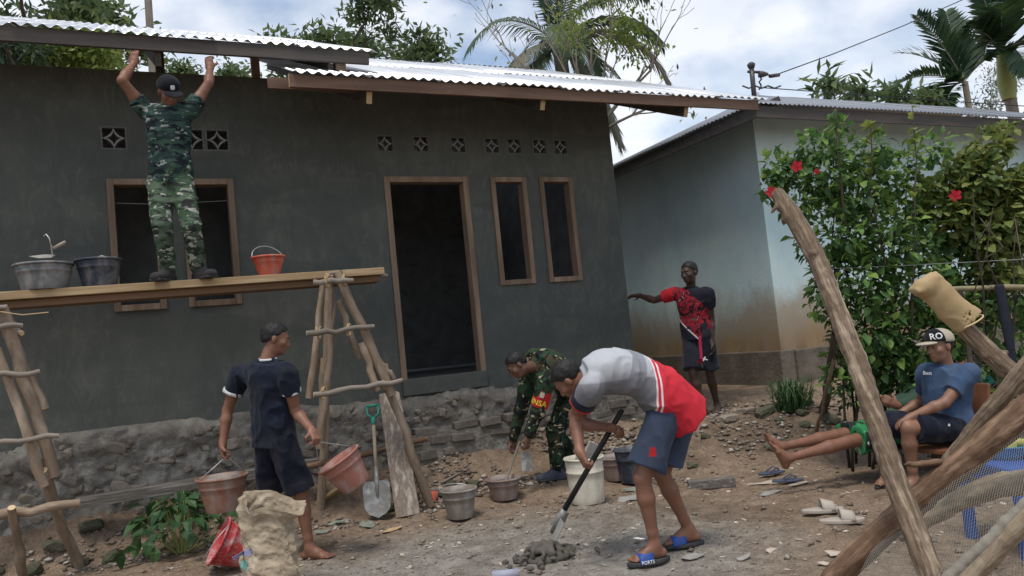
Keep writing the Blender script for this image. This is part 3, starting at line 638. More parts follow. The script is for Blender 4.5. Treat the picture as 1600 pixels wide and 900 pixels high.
def leaves_simple(P, D, Lr, Wr, rg, droop=.15):
    n = len(P); L_ = rg.uniform(*Lr, n)[:, None]; W_ = rg.uniform(*Wr, n)[:, None]; D = D/np.linalg.norm(D, axis=1, keepdims=True)
    S = np.cross(D, rg.normal(size=(n, 3))*.5+np.array([0, 0, 1.])); S /= np.linalg.norm(S, axis=1, keepdims=True)+1e-9; N = np.cross(S, D)
    m = P+D*L_*.45; V = np.stack([P, m+S*W_*.5, P+D*L_-N*L_*droop, m-S*W_*.5], 1).reshape(-1, 3); i = np.arange(n)[:, None]*4
    return V, i+np.array([[0, 1, 2, 3]])
def grow(mb, p, d, L_, r, lev, rgm, tips, spread=.6, up=.12, nseg=3, kids=3, shrink=.68, minr=.004, sides=6):
    pts = [np.array(p, float)]; d = nrm(d); rad = [r]
    for q in range(nseg):
        d = nrm(d+np.array([rgm.gauss(0, .13), rgm.gauss(0, .13), rgm.gauss(0, .1)+up*.4])); pts.append(pts[-1]+d*L_/nseg); rad.append(max(minr, r*(1-.4*(q+1)/nseg)))
    mb.tube(pts, rad, sides, False)
    if lev == 0: tips.append((pts[-1], d)); tips.append((pts[-2], d)); return
    for k in range(kids):
        a = rgm.uniform(0, 6.28); t = pts[rgm.choice([-1, -1, -2])]; s = np.cross(d, [math.cos(a), math.sin(a), .3]); s = nrm(s)
        grow(mb, t, d+s*spread*rgm.uniform(.6, 1.3)+np.array([0, 0, up]), L_*shrink*rgm.uniform(.8, 1.15), max(minr, rad[-1]*.75), lev-1, rgm, tips, spread, up, nseg, kids, shrink, minr, max(4, sides-1))
def leafy_tree(name, label, base, top, lean, mat, crown_L, lev=4, kids=3, per=14, leafL=(.12, .2), leafW=(.05, .08), seed=1, spread=.7, rad=.12, bark='bark', scat=.22, group=None, up=.1):
    rgm = random.Random(seed); rgn = np.random.default_rng(seed); base = np.asarray(base, float); root = thing(name, base, label, 'tree', group)
    mb = MB(); h = top-base[2]; pts = [base+np.array([lean[0]*t*t, lean[1]*t*t, h*t])+np.array([rgm.gauss(0, .05), rgm.gauss(0, .05), 0])*t for t in (0, .3, .6, .85, 1)]
    mb.tube(pts, [rad*1.25, rad, rad*.85, rad*.72, rad*.6], 9, False); tips = []
    for k in range(kids+1):
        a = 6.28*k/(kids+1)+rgm.uniform(-.4, .4); grow(mb, pts[-1] if k % 2 else pts[-2], np.array([math.cos(a)*.8, math.sin(a)*.8, .75]), crown_L, rad*.5, lev-1, rgm, tips, spread, up, 3, kids)
    mb.build('trunk', bark, root, True)
    T = np.array([t[0] for t in tips]); Dd = np.array([t[1] for t in tips]); P = np.repeat(T, per, 0)+rgn.normal(size=(len(T)*per, 3))*scat
    D = np.repeat(Dd, per, 0)*.5+rgn.normal(size=(len(P), 3))*.7+np.array([0, 0, -.15]); V, F = leaves_simple(P, D, leafL, leafW, rgn)
    mesh_obj('crown', V, F, mat, root); return root
def zg(p): return float(gh(p[0], p[1]))
def gbase(px, py, d): p = at(px, py, d); return np.array([p[0], p[1], 0.0])
# leafy trees behind the house
def tz(px, py, d): return at(px, py, d)[2]
def lt(name, label, px, py, d, mat, cl, per, Lr, Wr, seed, spread, scat, rad=.12, lev=4, kids=3): leafy_tree(name, label, gbase(px, py, d), tz(px, py, d), (.1, .1), mat, cl, lev, kids, per, Lr, Wr, seed, spread, rad, scat=scat)
lt('leafy_tree', 'rounded green leafy tree rising behind the middle of the roof', 545, 140, 18, 'leaf_tree', 1.2, 22, (.15, .26), (.06, .11), 21, .8, .17)
lt('leafy_tree', 'broad-leaved tree in the upper left corner above the roof', 40, 55, 19, 'leaf_tree', 1.0, 16, (.22, .38), (.10, .18), 8, .85, .28)
lt('leafy_tree', 'dark leafy branch tips above the left roof, right of the corner tree', 125, 40, 22, 'leaf_tree', .85, 8, (.25, .42), (.12, .2), 9, .85, .2)
lt('broadleaf_shrub', 'palm-like green shrub seen left under the raised roof', 15, 120, 15, 'leaf_palm', .5, 14, (.3, .5), (.05, .08), 18, .8, .2, lev=3)
lt('bushy_tree', 'yellow-green bushy tree in the gap under the raised roof', 95, 135, 17, 'leaf_bright', .5, 16, (.12, .2), (.06, .10), 30, .95, .18)
lt('bushy_tree', 'second yellow-green bush behind the wall top, beside the soldier', 158, 135, 17.5, 'leaf_bright', .5, 16, (.12, .2), (.06, .10), 33, .95, .18)
lt('distant_tree', 'dark distant treetop showing low between the raised arms', 275, 146, 26, 'leaf_tree', .42, 9, (.16, .26), (.08, .12), 36, .95, .18)
lt('distant_tree', 'distant treetop just right of the raised arms', 365, 152, 27, 'leaf_tree', .40, 9, (.16, .26), (.08, .12), 37, .95, .18)
# slim palm trunk behind the left roof with one drooping frond tip
root = thing('slim_palm', gbase(230, 40, 20), 'slender bare trunk standing behind the left roof', 'tree'); a = gbase(230, 40, 20); b2 = at(224, -120, 20)
mb = MB(); mb.tube([a, lerp(a, b2, .5), b2], [.13, .10, .085], 9, False); mb.build('trunk', 'bark_pale', root, True)
def frond(mb, rb, p, d, L_, droop, leafl, leafw, n, rgm, vee=.5, hang=.25, bent=None):
    d = nrm(d); pts = []; q = np.array(p, float); dd = d.copy(); seg = 14
    for i in range(seg+1): pts.append(q.copy()); q = q+dd*L_/seg; dd = nrm(dd+np.array([0, 0, -droop/seg*(1+1.3*i/seg)]))
    rb.tube(pts, [max(.004, .022*L_/2.5*(1-i/seg)+.003) for i in range(seg+1)], 5, False)
    for i in range(n):
        t = (.10+.9*i/n); s = t*seg; k = min(seg-1, int(s)); c = lerp(pts[k], pts[k+1], s-k); ax = nrm(pts[min(seg, k+1)]-pts[k]); side = nrm(np.cross(ax, [0, 0, 1])); up = np.cross(side, ax)
        ll = leafl*(math.sin(math.pi*min(1, .25+t*.72))**.6)*rgm.uniform(.85, 1.1)
        for sg in (-1, 1):
            dv = nrm(ax*.75+side*sg*.9+up*vee*rgm.uniform(.5, 1.2)); m = c+dv*ll*.5+np.array([0, 0, -hang*ll*.2]); e = c+dv*ll+np.array([rgm.gauss(0, .02), rgm.gauss(0, .02), -hang*ll]); wv = nrm(np.cross(dv, up))*leafw*.5+up*leafw*.15
            mb.add([c-wv*.5, c+wv*.5, m+wv, m-wv, e], [(0, 1, 2, 3), (3, 2, 4)])
def palm(name, label, base, crown, fronds, leafl, leafw, n, tr, mat='leaf_palm', dry=(), seed=3, vee=.5, hang=.3, shaft=None):
    rgm = random.Random(seed); root = thing(name, base, label, 'palm tree'); base = np.asarray(base, float); crown = np.asarray(crown, float); mb = MB()
    pts = [lerp(base, crown, t)+np.array([math.sin(t*3)*.1, 0, 0]) for t in np.linspace(0, 1, 9)]; mb.tube(pts, list(np.linspace(tr*1.3, tr, 9)), 12, False, .04, 3); mb.build('trunk', 'bark_pale', root, True)
    if shaft: mb = MB(); mb.tube([crown-np.array([0, 0, shaft]), crown-np.array([0, 0, shaft*.7]), crown-np.array([0, 0, .1]), crown+np.array([0, 0, .25])], [tr*1.25, tr*1.75, tr*1.2, tr*.6], 14, False); mb.build('crownshaft', 'crownshaft', root, True)
    for i, (d, L_, dr) in enumerate(fronds):
        mb = MB(); rb = MB(); frond(mb, rb, crown, d, L_, dr, leafl, leafw, n, rgm, vee, hang)
        o = mb.build('frond', 'leaf_palm_dry' if i in dry else mat, root); rb.build('midrib', 'bark_pale', o, True)
    return root
def toward(c, px, py, d, up=0): p = at(px, py, d); v = p-c; return v+np.array([0, 0, up])
c = at(872, 70, 16); F = []
for px, py, dd, L_, dr, up in ((760, 30, 15.4, 2.4, 1.5, .9), (775, 95, 15, 2.1, 1.3, .5), (830, -60, 16.5, 2.6, .8, .6), (865, -110, 16, 2.7, .5, .3), (905, -100, 15.5, 2.7, .6, .4), (960, -40, 16.4, 2.6, 1.2, .8), (1010, 20, 16, 2.5, 1.4, 1.0), (1060, 70, 15.6, 2.9, 1.7, 1.25), (1000, 120, 15.2, 2.3, 1.4, .6), (800, 130, 15.2, 2.2, 1.2, .3), (930, 60, 18, 2.4, 1.5, .9), (820, 60, 18, 2.4, 1.5, .9), (890, 20, 14, 2.2, 1.6, 1.0), (1000, 200, 16, 2.5, .9, .1), (940, -60, 17.5, 2.5, .8, .6)):
    F.append((toward(c, px, py, dd, up), L_, dr))
palm('coconut_palm', 'tall coconut palm with drooping feathery fronds behind the roof', gbase(872, 70, 16), c, F, .62, .045, 46, .14, 'leaf_palm', dry=(1, 7, 13), seed=5, vee=.15, hang=.55)
def areca(label, c0, k, lst, base, tr, seed, hang, shaft=None):
    c = at(c0[0], c0[1], c0[2]*k); F = [(toward(c, px, py, dd*k, .1), L_*k, dr) for px, py, dd, L_, dr in lst]
    return palm('areca_palm', label, gbase(*base[:2], base[2]*k), c, F, .60*k, .075*k, 26, tr*k, 'leaf_areca', seed=seed, vee=.35, hang=hang, shaft=shaft*k if shaft else None)
areca('areca palm with upright dark fan of fronds behind the blue house', (1507, 128, 15), 1.44, ((1380, 90, 15, 1.55, .75), (1400, 120, 14.5, 1.45, 1.1), (1440, 10, 15, 1.6, .45), (1475, 0, 15.4, 1.55, .3), (1420, 60, 15.6, 1.5, .6), (1560, 60, 15.2, 1.2, .6), (1455, 140, 14.4, 1.2, 1.2)), (1507, 140, 15), .055, 9, .12)
areca('areca palm with swollen yellow-green crownshaft behind the blue house', (1566, 80, 13.5), 1.68, ((1520, -60, 13.5, 1.7, .5), (1545, -100, 13.3, 1.7, .3), (1580, -100, 13.6, 1.7, .3), (1620, -60, 13.5, 1.7, .5), (1500, 0, 13.2, 1.4, 1.2), (1640, 40, 13.5, 1.5, 1.1), (1560, -40, 12.6, 1.5, .8), (1600, 60, 12.8, 1.0, 1.6), (1530, 30, 12.9, 1.2, 1.3)), (1570, 100, 13.5), .085, 12, .2, .85)
# papaya-like plants and feathery trees beyond the blue roof
for k, (px, py, d, lab) in enumerate(((1290, 128, 19.2, 'leftmost papaya crown peeking over the blue house roof'), (1345, 140, 19.8, 'second papaya crown from the left over the blue house roof'), (1400, 138, 20.3, 'papaya crown over the roof, left of the upright areca palm'), (1455, 150, 20.9, 'low papaya crown beneath the areca palm fronds'))):
    B = gbase(px, py, d); leafy_tree('papaya_plant', lab, B, at(px, py+24, d)[2], (0, 0), 'leaf_tree', .34, 2, 4, 9, (.3, .5), (.08, .15), 50+k, 1.0, .06, scat=.12, up=-.05, group='papaya crowns behind the blue house')
B = gbase(1585, 120, 24); leafy_tree('feathery_tree', 'pale grey-green feathery tree far right behind the palms', B, 6.7, (.2, .1), 'leaf_feather', 1.1, 4, 3, 10, (.1, .2), (.03, .06), 61, .8, .1, 'bark_pale', .2)
# bare tree with hanging pods and a few young leaves
rgm = random.Random(4); B = gbase(925, 190, 13.2); root = thing('bare_tree', B, 'leafless spreading tree with thin twigs in front of the palm', 'tree'); mb = MB(); tips = []
t0 = at(925, 215, 13.2); mb.tube([B, lerp(B, t0, .6), t0], [.12, .09, .075], 8, False)
for px, py, d in ((720, 40, 12.6), (760, 100, 12.8), (840, 20, 13.4), (890, -30, 13.2), (960, 0, 13), (1050, 60, 12.8), (1070, 20, 13.4), (1010, 90, 13), (800, 70, 12.9), (1090, 150, 12.7)):
    e = at(px, py, d); v = e-t0; L_ = np.linalg.norm(v); grow(mb, t0, v+np.array([0, 0, .2]), L_*.55, .032, 3, rgm, tips, .42, .05, 4, 2, .62, .0045, 5)
mb.build('trunk', 'bark_pale', root, True)
T = np.array([t[0] for t in tips]); rgn = np.random.default_rng(3); lp = []; ld = []
for p in T:
    v = p-CAM; dd = v@FW; px = 800+FPX*(v@RT)/dd; py = 450-FPX*(v@UP)/dd
    n = 26 if (880 < px < 1000 and py < 130) else (2 if rgn.random() < .5 else 0)
    for _ in range(n): lp.append(p+rgn.normal(size=3)*.14); ld.append(rgn.normal(size=3)+np.array([0, 0, -.5]))
V, F = leaves_simple(np.array(lp), np.array(ld), (.07, .14), (.04, .06), rgn); mesh_obj('crown', V, F, 'leaf_bright', root)
mb = MB()
for p in T[::2]:
    if rgn.random() < .6: q = p+rgn.normal(size=3)*.08-np.array([0, 0, .06]); mb.tube([q+np.array([0, 0, .05]), q, q-np.array([0, 0, .05])], [.004, .02, .006], 5)
o = mb.build('seed_pods', 'bark', root, True); o['kind'] = 'stuff'
# ------------------------------------------------------------------ shrubs in front of the blue house
def one_leaf_mesh(name, mat, L_=1, W_=.6, droop=.2):
    V, F = leaves(np.zeros((1, 3)), np.array([[0, 1., 0]]), (L_, L_), (W_, W_), np.random.default_rng(1), droop, .12)
    me = bpy.data.meshes.new(name); me.from_pydata(V.tolist(), [], F.tolist()); me.materials.append(MATS[mat]); me.update(); return me
def leaf_parts(root, me, P, D, sizes, rgn):
    base = root_loc(root)
    for p, d, s in zip(P, D, sizes):
        o = bpy.data.objects.new('leaf', me); COL.objects.link(o); o.parent = root; d = nrm(d)
        z = nrm(np.array([rgn.normal()*.35, rgn.normal()*.35, 1.])); M = rot_from(y=d, z=z)
        o.matrix_local = Matrix([[*(M[r_]*s), float(p[r_]-base[r_])] for r_ in range(3)]+[[0, 0, 0, 1]])
def shrub(name, label, base, blobs, n_stuff, n_parts, Lr, Wr, mat, seed, stems, bark='bark', shell=.55):
    rgn = np.random.default_rng(seed); root = thing(name, base, label, 'shrub'); base = np.asarray(base, float)
    C_ = np.array([b[0] for b in blobs]); Rr = np.array([b[1] for b in blobs]); w_ = Rr**2; w_ = w_/w_.sum()
    def sample(n, lo):
        k = rgn.choice(len(C_), n, p=w_); u = rgn.normal(size=(n, 3)); u /= np.linalg.norm(u, axis=1, keepdims=True); r_ = Rr[k]*(lo+(1-lo)*rgn.random(n)**.5)*rgn.uniform(.9, 1.08, n)
        return C_[k]+u*r_[:, None]*np.array([1, 1, .92]), u
    P, u = sample(n_stuff, shell*.6); D = u*.7+rgn.normal(size=u.shape)*.6+np.array([0, 0, -.1]); V, F = leaves(P, D, Lr, Wr, rgn); f = mesh_obj('foliage', V, F, mat, root); f['kind'] = 'stuff'
    P, u = sample(n_parts*6, .95); fr = ((CAM-P)*u).sum(1); k = np.argsort(-fr)[:n_parts]; D = u[k]*.6+rgn.normal(size=(n_parts, 3))*.5+np.array([0, 0, -.15])
    leaf_parts(root, one_leaf_mesh('leaf', mat, 1, np.mean(Wr)/np.mean(Lr)), P[k], D, rgn.uniform(Lr[0]*1.05, Lr[1]*1.15, n_parts), rgn)
    for a, b in stems:
        mb = MB(); a = np.asarray(a); b = np.asarray(b); P_ = [lerp(a, b, t)+rgn.normal(size=3)*.045*math.sin(math.pi*t) for t in np.linspace(0, 1, 7)]; mb.tube(P_, list(np.linspace(.014, .004, 7)), 7)
        for q_ in P_[2:6]: mb.tube([q_, q_+rgn.normal(size=3)*.09+np.array([0, 0, .08]), q_+rgn.normal(size=3)*.12+np.array([0, 0, .2])], [.006, .005, .003], 5); mb.build('stem', bark, root, True)
    return root
D0 = 7.0
def bl(px, py, r, d=D0): return (at(px, py, d), r)
hb = gbase(1345, 640, D0+.1); hb[2] = zg(hb)-.02
tops = [(1300, 230), (1350, 230), (1420, 230), (1310, 330), (1400, 330), (1430, 420), (1350, 450), (1290, 420)]
hib = shrub('hibiscus_bush', 'big dark green hibiscus bush with red flowers before the blue house', hb,
    [bl(1300, 262, .30), bl(1250, 300, .26), bl(1345, 290, .34), bl(1395, 270, .25), bl(1305, 360, .36), bl(1380, 370, .42), bl(1330, 440, .36), bl(1420, 450, .40), bl(1300, 470, .22), bl(1365, 520, .36), bl(1440, 530, .34), bl(1215, 262, .14), bl(1205, 300, .10), bl(1310, 205, .12), bl(1365, 225, .12), bl(1410, 590, .26), bl(1330, 560, .20), bl(1450, 360, .34, 7.2), bl(1500, 420, .34, 7.3), bl(1550, 380, .34, 7.4), bl(1480, 480, .30, 7.2), bl(1590, 450, .30, 7.4), bl(1455, 230, .16), bl(1275, 225, .16), bl(1240, 270, .17), bl(1480, 300, .25, 7.2), bl(1340, 610, .18), bl(1380, 560, .25), bl(1395, 630, .2), bl(1450, 620, .24), bl(1310, 590, .15), bl(1430, 650, .15)],
    7400, 295, (.045, .13), (.026, .076), 'leaf_hibiscus', 71, [(hb+rng.normal(size=3)*np.array([.15, .1, 0]), at(px, py, D0+rng.uniform(-.2, .2))) for px, py in tops])
def flower(root, p, facing, r=.05):
    mb = MB(); f = nrm(facing); s = nrm(np.cross(f, [0, 0, 1])); u = np.cross(s, f)
    for k in range(5):
        a = 6.283*k/5; d = s*math.cos(a)+u*math.sin(a); t = np.cross(f, d); q = np.asarray(p)
        mb.add([q, q+d*r*.55+t*r*.42+f*r*.25, q+d*r*1.05+t*r*.3+f*r*.12, q+d*r*1.15+f*r*.2, q+d*r*1.05-t*r*.3+f*r*.12, q+d*r*.55-t*r*.42+f*r*.25], [(0, 1, 2, 3), (0, 3, 4, 5)])
    o = mb.build('flower', 'petal_red', root, True); mb = MB(); mb.tube([np.asarray(p), np.asarray(p)+f*r*1.3], .006, 6); mb.build('stamen', 'petal_red', o)
for px, py, d in ((1245, 260, 6.62), (1205, 300, 6.75), (1276, 268, 6.6)): flower(hib, at(px, py, d), CAM-at(px, py, d)+np.array([0, 0, .5]), .044 if px != 1276 else .022)
cb = gbase(1545, 600, 6.3); cb[2] = zg(cb)-.02; D0 = 6.3
cro = shrub('croton_shrub', 'tall loose shrub with yellow-green rounded leaves at the right', cb,
    [bl(1520, 280, .22), bl(1545, 230, .17), bl(1590, 310, .25), bl(1560, 350, .25), bl(1480, 350, .16), bl(1450, 330, .12), bl(1500, 330, .2), bl(1570, 300, .22), bl(1590, 360, .26), bl(1530, 370, .22), bl(1460, 300, .12), bl(1575, 200, .07), bl(1495, 260, .12), bl(1600, 270, .12), bl(1555, 420, .22)],
    2300, 280, (.075, .12), (.055, .085), 'leaf_croton', 75, [(cb+rng.normal(size=3)*np.array([.2, .1, 0]), at(px, py, 6.3)) for px, py in ((1520, 300), (1550, 330), (1590, 340))], shell=.3)
flower(cro, at(1493, 305, 6.05), CAM-at(1493, 305, 6.05), .040)
# slender climbing shoots above the bush
for k, (pts, lab) in enumerate((([(1425, 520), (1428, 350), (1432, 250), (1425, 165)], 'tall leafy shoot rising above the bushes to the roof edge'), ([(1385, 420), (1360, 300), (1362, 230), (1360, 190)], 'upright leafy shoot with bright tip above the hibiscus'), ([(1320, 350), (1310, 240), (1305, 170)], 'tallest leafy shoot at the left top of the hibiscus'))):
    P = [at(x, y, 6.7) for x, y in pts]; root = thing('leafy_shoot', np.array([P[0][0], P[0][1], P[0][2]]), lab, 'plant', 'shoots above the bushes'); mb = MB(); mb.tube(P, [.012, .009, .006, .004][:len(P)], 6); mb.build('stem', 'bark', root, True)
    rgn = np.random.default_rng(80+k); Q = []; Dq = []
    for _ in range(30): t = rgn.uniform(.25, 1)*(len(P)-1); i = min(len(P)-2, int(t)); Q.append(lerp(P[i], P[i+1], t-i)); Dq.append(rgn.normal(size=3)*np.array([1, 1, .4])+np.array([0, 0, .15]))
    leaf_parts(root, one_leaf_mesh('leaf', 'leaf_bright' if k < 2 else 'leaf_hibiscus', 1, .62), Q, Dq, rgn.uniform(.07, .12, 30), rgn)
# dark undergrowth behind the seated men
ub = gbase(1500, 640, 7.0); ub[2] = zg(ub)-.02; D0 = 7.1
shrub('undergrowth_shrub', 'dark shady shrub behind the seated man', ub, [bl(1500, 500, .3), bl(1560, 520, .3), bl(1520, 590, .32), bl(1590, 600, .3), bl(1460, 610, .28), bl(1590, 470, .25)], 1900, 60, (.07, .12), (.035, .06), 'leaf_hibiscus', 77, [(ub+np.array([dx, 0, 0]), at(px, py, 7.1)) for dx, px, py in ((-.2, 1500, 480), (.1, 1560, 460), (.2, 1590, 500))])
# grass clump
gb = onZ(1238, 640, .40); rgn = np.random.default_rng(5); root = thing('grass_clump', gb, 'tuft of long green grass by the blue house corner', 'grass'); mb = MB()
for k in range(240):
    a = rgn.uniform(0, 6.28); L_ = rgn.uniform(.25, .62); o_ = gb+np.array([rgn.normal()*.09, rgn.normal()*.07, -.01]); out = np.array([math.cos(a), math.sin(a), 0])*rgn.uniform(.3, 1.0); s = np.array([-math.sin(a), math.cos(a), 0])*.006
    m = o_+out*L_*.4+np.array([0, 0, L_*.55]); e = o_+out*L_*.95+np.array([0, 0, L_*rgn.uniform(.25, .65)]); mb.add([o_-s, o_+s, m+s, m-s, e], [(0, 1, 2, 3), (3, 2, 4)])
mb.build('blades', 'leaf_pepper', root)
# broad-leaved plant at the foot of the house
pb = onZ(285, 862, 0.02); rgn = np.random.default_rng(15); root = thing('broadleaf_plant', pb, 'low plant with broad green leaves under the carried bucket', 'plant'); Q = []; Dq = []; Sz = []
me = one_leaf_mesh('leaf', 'leaf_pepper', 1, .62, .35)
for k in range(110):
    a = rgn.uniform(0, 6.28); r_ = abs(rgn.normal())*.17+.03; h = max(.05, .42-r_*.75+rgn.normal()*.06); p = pb+np.array([math.cos(a)*r_*1.25, math.sin(a)*r_*.9, h]); Q.append(p); Dq.append(np.array([math.cos(a), math.sin(a), -.25])+rgn.normal(size=3)*.35); Sz.append(rgn.uniform(.09, .17))
leaf_parts(root, me, Q, Dq, Sz, rgn); mb = MB()
for p in Q[::4]: mb.tube([pb+(p-pb)*np.array([.2, .2, 0]), lerp(pb, p, .6), p], .004, 4)
mb.build('stems', 'crownshaft', root)
sp = gbase(205, 815, 5.9); sb = onZ(200, 830, .12); root = thing('small_weed', sb, 'small pale weed beside the broad-leaved plant', 'plant'); V, F = leaves_simple(sb+rgn.normal(size=(220, 3))*np.array([.09, .05, .05])+np.array([0, 0, .08]), rgn.normal(size=(220, 3)), (.03, .05), (.02, .03), rgn); mesh_obj('leaves', V, F, 'leaf_tree', root)
# ================================================================== things on the site
simple('pole_wood', (.36, .27, .19), (.22, .16, .11), 7, .85, .45, 45, .006, stretch=(1, 1, .35), c3=(.44, .35, .26), vary=.2)
simple('pole_grey', (.27, .23, .19), (.16, .13, .105), 7, .9, .45, 45, .006, stretch=(1, 1, .35), vary=.2)
simple('plank_pale', (.48, .35, .195), (.32, .215, .115), 7, .8, .3, 40, .003, stretch=(.15, 2, 2), c3=(.55, .43, .27))
simple('plank_brown', (.22, .13, .075), (.15, .09, .05), 4, .8, .25, 40, .003, stretch=(.15, 2, 2))
simple('plank_weathered', (.42, .37, .31), (.20, .155, .12), 9, .9, .5, 40, .006, stretch=(2.2, 2.2, .5), c3=(.52, .47, .40))
simple('beam_grey', (.34, .31, .275), (.10, .088, .075), 16, .92, .6, 40, .008, stretch=(.12, 2, 2), c3=(.26, .235, .205))
simple('wet_mortar', (.12, .105, .085), (.085, .075, .06), 12, .7, .5, 50, .01)
simple('dry_cement', (.36, .345, .315), (.24, .225, .20), 9, .9, .4, 50, .006)
def pail(name, col, mix=.5, sc=7, stain=(.34, .32, .29)):
    m, nt, b = newmat(name); f = tex_noise(nt, mapping(nt, (1, 1, .6)), sc, 6, .65, .5); g = tex_noise(nt, mapping(nt), 30, 4, .6)
    c = mixc(nt, ramp(nt, f, [(.46, (0, 0, 0)), (.66, (mix,)*3)]), tuple(col), stain); c = mixc(nt, ramp(nt, g, [(.5, (0, 0, 0)), (.75, (.35*mix,)*3)]), c, stain)
    nt.links.new(c, b.inputs['Base Color']); b.inputs['Roughness'].default_value = .6; b.inputs['Specular IOR Level'].default_value = .35; bumpn(nt, b, g, .15, .003)
pail('pail_grey', (.13, .135, .14), .8); pail('pail_navy', (.028, .034, .052), .35); pail('pail_orange', (.50, .085, .045), .45); pail('pail_terracotta', (.24, .115, .075), .85, 5, (.30, .26, .22))
pail('pail_red', (.42, .04, .04), .95, 4, (.50, .47, .45)); pail('pail_dusty', (.20, .165, .135), .8); pail('pail_white', (.60, .56, .46), .6, 6, (.36, .32, .24)); pail('pail_pink', (.33, .13, .095), .8, 6, (.40, .32, .28)); pail('pail_mud', (.22, .15, .125), .7)
simple('wire', (.55, .55, .53), (.4, .4, .38), 10, .4, 0, metal=.6)
simple('steel_worn', (.42, .43, .43), (.22, .21, .19), 9, .5, .2, 50, .002, metal=.35, c3=(.55, .56, .56))
simple('green_plastic', (.06, .36, .28), (.045, .29, .22), 10, .45, 0)
simple('shaft_wood', (.42, .36, .28), (.30, .24, .18), 9, .7, .2, 60, .002, stretch=(1, 1, .2))
simple('black_handle', (.018, .018, .02), (.035, .033, .03), 14, .45, .1, 60, .002)
simple('paper_bag', (.47, .385, .275), (.30, .235, .16), 6, .85, .6, 30, .012, c3=(.56, .47, .35))
def crumple_bump(name, sc):
    nt = MATS[name].node_tree; b = nt.nodes['Principled BSDF']; v = mapping(nt); hs = []
    for q, k_ in enumerate((1, 2.3)):
        vo = nt.nodes.new('ShaderNodeTexVoronoi'); vo.feature = 'F1'; vo.inputs['Scale'].default_value = sc*k_; nt.links.new(v, vo.inputs['Vector']); hs.append(vo.outputs['Distance'])
    bumpn(nt, b, mathn(nt, 'ADD', hs[0], mathn(nt, 'MULTIPLY', hs[1], .5)), .7, .022)
crumple_bump('paper_bag', 11)
simple('print_blue', (.22, .24, .42), (.30, .28, .40), 22, .85, 0); simple('print_red', (.52, .20, .15), (.5, .32, .24), 20, .85, 0); simple('print_green', (.12, .33, .30), (.2, .36, .3), 20, .85, 0)
simple('cardboard_pale', (.55, .47, .38), (.40, .33, .26), 9, .9, .3, 40, .004); simple('chip_wood', (.52, .38, .21), (.42, .29, .15), 9, .85, .2, 60, .003)
simple('green_rag', (.25, .27, .22), (.17, .18, .145), 9, .9, .4, 40, .006)
simple('slide_cream', (.44, .385, .325), (.38, .33, .275), 10, .6, .1, 60, .002); simple('flip_navy', (.045, .06, .10), (.08, .095, .13), 14, .6, .15, 60, .002); simple('flip_black', (.02, .02, .022), (.05, .045, .04), 14, .6, 0)
simple('log_bark', (.32, .235, .155), (.13, .09, .06), 34, .9, 1.0, 60, .012, stretch=(1, 1, .13), c3=(.48, .38, .27)); simple('log_red', (.24, .145, .09), (.12, .07, .042), 26, .9, .8, 60, .010, stretch=(1, 1, .2), c3=(.34, .22, .14)); simple('log_pale', (.40, .32, .22), (.22, .165, .11), 22, .85, .8, 50, .010, stretch=(1, 1, .25), c3=(.52, .43, .31)); simple('log_grey', (.30, .27, .22), (.19, .165, .13), 7, .9, .6, 34, .008); simple('log_cut', (.62, .46, .28), (.48, .33, .19), 12, .85, .3, 50, .004)
simple('tan_cover', (.43, .31, .165), (.34, .24, .12), 4, .8, .25, 160, .002); simple('tan_edge', (.66, .50, .28), (.6, .45, .25), 8, .8, .1, 80, .001)
simple('blue_table', (.03, .10, .38), (.025, .08, .30), 8, .5, 0); simple('basin_blue', (.03, .26, .46), (.025, .21, .38), 8, .4, 0); simple('basin_pale', (.16, .42, .55), (.13, .36, .48), 8, .4, 0); simple('basin_teal', (.05, .34, .30), (.04, .28, .25), 8, .4, 0)
simple('food_green', (.38, .44, .08), (.46, .36, .10), 30, .7, .4, 60, .006); simple('food_brown', (.30, .20, .10), (.42, .32, .18), 40, .8, .4, 60, .006)
simple('chair_brown', (.20, .085, .045), (.145, .06, .03), 7, .6, .2, 40, .003); simple('net_wire', (.17, .165, .14), (.22, .21, .18), 20, .6, 0); simple('dark_cloth', (.014, .016, .026), (.022, .025, .036), 9, .9, .3, 60, .004); simple('bamboo', (.28, .24, .13), (.20, .17, .09), 6, .6, .2, 40, .003, stretch=(.2, 2, 2))
simple('lavender', (.36, .36, .44), (.30, .30, .37), 9, .6, 0)
simple('glove', (.40, .37, .32), (.28, .255, .22), 12, .9, .4, 50, .006)
def wobble(a, b, n, amp, seed):
    rg = random.Random(seed); a = np.asarray(a, float); b = np.asarray(b, float); P = []
    for i in range(n+1):
        t = i/n; q = lerp(a, b, t); P.append(q+np.array([rg.gauss(0, amp), rg.gauss(0, amp), rg.gauss(0, amp)])*math.sin(math.pi*t)**.5)
    return P
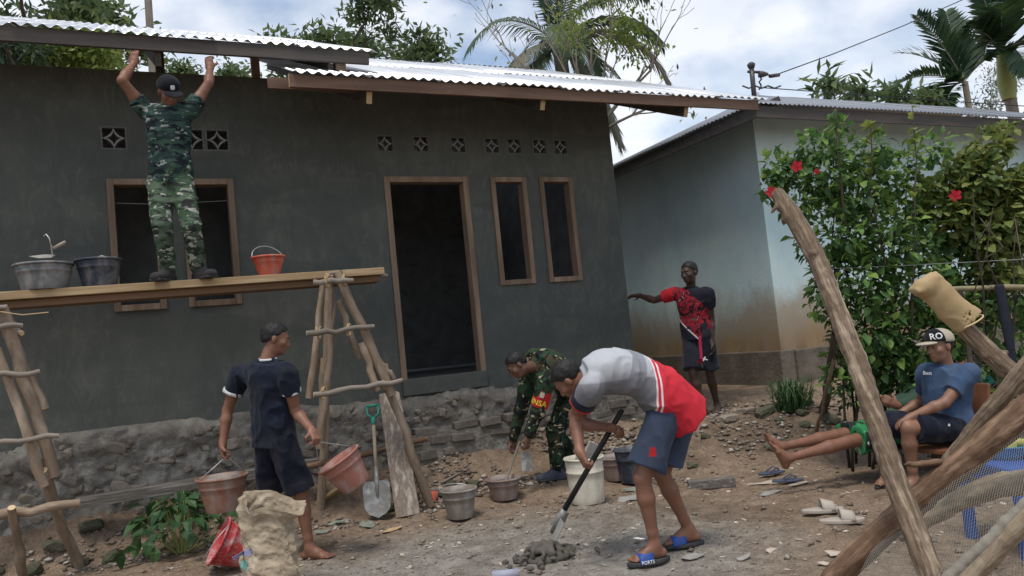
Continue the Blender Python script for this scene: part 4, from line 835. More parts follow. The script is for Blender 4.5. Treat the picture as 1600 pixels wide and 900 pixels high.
def pole(name, a, b, r0, r1, mat, parent=None, seed=1, n=7, amp=.008, sides=10, cut=True, knots=2):
    rg = random.Random(seed); P = wobble(a, b, n, amp, seed); m = len(P); Rr = [r0+(r1-r0)*i/(m-1) for i in range(m)]
    for _ in range(knots): i = rg.randrange(1, m-1); Rr[i] *= 1.14
    mb = MB(); mb.tube(P, Rr, sides, False, .06, seed); o = along(mb.build(name, mat, parent, True), P[-1]-P[0])
    if cut:
        mb = MB(); d0 = nrm(P[0]-P[1]); d1 = nrm(P[-1]-P[-2]); mb.tube([P[0]-d0*.002, P[0]+d0*.001], [Rr[0]*1.0, Rr[0]*.93], sides); mb.tube([P[-1]-d1*.002, P[-1]+d1*.001], [Rr[-1]*1.0, Rr[-1]*.93], sides); e_ = mb.build('sawn_end', 'log_cut', o if parent is None else parent)
        if parent is None: e_.matrix_world = Matrix(); V_ = np.array(mb.v); e_.data.vertices.foreach_set('co', V_.astype(np.float32).ravel()); e_.matrix_parent_inverse = o.matrix_world.inverted()
    return o
# ------------------------------------------------------------------ scaffold
sc_g = 'scaffold of poles and plank'
YT = 7.0
tr = thing('scaffold_trestle', onZ(545, 808, .05), 'rough wooden pole trestle holding the right end of the plank', 'trestle', sc_g)
YF, YB = 6.72, 7.34
def tp(px, py, Y): return onY(px, py, Y)
for k, (a, b, r0, r1) in enumerate([(tp(516, 430, YF), onZ(500, 812, 0)*1.0, .030, .038), (tp(505, 440, YF+.16), tp(484, 622, YF+.30), .028, .034), (tp(521, 462, YF+.10), tp(508, 640, YF+.12), .022, .03),
      (tp(527, 424, YF-.02), tp(612, 618, YF-.06), .038, .044), (tp(565, 536, YF-.04), tp(590, 610, YF-.07), .030, .032), (tp(590, 560, YF), tp(614, 592, YF-.02), .028, .03), (tp(600, 590, YF), tp(673, 790, YF+.1), .034, .04), (tp(529, 470, YB), tp(560, 560, YB), .03, .03), (tp(506, 560, YF+.25), tp(500, 700, YF+.28), .035, .04)]):
    pole('pole', a, b, r0, r1, 'pole_wood', tr, 100+k)
for k, (a, b) in enumerate([(tp(490, 441, YF-.07), tp(552, 438, YF-.10)), (tp(479, 521, YF-.08), tp(584, 510, YF-.10)), (tp(490, 617, YF-.08), tp(628, 594, YF-.10)), (tp(511, 430, YF-.03), tp(545, 424, YB))]):
    pole('rung', a, b, .024, .02, 'pole_grey', tr, 120+k)
def lashing(parent, p, ax, r, seed):
    rg_ = random.Random(seed); ax = nrm(ax); u_ = nrm(np.cross(ax, [.3, .2, .9])); w_ = np.cross(ax, u_); mb = MB()
    for q in range(3): c_ = np.asarray(p)+ax*(q-1)*.009; t_ = rg_.uniform(-.25, .25); mb.tube([c_+(u_*math.cos(a)+w_*math.sin(a))*r+ax*t_*r*math.sin(a) for a in np.linspace(0, 6.2832, 15)], .0035, 5, False)
    mb.build('lashing', 'chip_wood', parent, True)
for k, (px, py) in enumerate(((511, 440), (538, 438), (498, 520), (545, 515), (505, 614), (600, 600))): lashing(tr, tp(px, py, YF-.05), RT, .052, k)
tl = thing('scaffold_trestle', onZ(125, 888, .0), 'leaning pole trestle at the left edge under the plank', 'trestle', sc_g)
YL = 6.62
for k, (a, b, r0, r1) in enumerate([(tp(2, 478, YL), tp(85, 745, YL+.05), .04, .045), (tp(18, 520, YL+.06), tp(70, 640, YL+.05), .03, .034), (tp(-5, 545, YL-.05), tp(70, 760, YL), .03, .034), (tp(66, 735, YL), onZ(126, 888, 0), .035, .04), (tp(-60, 478, YL+.5), tp(-40, 800, YL+.5), .04, .04)]): pole('pole', a, b, r0, r1, 'pole_wood', tl, 140+k)
for k, (a, b) in enumerate([(tp(-60, 512, YL-.08), tp(35, 509, YL-.08)), (tp(-60, 590, YL-.08), tp(62, 580, YL-.08)), (tp(-60, 697, YL-.08), tp(92, 681, YL-.08)), (tp(-40, 488, YL-.08), tp(10, 480, YL-.06)), (tp(15, 515, YL+.1), tp(34, 521, YL-.02))]): pole('rung', a, b, .02, .018, 'pole_grey', tl, 160+k)
st = thing('prop_stake', onZ(35, 905, 0), 'pale upright stake and crossbar at the lower left corner', 'stake')
pole('stake', onY(18, 793, 6.35), onZ(38, 915, 0), .026, .03, 'pole_wood', st, 171); pole('crossbar', onY(-60, 812, 6.45), onY(125, 786, 6.45), .035, .03, 'pole_wood', st, 172)
mb = MB(); mb.tube([tp(0, 487, YL-.1), tp(35, 492, YL-.1), tp(76, 488, YL-.1)], .004, 5); tag(mb.build('rope_end', 'chip_wood'), 'loose straw-coloured rope end on the left trestle', 'rope')
def plank(name, label, a, b, w_, h_, mat, side=(0, 1, 0), cat='plank', group=None, bev=.004):
    mb = MB(); mb.bar(a, b, w_, h_, side); return tag(bevel(mb.build(name, mat), bev), label, cat, group)
PZ = 2.155                                             # plank top around the soldier
pa, pb_ = np.array([-1.7, 6.98, 2.112]), np.array([2.045, 6.98, 2.165])
plank('scaffold_plank', 'long pale timber plank the soldier stands on', pa, pb_, .26, .062, 'plank_pale')
plank('scaffold_timber', 'dark brown timber under the pale scaffold plank', pa+np.array([0, .03, -.062]), pb_+np.array([-.03, .03, -.062]), .20, .055, 'plank_brown')
pole('support_stick', onY(520, 470, 7.05)+np.array([-.03, 0, .22]), onY(605, 431, 7.1), .022, .018, 'pole_grey'); tag(bpy.data.objects['support_stick'], 'thin stick poking out under the right end of the plank', 'stick')
def plank_z(x): t = (x-pa[0])/(pb_[0]-pa[0]); return pa[2]+(pb_[2]-pa[2])*t+.031
# ------------------------------------------------------------------ buckets
def bucket(label, loc, mat, h=.26, rt=.17, rb=.12, rim=.010, fill=None, bands=1, handle=None, tilt=None, group='buckets', name='bucket', fillmat='wet_mortar', thick=.004, grip=None, gaz=None):
    root = thing(name, loc, label, 'bucket', group); pr = [(rb*.98, .0), (rb, .006)]
    for i in range(1, 7):
        t = i/6; r_ = rb+(rt-rb)*t
        pr.append((r_, h*t))
        if bands and i == 4: pr += [(r_+.006, h*t+.004), (r_+.006, h*t+.016), (r_+.002, h*t+.02)]
    inner = [(max(.001, r_-thick), max(z, .008)) for r_, z in reversed([q for q in pr])]; mb = MB(); mb.lathe(pr+inner, 32)
    n = len(mb.v); mb.add([(rb*.98*math.cos(6.283*k/32), rb*.98*math.sin(6.283*k/32), 0.001) for k in range(32)], [tuple(range(31, -1, -1))]); mb.add([(rb*.95*math.cos(6.283*k/32), rb*.95*math.sin(6.283*k/32), .009) for k in range(32)], [tuple(range(32))])
    mb.build('body', mat, root, True, world=False)
    mb = MB(); mb.lathe([(rt-.003, h-.012), (rt+rim, h-.012), (rt+rim+.002, h-.004), (rt+rim-.002, h+.004), (rt-.003, h+.004)], 32, closed=True); mb.build('rim', mat, root, True, world=False)
    if fill is not None:
        mb = MB(); t = fill; r_ = rb+(rt-rb)*t-.006; v = [(0, 0, h*t+.015)]; f = []; rgl = random.Random(len(label))
        for j in range(1, 5):
            for k in range(24): v.append((r_*j/4*math.cos(6.283*k/24), r_*j/4*math.sin(6.283*k/24), h*t+rgl.uniform(-.012, .012)*(1 if j < 4 else .3)))
        for k in range(24):
            f.append((0, 1+k, 1+(k+1) % 24))
            for j in range(3): f.append((1+j*24+k, 1+(j+1)*24+k, 1+(j+1)*24+(k+1) % 24, 1+j*24+(k+1) % 24))
        mb.add(v, f); mb.build('mortar', fillmat, root, True, world=False)
    if handle is not None:
        mb = MB(); P = []
        ha, az, hh = handle
        for i in range(15):
            a = math.pi*i/14; x = (rt+.008)*math.cos(a); s = math.sin(a)*hh; y, z = s*math.sin(ha), s*math.cos(ha); P.append((x*math.cos(az)-y*math.sin(az), x*math.sin(az)+y*math.cos(az), h-.01+z))
        mb.tube(P, .0035, 6); mb.build('handle', 'wire', root, True, world=False)
    if tilt is not None: set_mw(root, tilt, loc)
    if grip is not None:
        Mt = np.eye(3) if tilt is None else np.asarray(tilt); gp = Mt.T@(np.asarray(grip)-np.asarray(loc)); hd_ = np.array([-gp[1], gp[0], 0.]); hd_ = nrm(hd_) if gaz is None else np.array([math.cos(gaz), math.sin(gaz), 0.]); A_ = hd_*(rt+.008)+np.array([0, 0, h-.01]); B_ = -hd_*(rt+.008)+np.array([0, 0, h-.01]); P = []
        for i in range(13): t = i/12; m_ = lerp(A_, B_, t); s_ = math.sin(math.pi*t)**.55; P.append(m_*(1-s_)+(gp+(m_-lerp(A_, B_, .5))*.12)*s_)
        mb = MB(); mb.tube(P, .0035, 6); mb.build('handle', 'wire', root, True, world=False)
    return root
def tilt_to(z, x=(1, 0, 0)): return rot_from(z=z, x=x)
def onplank(px, py, Y=6.97): p = onY(px, py, Y); p[2] = plank_z(p[0])+.001; return p
bucket('grey cement-crusted bucket with a trowel on the left of the plank', onplank(70, 444), 'pail_grey', .20, .20, .155, fill=.88, fillmat='dry_cement')
bucket('dark navy bucket with gloves over its rim on the plank', onplank(156, 441), 'pail_navy', .215, .165, .12, fill=.8)
bucket('small bright orange-red bucket standing alone on the plank', onplank(421, 426), 'pail_orange', .165, .135, .085, fill=.8, handle=(.5, .3, .13))
bucket('dusty grey bucket on the ground right of the weathered board', onZ(720, 808, 0.005), 'pail_dusty', .235, .150, .105, fill=.72, handle=(1.35, .4, .16))
bucket('low mud-brown bucket under the trowel of the crouching soldier', onZ(789, 779, .02), 'pail_mud', .185, .155, .11, fill=.7)
bucket('large white plastic paint pail with rubble sticking out of it', onZ(919, 784, .005), 'pail_white', .375, .163, .142, rim=.010, fill=.8, bands=1, fillmat='dry_cement')
bucket('empty dark blue bucket behind the bending man', onZ(992, 752, .02), 'pail_navy', .30, .165, .125)
# basin of brown plastic half hidden behind the white pail
bucket('brown plastic tub half hidden behind the white pail', onZ(966, 748, .03), 'pail_mud', .21, .17, .13, fill=.5, name='tub')
# rubble chunks in the white pail, trowel and gloves on the plank
wp = onZ(919, 784, .005)
for k, (dx, dy, s, a) in enumerate(((.04, -.02, .10, .5), (.10, .02, .085, -.4), (-.02, .05, .07, .2))):
    mb = MB(); mb.box((0, 0, 0), (s*.9, .03, s*2.1)); o = mb.build('tile_shard', 'dry_cement', None, world=False); o.location = (wp[0]+dx, wp[1]+dy, .005+.40); o.rotation_euler = (.3, a, .5*k); bevel(o, .006); tag(o, ('tall broken tile shard sticking out of the white paint pail', 'narrow broken shard at the rim of the white paint pail', 'small broken shard in the middle of the white paint pail')[k], 'shard', 'shards in the white pail')
tw = onplank(70, 444); root = thing('trowel', tw+np.array([0, 0, .20]), 'pointed trowel lying across the grey bucket on the plank', 'trowel')
a, b = onY(50, 402, 6.93), onY(80, 400, 6.9); mb = MB(); mb.prism([(-.10, 0), (.0, .05), (.085, .035), (.085, -.035), (0, -.05)], at(66, 401, dep(a)), RT, nrm(FW+np.array([0, 0, .35])), .004); mb.build('blade', 'dry_cement', root)
c0, c1, c2 = at(82, 398, dep(a)), at(80, 383, dep(a)), at(84, 388, dep(a)); mb = MB(); mb.tube([c0, c1, c2], .006, 6); mb.build('tang', 'dry_cement', root); mb = MB(); mb.tube([c2, at(93, 383, dep(a)), at(102, 378, dep(a))], [.012, .015, .013], 8); mb.build('grip', 'shaft_wood', root, True)
mb = MB(); mb.tube([at(68, 369, dep(a)), at(72, 366, dep(a)), at(77, 372, dep(a)), at(80, 384, dep(a))], .005, 6); mb.build('hook', 'wire', root, True)
nb = onplank(156, 441); gl = SDF(.008); p0 = nb+np.array([.07, -.02, .225])
for k in range(7): q = p0+np.array([rng.uniform(-.05, .09), rng.uniform(-.05, .05), rng.uniform(-.012, .014)]); gl.cap(q, q+np.array([rng.uniform(-.05, .05), rng.uniform(-.03, .03), -.005]), .016, .011, .015)
tag(gl.build('work_gloves', 'glove'), 'dirty pale work gloves lying on the navy bucket', 'gloves')
# ------------------------------------------------------------------ long beam, poles, boards and shovel against the foundation
plank('long_timber', 'long weathered grey beam lying along the house foundation', onY(118, 787, 7.28), onY(502, 722, 7.28), .14, .085, 'beam_grey', (0, 1, 0), 'beam')
o = pole('round_pole', onY(462, 733, 7.05), onY(668, 686, 7.25), .028, .026, 'log_red'); tag(o, 'reddish round pole lying behind the green-handled shovel', 'pole')
LB0, LB1 = onZ(638, 806, .01), onY(607, 612, 7.02)
d = nrm(LB1-LB0); side = nrm(np.array([1, -.25, 0])); mb = MB(); side = side-d*(side@d); n_ = np.cross(side, d)
mb.prism([(-.105, 0), (.105, 0), (.10, .3), (.108, .7), (.095, np.linalg.norm(LB1-LB0)-.02), (.06, np.linalg.norm(LB1-LB0)), (-.09, np.linalg.norm(LB1-LB0)-.01), (-.10, .6)], LB0, nrm(side), d, -.032); tag(bevel(mb.build('weathered_board', 'plank_weathered'), .004), 'wide weathered board leaning against the trestle', 'board')
plank('short_board', 'tan board sloping on the ground behind the trestle leg', onZ(470, 805, .03), onY(548, 752, 7.15), .16, .025, 'chip_wood', (1, 0, .3), 'board')
# leaning shovel with green grip
def shovel_blade(mb, C_, up, wide, L_=.31, W_=.235, curve=.045):
    n = np.cross(wide, up); prof = [(0, .84), (.15, 1), (.55, 1), (.78, .9), (.92, .62), (1, .12)]; v = []; f = []
    for t, w_ in prof:
        for i in range(9): s = (i/8-.5)*2; v.append(C_-up*L_*t+wide*W_*.5*w_*s+n*(curve*(s*s)-.03*t))
    for j in range(len(prof)-1):
        for i in range(8): f.append((j*9+i, j*9+i+1, (j+1)*9+i+1, (j+1)*9+i))
    k = len(v); v2 = [np.asarray(q)+n*.003 for q in v]; mb.add(v+v2, f+[tuple(i+k for i in reversed(q)) for q in f])
s0 = onZ(592, 812, .01); s1 = onY(582, 634, 7.12); up = nrm(s1-s0); root = thing('shovel', s0, 'upright shovel with green plastic grip leaning on the foundation', 'shovel'); wide = nrm(RT-up*(RT@up))
L_all = np.linalg.norm(s1-s0); mb = MB(); shovel_blade(mb, s0+up*.33, up, wide); mb.build('blade', 'steel_worn', root, True)
mb = MB(); mb.tube([s0+up*.20, s0+up*.34, s0+up*.46], [.012, .022, .019], 10); mb.build('socket', 'steel_worn', root, True)
mb = MB(); mb.tube([s0+up*.42, s0+up*(L_all-.17)], .0165, 10); mb.build('shaft', 'shaft_wood', root, True)
g0 = s0+up*(L_all-.18); mb = MB(); mb.tube([g0, g0+up*.05, g0+up*.07], [.02, .02, .016], 9); mb.tube([g0+up*.06, g0+up*.10+wide*.05, g0+up*.18+wide*.055], .011, 8); mb.tube([g0+up*.06, g0+up*.10-wide*.05, g0+up*.18-wide*.055], .011, 8); mb.tube([g0+up*.18+wide*.06, g0+up*.18-wide*.06], .013, 8); mb.build('grip', 'green_plastic', root, True)
plank('timber_offcut', 'short dark timber offcut with a cement-white top behind the bending man', onZ(1075, 758, .03), onZ(1148, 752, .03), .11, .075, 'beam_grey', None, 'timber')
# ------------------------------------------------------------------ cement bag, red cone-like bucket, scraps
rb0 = onZ(362, 886, .02)+np.array([0, 0, .10]); zt = nrm(-RT*.78+np.array([0, 0, .45])-FW*.35)
bucket('red bucket crusted white with cement lying on its side by the paper sack', rb0+RT*.14, 'pail_red', .24, .165, .11, bands=2, tilt=tilt_to(zt, FW), handle=(1.2, 1.3, .17))
sk = onZ(432, 930, 0.0); SX = nrm(_r0); SY = nrm(_f0)
def sackf(u, v, s):  # u 0..1 across, v 0..1 up
    return None
def lattice(nu_, nv_, amp, seed):
    G = np.random.default_rng(seed).uniform(-amp, amp, (nu_, nv_+1))
    def f(u, v):
        a = u*nu_; b = min(v, .9999)*nv_; i, j = int(a) % nu_, int(b); p, q = a-int(a), b-int(b); i2 = (i+1) % nu_
        return (G[i, j]*(1-p-q)+G[i2, j]*p+G[i, j+1]*q) if p+q < 1 else (G[i2, j+1]*(p+q-1)+G[i, j+1]*(1-p)+G[i2, j]*(1-q))
    return f
L1, L2, L3, LT = lattice(11, 6, .030, 1), lattice(23, 14, .015, 2), lattice(44, 30, .006, 3), lattice(13, 1, .045, 4)
NU, NV = 88, 60; sv = []; sf = []
for j_ in range(NV+1):
    for i_ in range(NU):
        u_, v_ = i_/NU, j_/NV; c_, s_ = math.cos(6.2832*u_), math.sin(6.2832*u_); top = .60+LT(u_, 0)-.07*max(0, c_)-.05*max(0, -s_)
        A_ = .150+.012*math.sin(3*v_); B_ = .115-.045*v_; x_ = A_*math.copysign(abs(c_)**.7, c_); y_ = B_*math.copysign(abs(s_)**.7, s_); d_ = L1(u_, v_)+L2(u_, v_)+L3(u_, v_)
        fl = max(0, (v_-.78)/.22)**1.5; x_ += (.085*fl*max(0, c_)-.03*v_); k_ = 1+d_/.16; sv.append(sk+SX*(x_*k_)+SY*(y_*k_+.03*fl*s_)+np.array([0, 0, v_*top-.04*fl*max(0, c_)]))
for j_ in range(NV):
    for i_ in range(NU): a = j_*NU+i_; b = j_*NU+(i_+1) % NU; sf += [(a, b, b+NU), (a, b+NU, a+NU)]
sack = thing('paper_sack', sk, 'crumpled open brown paper cement sack in front of the barefoot man', 'sack'); so = mesh_obj('sack_body', sv, sf, 'paper_bag', sack); sm_ = so.modifiers.new('thick', 'SOLIDIFY'); sm_.thickness = .003
mb = MB(); mb.add([sk+SX*.12*math.cos(a)+SY*.07*math.sin(a)+np.array([0, 0, .34+.02*math.sin(3*a)]) for a in np.linspace(0, 6.2832, 25)[:-1]], [tuple(range(24))]); mb.build('cement', 'dry_cement', sack)
for nm, m_, u, v_, w_, h_ in (('red_print', 'print_red', -.13, .10, .10, .09), ('blue_print', 'print_blue', -.14, .29, .07, .035), ('green_print', 'print_green', -.16, .22, .045, .05), ('faded_print', 'print_blue', -.03, .13, .08, .03)):
    vv, ff = grid_poly(w_, h_, 6, 6, lambda x, y: (x*(1+.2*math.sin(y*90)), y*(1+.25*math.sin(x*70)))); decal(nm, vv, ff, sk+np.array([0, 0, v_])+SX*u-SY*.2, SX, (0, 0, 1), so, m_, sack, .002, .1)
def flat_scrap(name, label, px, py, size, mat, cat, seed, z=.006, group=None, n=9, tall=.01, asp=.6):
    rg = random.Random(seed); c = onZ(px, py, z); c[2] = zg(c)+z; a0 = rg.uniform(0, 6.28); poly = []
    for k in range(n): a = 6.283*k/n; r_ = size*rg.uniform(.65, 1.1); x, y = r_*math.cos(a), r_*asp*math.sin(a); poly.append((x*math.cos(a0)-y*math.sin(a0), x*math.sin(a0)+y*math.cos(a0)))
    mb = MB(); v = [(0, 0, tall*.7)]+[(x, y, rg.uniform(0, tall)) for x, y in poly]; t = .003; m = len(v); v += [(x, y, z_-t) for x, y, z_ in v]; f = [(0, 1+k, 1+(k+1) % n) for k in range(n)]+[(m, m+1+(k+1) % n, m+1+k) for k in range(n)]+[(1+k, m+1+k, m+1+(k+1) % n, 1+(k+1) % n) for k in range(n)]
    mb.add([np.array(q)+c for q in v], f); return tag(mb.build(name, mat), label, cat, group)
for k, (px, py, s, m_, nm, lab, cat, asp) in enumerate([(505, 832, .10, 'green_rag', 'cement_flake', 'greyish crust flake at the foot of the trestle', 'flake', .5), (530, 818, .12, 'green_rag', 'cement_flake', 'larger greyish crust flake right of the trestle foot', 'flake', .45), (575, 822, .13, 'green_rag', 'cement_flake', 'folded grey-green flake in front of the upright shovel', 'flake', .5), (612, 828, .12, 'chip_wood', 'wood_chip', 'pale wood offcut lying before the weathered board', 'wood chip', .35), (680, 788, .07, 'cardboard_pale', 'paper_scrap', 'pale scrap at the foot of the weathered board', 'scrap', .6),
      (1195, 752, .17, 'cardboard_pale', 'cardboard_scrap', 'torn pale cardboard under the navy flip-flops', 'cardboard', .4), (1250, 757, .13, 'cardboard_pale', 'cardboard_scrap', 'narrow cardboard strip right of the flip-flops', 'cardboard', .3), (1205, 770, .14, 'dry_cement', 'cement_patch', 'grey spilt cement patch below the cardboard', 'cement', .5), (1310, 868, .09, 'cardboard_pale', 'cardboard_scrap', 'torn cardboard bit on the ground by the crossing logs', 'cardboard', .6), (1205, 855, .07, 'cardboard_pale', 'cardboard_scrap', 'small pale scrap on bare ground below the cream slides', 'cardboard', .4), (1290, 880, .05, 'cardboard_pale', 'cardboard_scrap', 'tiny pale flake near the base of the thick log', 'cardboard', .6),
      (985, 778, .16, 'dry_cement', 'cement_paper', 'crumpled grey cement paper beside the white pail', 'paper', .6), (1000, 765, .15, 'green_rag', 'cement_paper', 'dirty flattened paper under the blue bucket', 'paper', .6), (935, 690, .10, 'dry_cement', 'cement_paper', 'pale crumpled scrap on the rubble behind the white pail', 'paper', .6), (1085, 868, .10, 'dry_cement', 'cement_patch', 'whitish dried cement splash by the rear slide sandal', 'cement', .5), (1160, 872, .08, 'dry_cement', 'cement_patch', 'whitish cement splash right of the rear sandal', 'cement', .4), (265, 888, .035, 'cardboard_pale', 'white_stone', 'small white stone below the broad-leaved plant', 'stone', .7)]):
    flat_scrap(nm, lab, px, py, s, m_, cat, 200+k, asp=asp, tall=.03 if 'paper' in nm or 'flake' in nm else .012)
b = onZ(1205, 852, .01)
mb = MB(); p = onZ(785, 898, .03); mb.tube([p-_r0*.06, p+_r0*.10+np.array([0, 0, .0])], .028, 14); tag(mb.build('plastic_tube', 'lavender', None, True), 'small pale cylinder at the bottom edge of the picture', 'tube')
mb = MB(); p = onZ(676, 786, .01); mb.lathe([(.035, 0), (.05, .10), (.046, .10), (.032, .004)], 16, p); tag(mb.build('red_cup', 'pail_orange', None, True), 'small red plastic cup at the foot of the weathered board', 'cup')
for k, (a_, b_, lab) in enumerate((((690, 762), (735, 752), 'pale stick lying on the rubble behind the dusty bucket'), ((1000, 735), (1040, 742), 'short thin stick beside the empty dark blue bucket'), ((1290, 690), (1335, 703), 'thin twig on the ground under the reclining legs'))):
    p, q = onZ(*a_, .1), onZ(*b_, .1); p[2] = zg(p)+.03; q[2] = zg(q)+.03; tag(pole('loose_stick', p, q, .012, .010, 'pole_grey', None, 600+k, 5, .002, 8, False, 0), lab, 'stick')
# mortar heap
mc = onZ(858, 868, .0); md = SDF(.012); rgn = np.random.default_rng(6); md.ell(mc+np.array([0, 0, -.01]), (.17, .11, .035), None, .03)
for k in range(150):
    a = rgn.uniform(0, 6.28); r_ = abs(rgn.normal())*.10; md.ell(mc+np.array([math.cos(a)*r_*1.6-.03, math.sin(a)*r_, max(.006, .085-r_*.55)*rgn.uniform(.6, 1.2)]), rgn.uniform(.010, .028, 3), None, .008)
md.warp(lambda P: .012*fbm(P[:, 0]*22, P[:, 1]*22, P[:, 2]*22, 4, 3)); tag(md.build('mortar_heap', 'wet_mortar', None, True, 1), 'small heap of wet mortar at the shovel blade', 'mortar')
# ------------------------------------------------------------------ loose stones
rg = random.Random(9); ORD = ['leftmost', 'second from left', 'third from left', 'fourth from left', 'fifth from left', 'sixth from left', 'seventh from left', 'eighth from left', 'ninth from left']
def pxl(p): v_ = np.asarray(p)-CAM; return 800+FPX*(v_@RT)/(v_@FW)
def rocks(n, xr, yr, sr, mat, label, group, zoff=.25, name='rubble_stone'):
    """a few countable stones, told apart by their order along the row"""
    P = sorted([(rg.uniform(*xr), rg.uniform(*yr)) for _ in range(n)], key=lambda q: pxl((q[0], q[1], .1)))
    for k, (x, y) in enumerate(P):
        s = rg.uniform(*sr); o = place_rock(name, (x, y, zg((x, y))+s*zoff), (s*rg.uniform(.9, 1.4), s*rg.uniform(.7, 1.1), s*rg.uniform(.6, .9)), mat, None, rg); tag(o, f'{label}, {ORD[k]} of its kind', 'stone', group)
rocks(7, (1.9, 3.2), (6.95, 7.35), (.05, .085), 'stone_mossy', 'dark lump of rubble below the door', 'large rubble below the door')
rocks(6, (4.4, 6.2), (6.0, 6.6), (.05, .08), 'stone_mossy', 'mossy stone on the bank between the houses', 'mossy stones on the bank', .05)
rocks(8, (-1.4, .2), (7.1, 7.4), (.07, .14), 'stone_mossy', 'mossy rock under the left end of the long beam', 'mossy rocks at the left')
rocks(7, (5.9, 7.0), (5.6, 6.5), (.05, .12), 'stone_mossy', 'dark rock beside the grass clump', 'dark rocks by the bush')
# broken rubble and clods heaped at the foundation and on the bank: one uncountable mass
rgn = np.random.default_rng(31); Pn = []
for n_, xr, yr, sr, ex in ((2600, (1.4, 4.6), (6.75, 7.55), (.008, .034), 1.0), (1700, (4.1, 6.6), (5.9, 7.3), (.007, .032), 1.0), (900, (-1.4, 1.5), (6.9, 7.4), (.007, .028), 1.0), (500, (6.2, 7.4), (5.4, 7.3), (.007, .03), 1.0)):
    x, y = rgn.uniform(*xr, n_), rgn.uniform(*yr, n_); keep = fbm(x*1.6, y*1.6, s=50)+.35*rgn.random(n_) > -.10; x, y = x[keep], y[keep]; s_ = sr[0]+(sr[1]-sr[0])*rgn.random(len(x))**2.6; Pn.append(np.stack([x, y, gh(x, y)+s_*.25, s_], 1))
Pn = np.concatenate(Pn); N = len(Pn); oct_ = np.array([(1, .1, 0), (-1, -.2, .1), (.1, 1, -.1), (-.1, -1, 0), (.2, 0, 1), (0, .1, -.6), (.65, .65, .45), (-.6, .6, .5), (-.6, -.65, .45), (.65, -.6, .5)]); Jt = rgn.uniform(.65, 1.35, (N, 10, 1)); an_ = rgn.uniform(0, 6.28, N); ca_, sa_ = np.cos(an_), np.sin(an_)
Q = oct_[None]*Jt*Pn[:, 3][:, None, None]*np.array([1.25, .95, .75]); Q = np.stack([Q[..., 0]*ca_[:, None]-Q[..., 1]*sa_[:, None], Q[..., 0]*sa_[:, None]+Q[..., 1]*ca_[:, None], Q[..., 2]], -1)+Pn[:, None, :3]
fi = np.array([(0, 6, 9), (0, 2, 6), (2, 7, 6), (2, 1, 7), (1, 8, 7), (1, 3, 8), (3, 9, 8), (3, 0, 9), (6, 4, 9), (6, 7, 4), (7, 8, 4), (8, 9, 4), (2, 0, 5), (1, 2, 5), (3, 1, 5), (0, 3, 5)])
m, nt, b = newmat('rubble_mix'); g = nt.nodes.new('ShaderNodeNewGeometry'); nt.links.new(ramp(nt, g.outputs['Random Per Island'], [(.0, (.10, .078, .058)), (.4, (.19, .15, .115)), (.75, (.27, .225, .18)), (.97, (.42, .38, .33))]), b.inputs['Base Color']); b.inputs['Roughness'].default_value = .95
tag(mesh_obj('rubble', Q.reshape(-1, 3), (np.arange(N)[:, None, None]*10+fi[None]).reshape(-1, 3), 'rubble_mix', None, base=(0, 0, 0)), 'broken rubble and clods along the foundation and the bank', 'rubble', kind='stuff')
for px, py, z, s, lab in ((1142, 690, .16, (.15, .085, .07), 'large flat pale stone on the bank by the offcut'), (1175, 680, .18, (.10, .06, .05), 'pale stone right of the large flat stone on the bank'), (1085, 710, .1, (.06, .05, .045), 'pale stone at the edge of the bending man\'s shorts'), (1210, 700, .13, (.075, .06, .06), 'rounded grey stone behind the reclining man\'s feet'), (1155, 670, .25, (.09, .06, .045), 'pale stone upslope of the large flat stone'), (357, 886, .02, (.02, .018, .018), 'small round pebble in front of the red bucket'), (522, 845, .01, (.03, .02, .018), 'pale pebble in front of the trestle foot'), (235, 795, .15, (.12, .07, .05), 'light angular slab behind the broad-leaved plant')):
    p = onZ(px, py, z); p[2] = max(zg(p)+s[2]*.3, z*.4); o = place_rock('stone', p, s, 'stone_grey', None, rg); o.rotation_euler = (0, 0, rg.uniform(-.3, .3)); tag(o, lab, 'stone')
# gravel and crumbs lying everywhere: one mass
N = 9000; rgn = np.random.default_rng(22); gxp = rgn.uniform(-1.2, 7.0, N); gyp = rgn.uniform(2.2, 7.3, N); gs = rgn.uniform(.003, .009, N)*(1+1.8*(rgn.random(N) < .08)); gz = gh(gxp, gyp)
oct_ = np.array([(1, 0, 0), (-1, 0, 0), (0, 1, 0), (0, -1, 0), (0, 0, 1), (0, 0, -.5)]); J = rgn.uniform(.6, 1.4, (N, 6, 1)); V = np.stack([gxp, gyp, gz+gs*.3], 1)[:, None, :]+oct_[None]*gs[:, None, None]*J*np.array([1.3, 1.0, .7]); fi = np.array([(0, 2, 4), (2, 1, 4), (1, 3, 4), (3, 0, 4), (2, 0, 5), (1, 2, 5), (3, 1, 5), (0, 3, 5)])
simple('gravel_stone', (.30, .25, .19), (.16, .12, .09), 9, .95, 0, c3=(.48, .43, .36))
tag(mesh_obj('gravel', V.reshape(-1, 3), (np.arange(N)[:, None, None]*6+fi[None]).reshape(-1, 3), 'gravel_stone', None, base=(0, 0, 0)), 'fine gravel and crumbs scattered over the yard', 'gravel', kind='stuff')
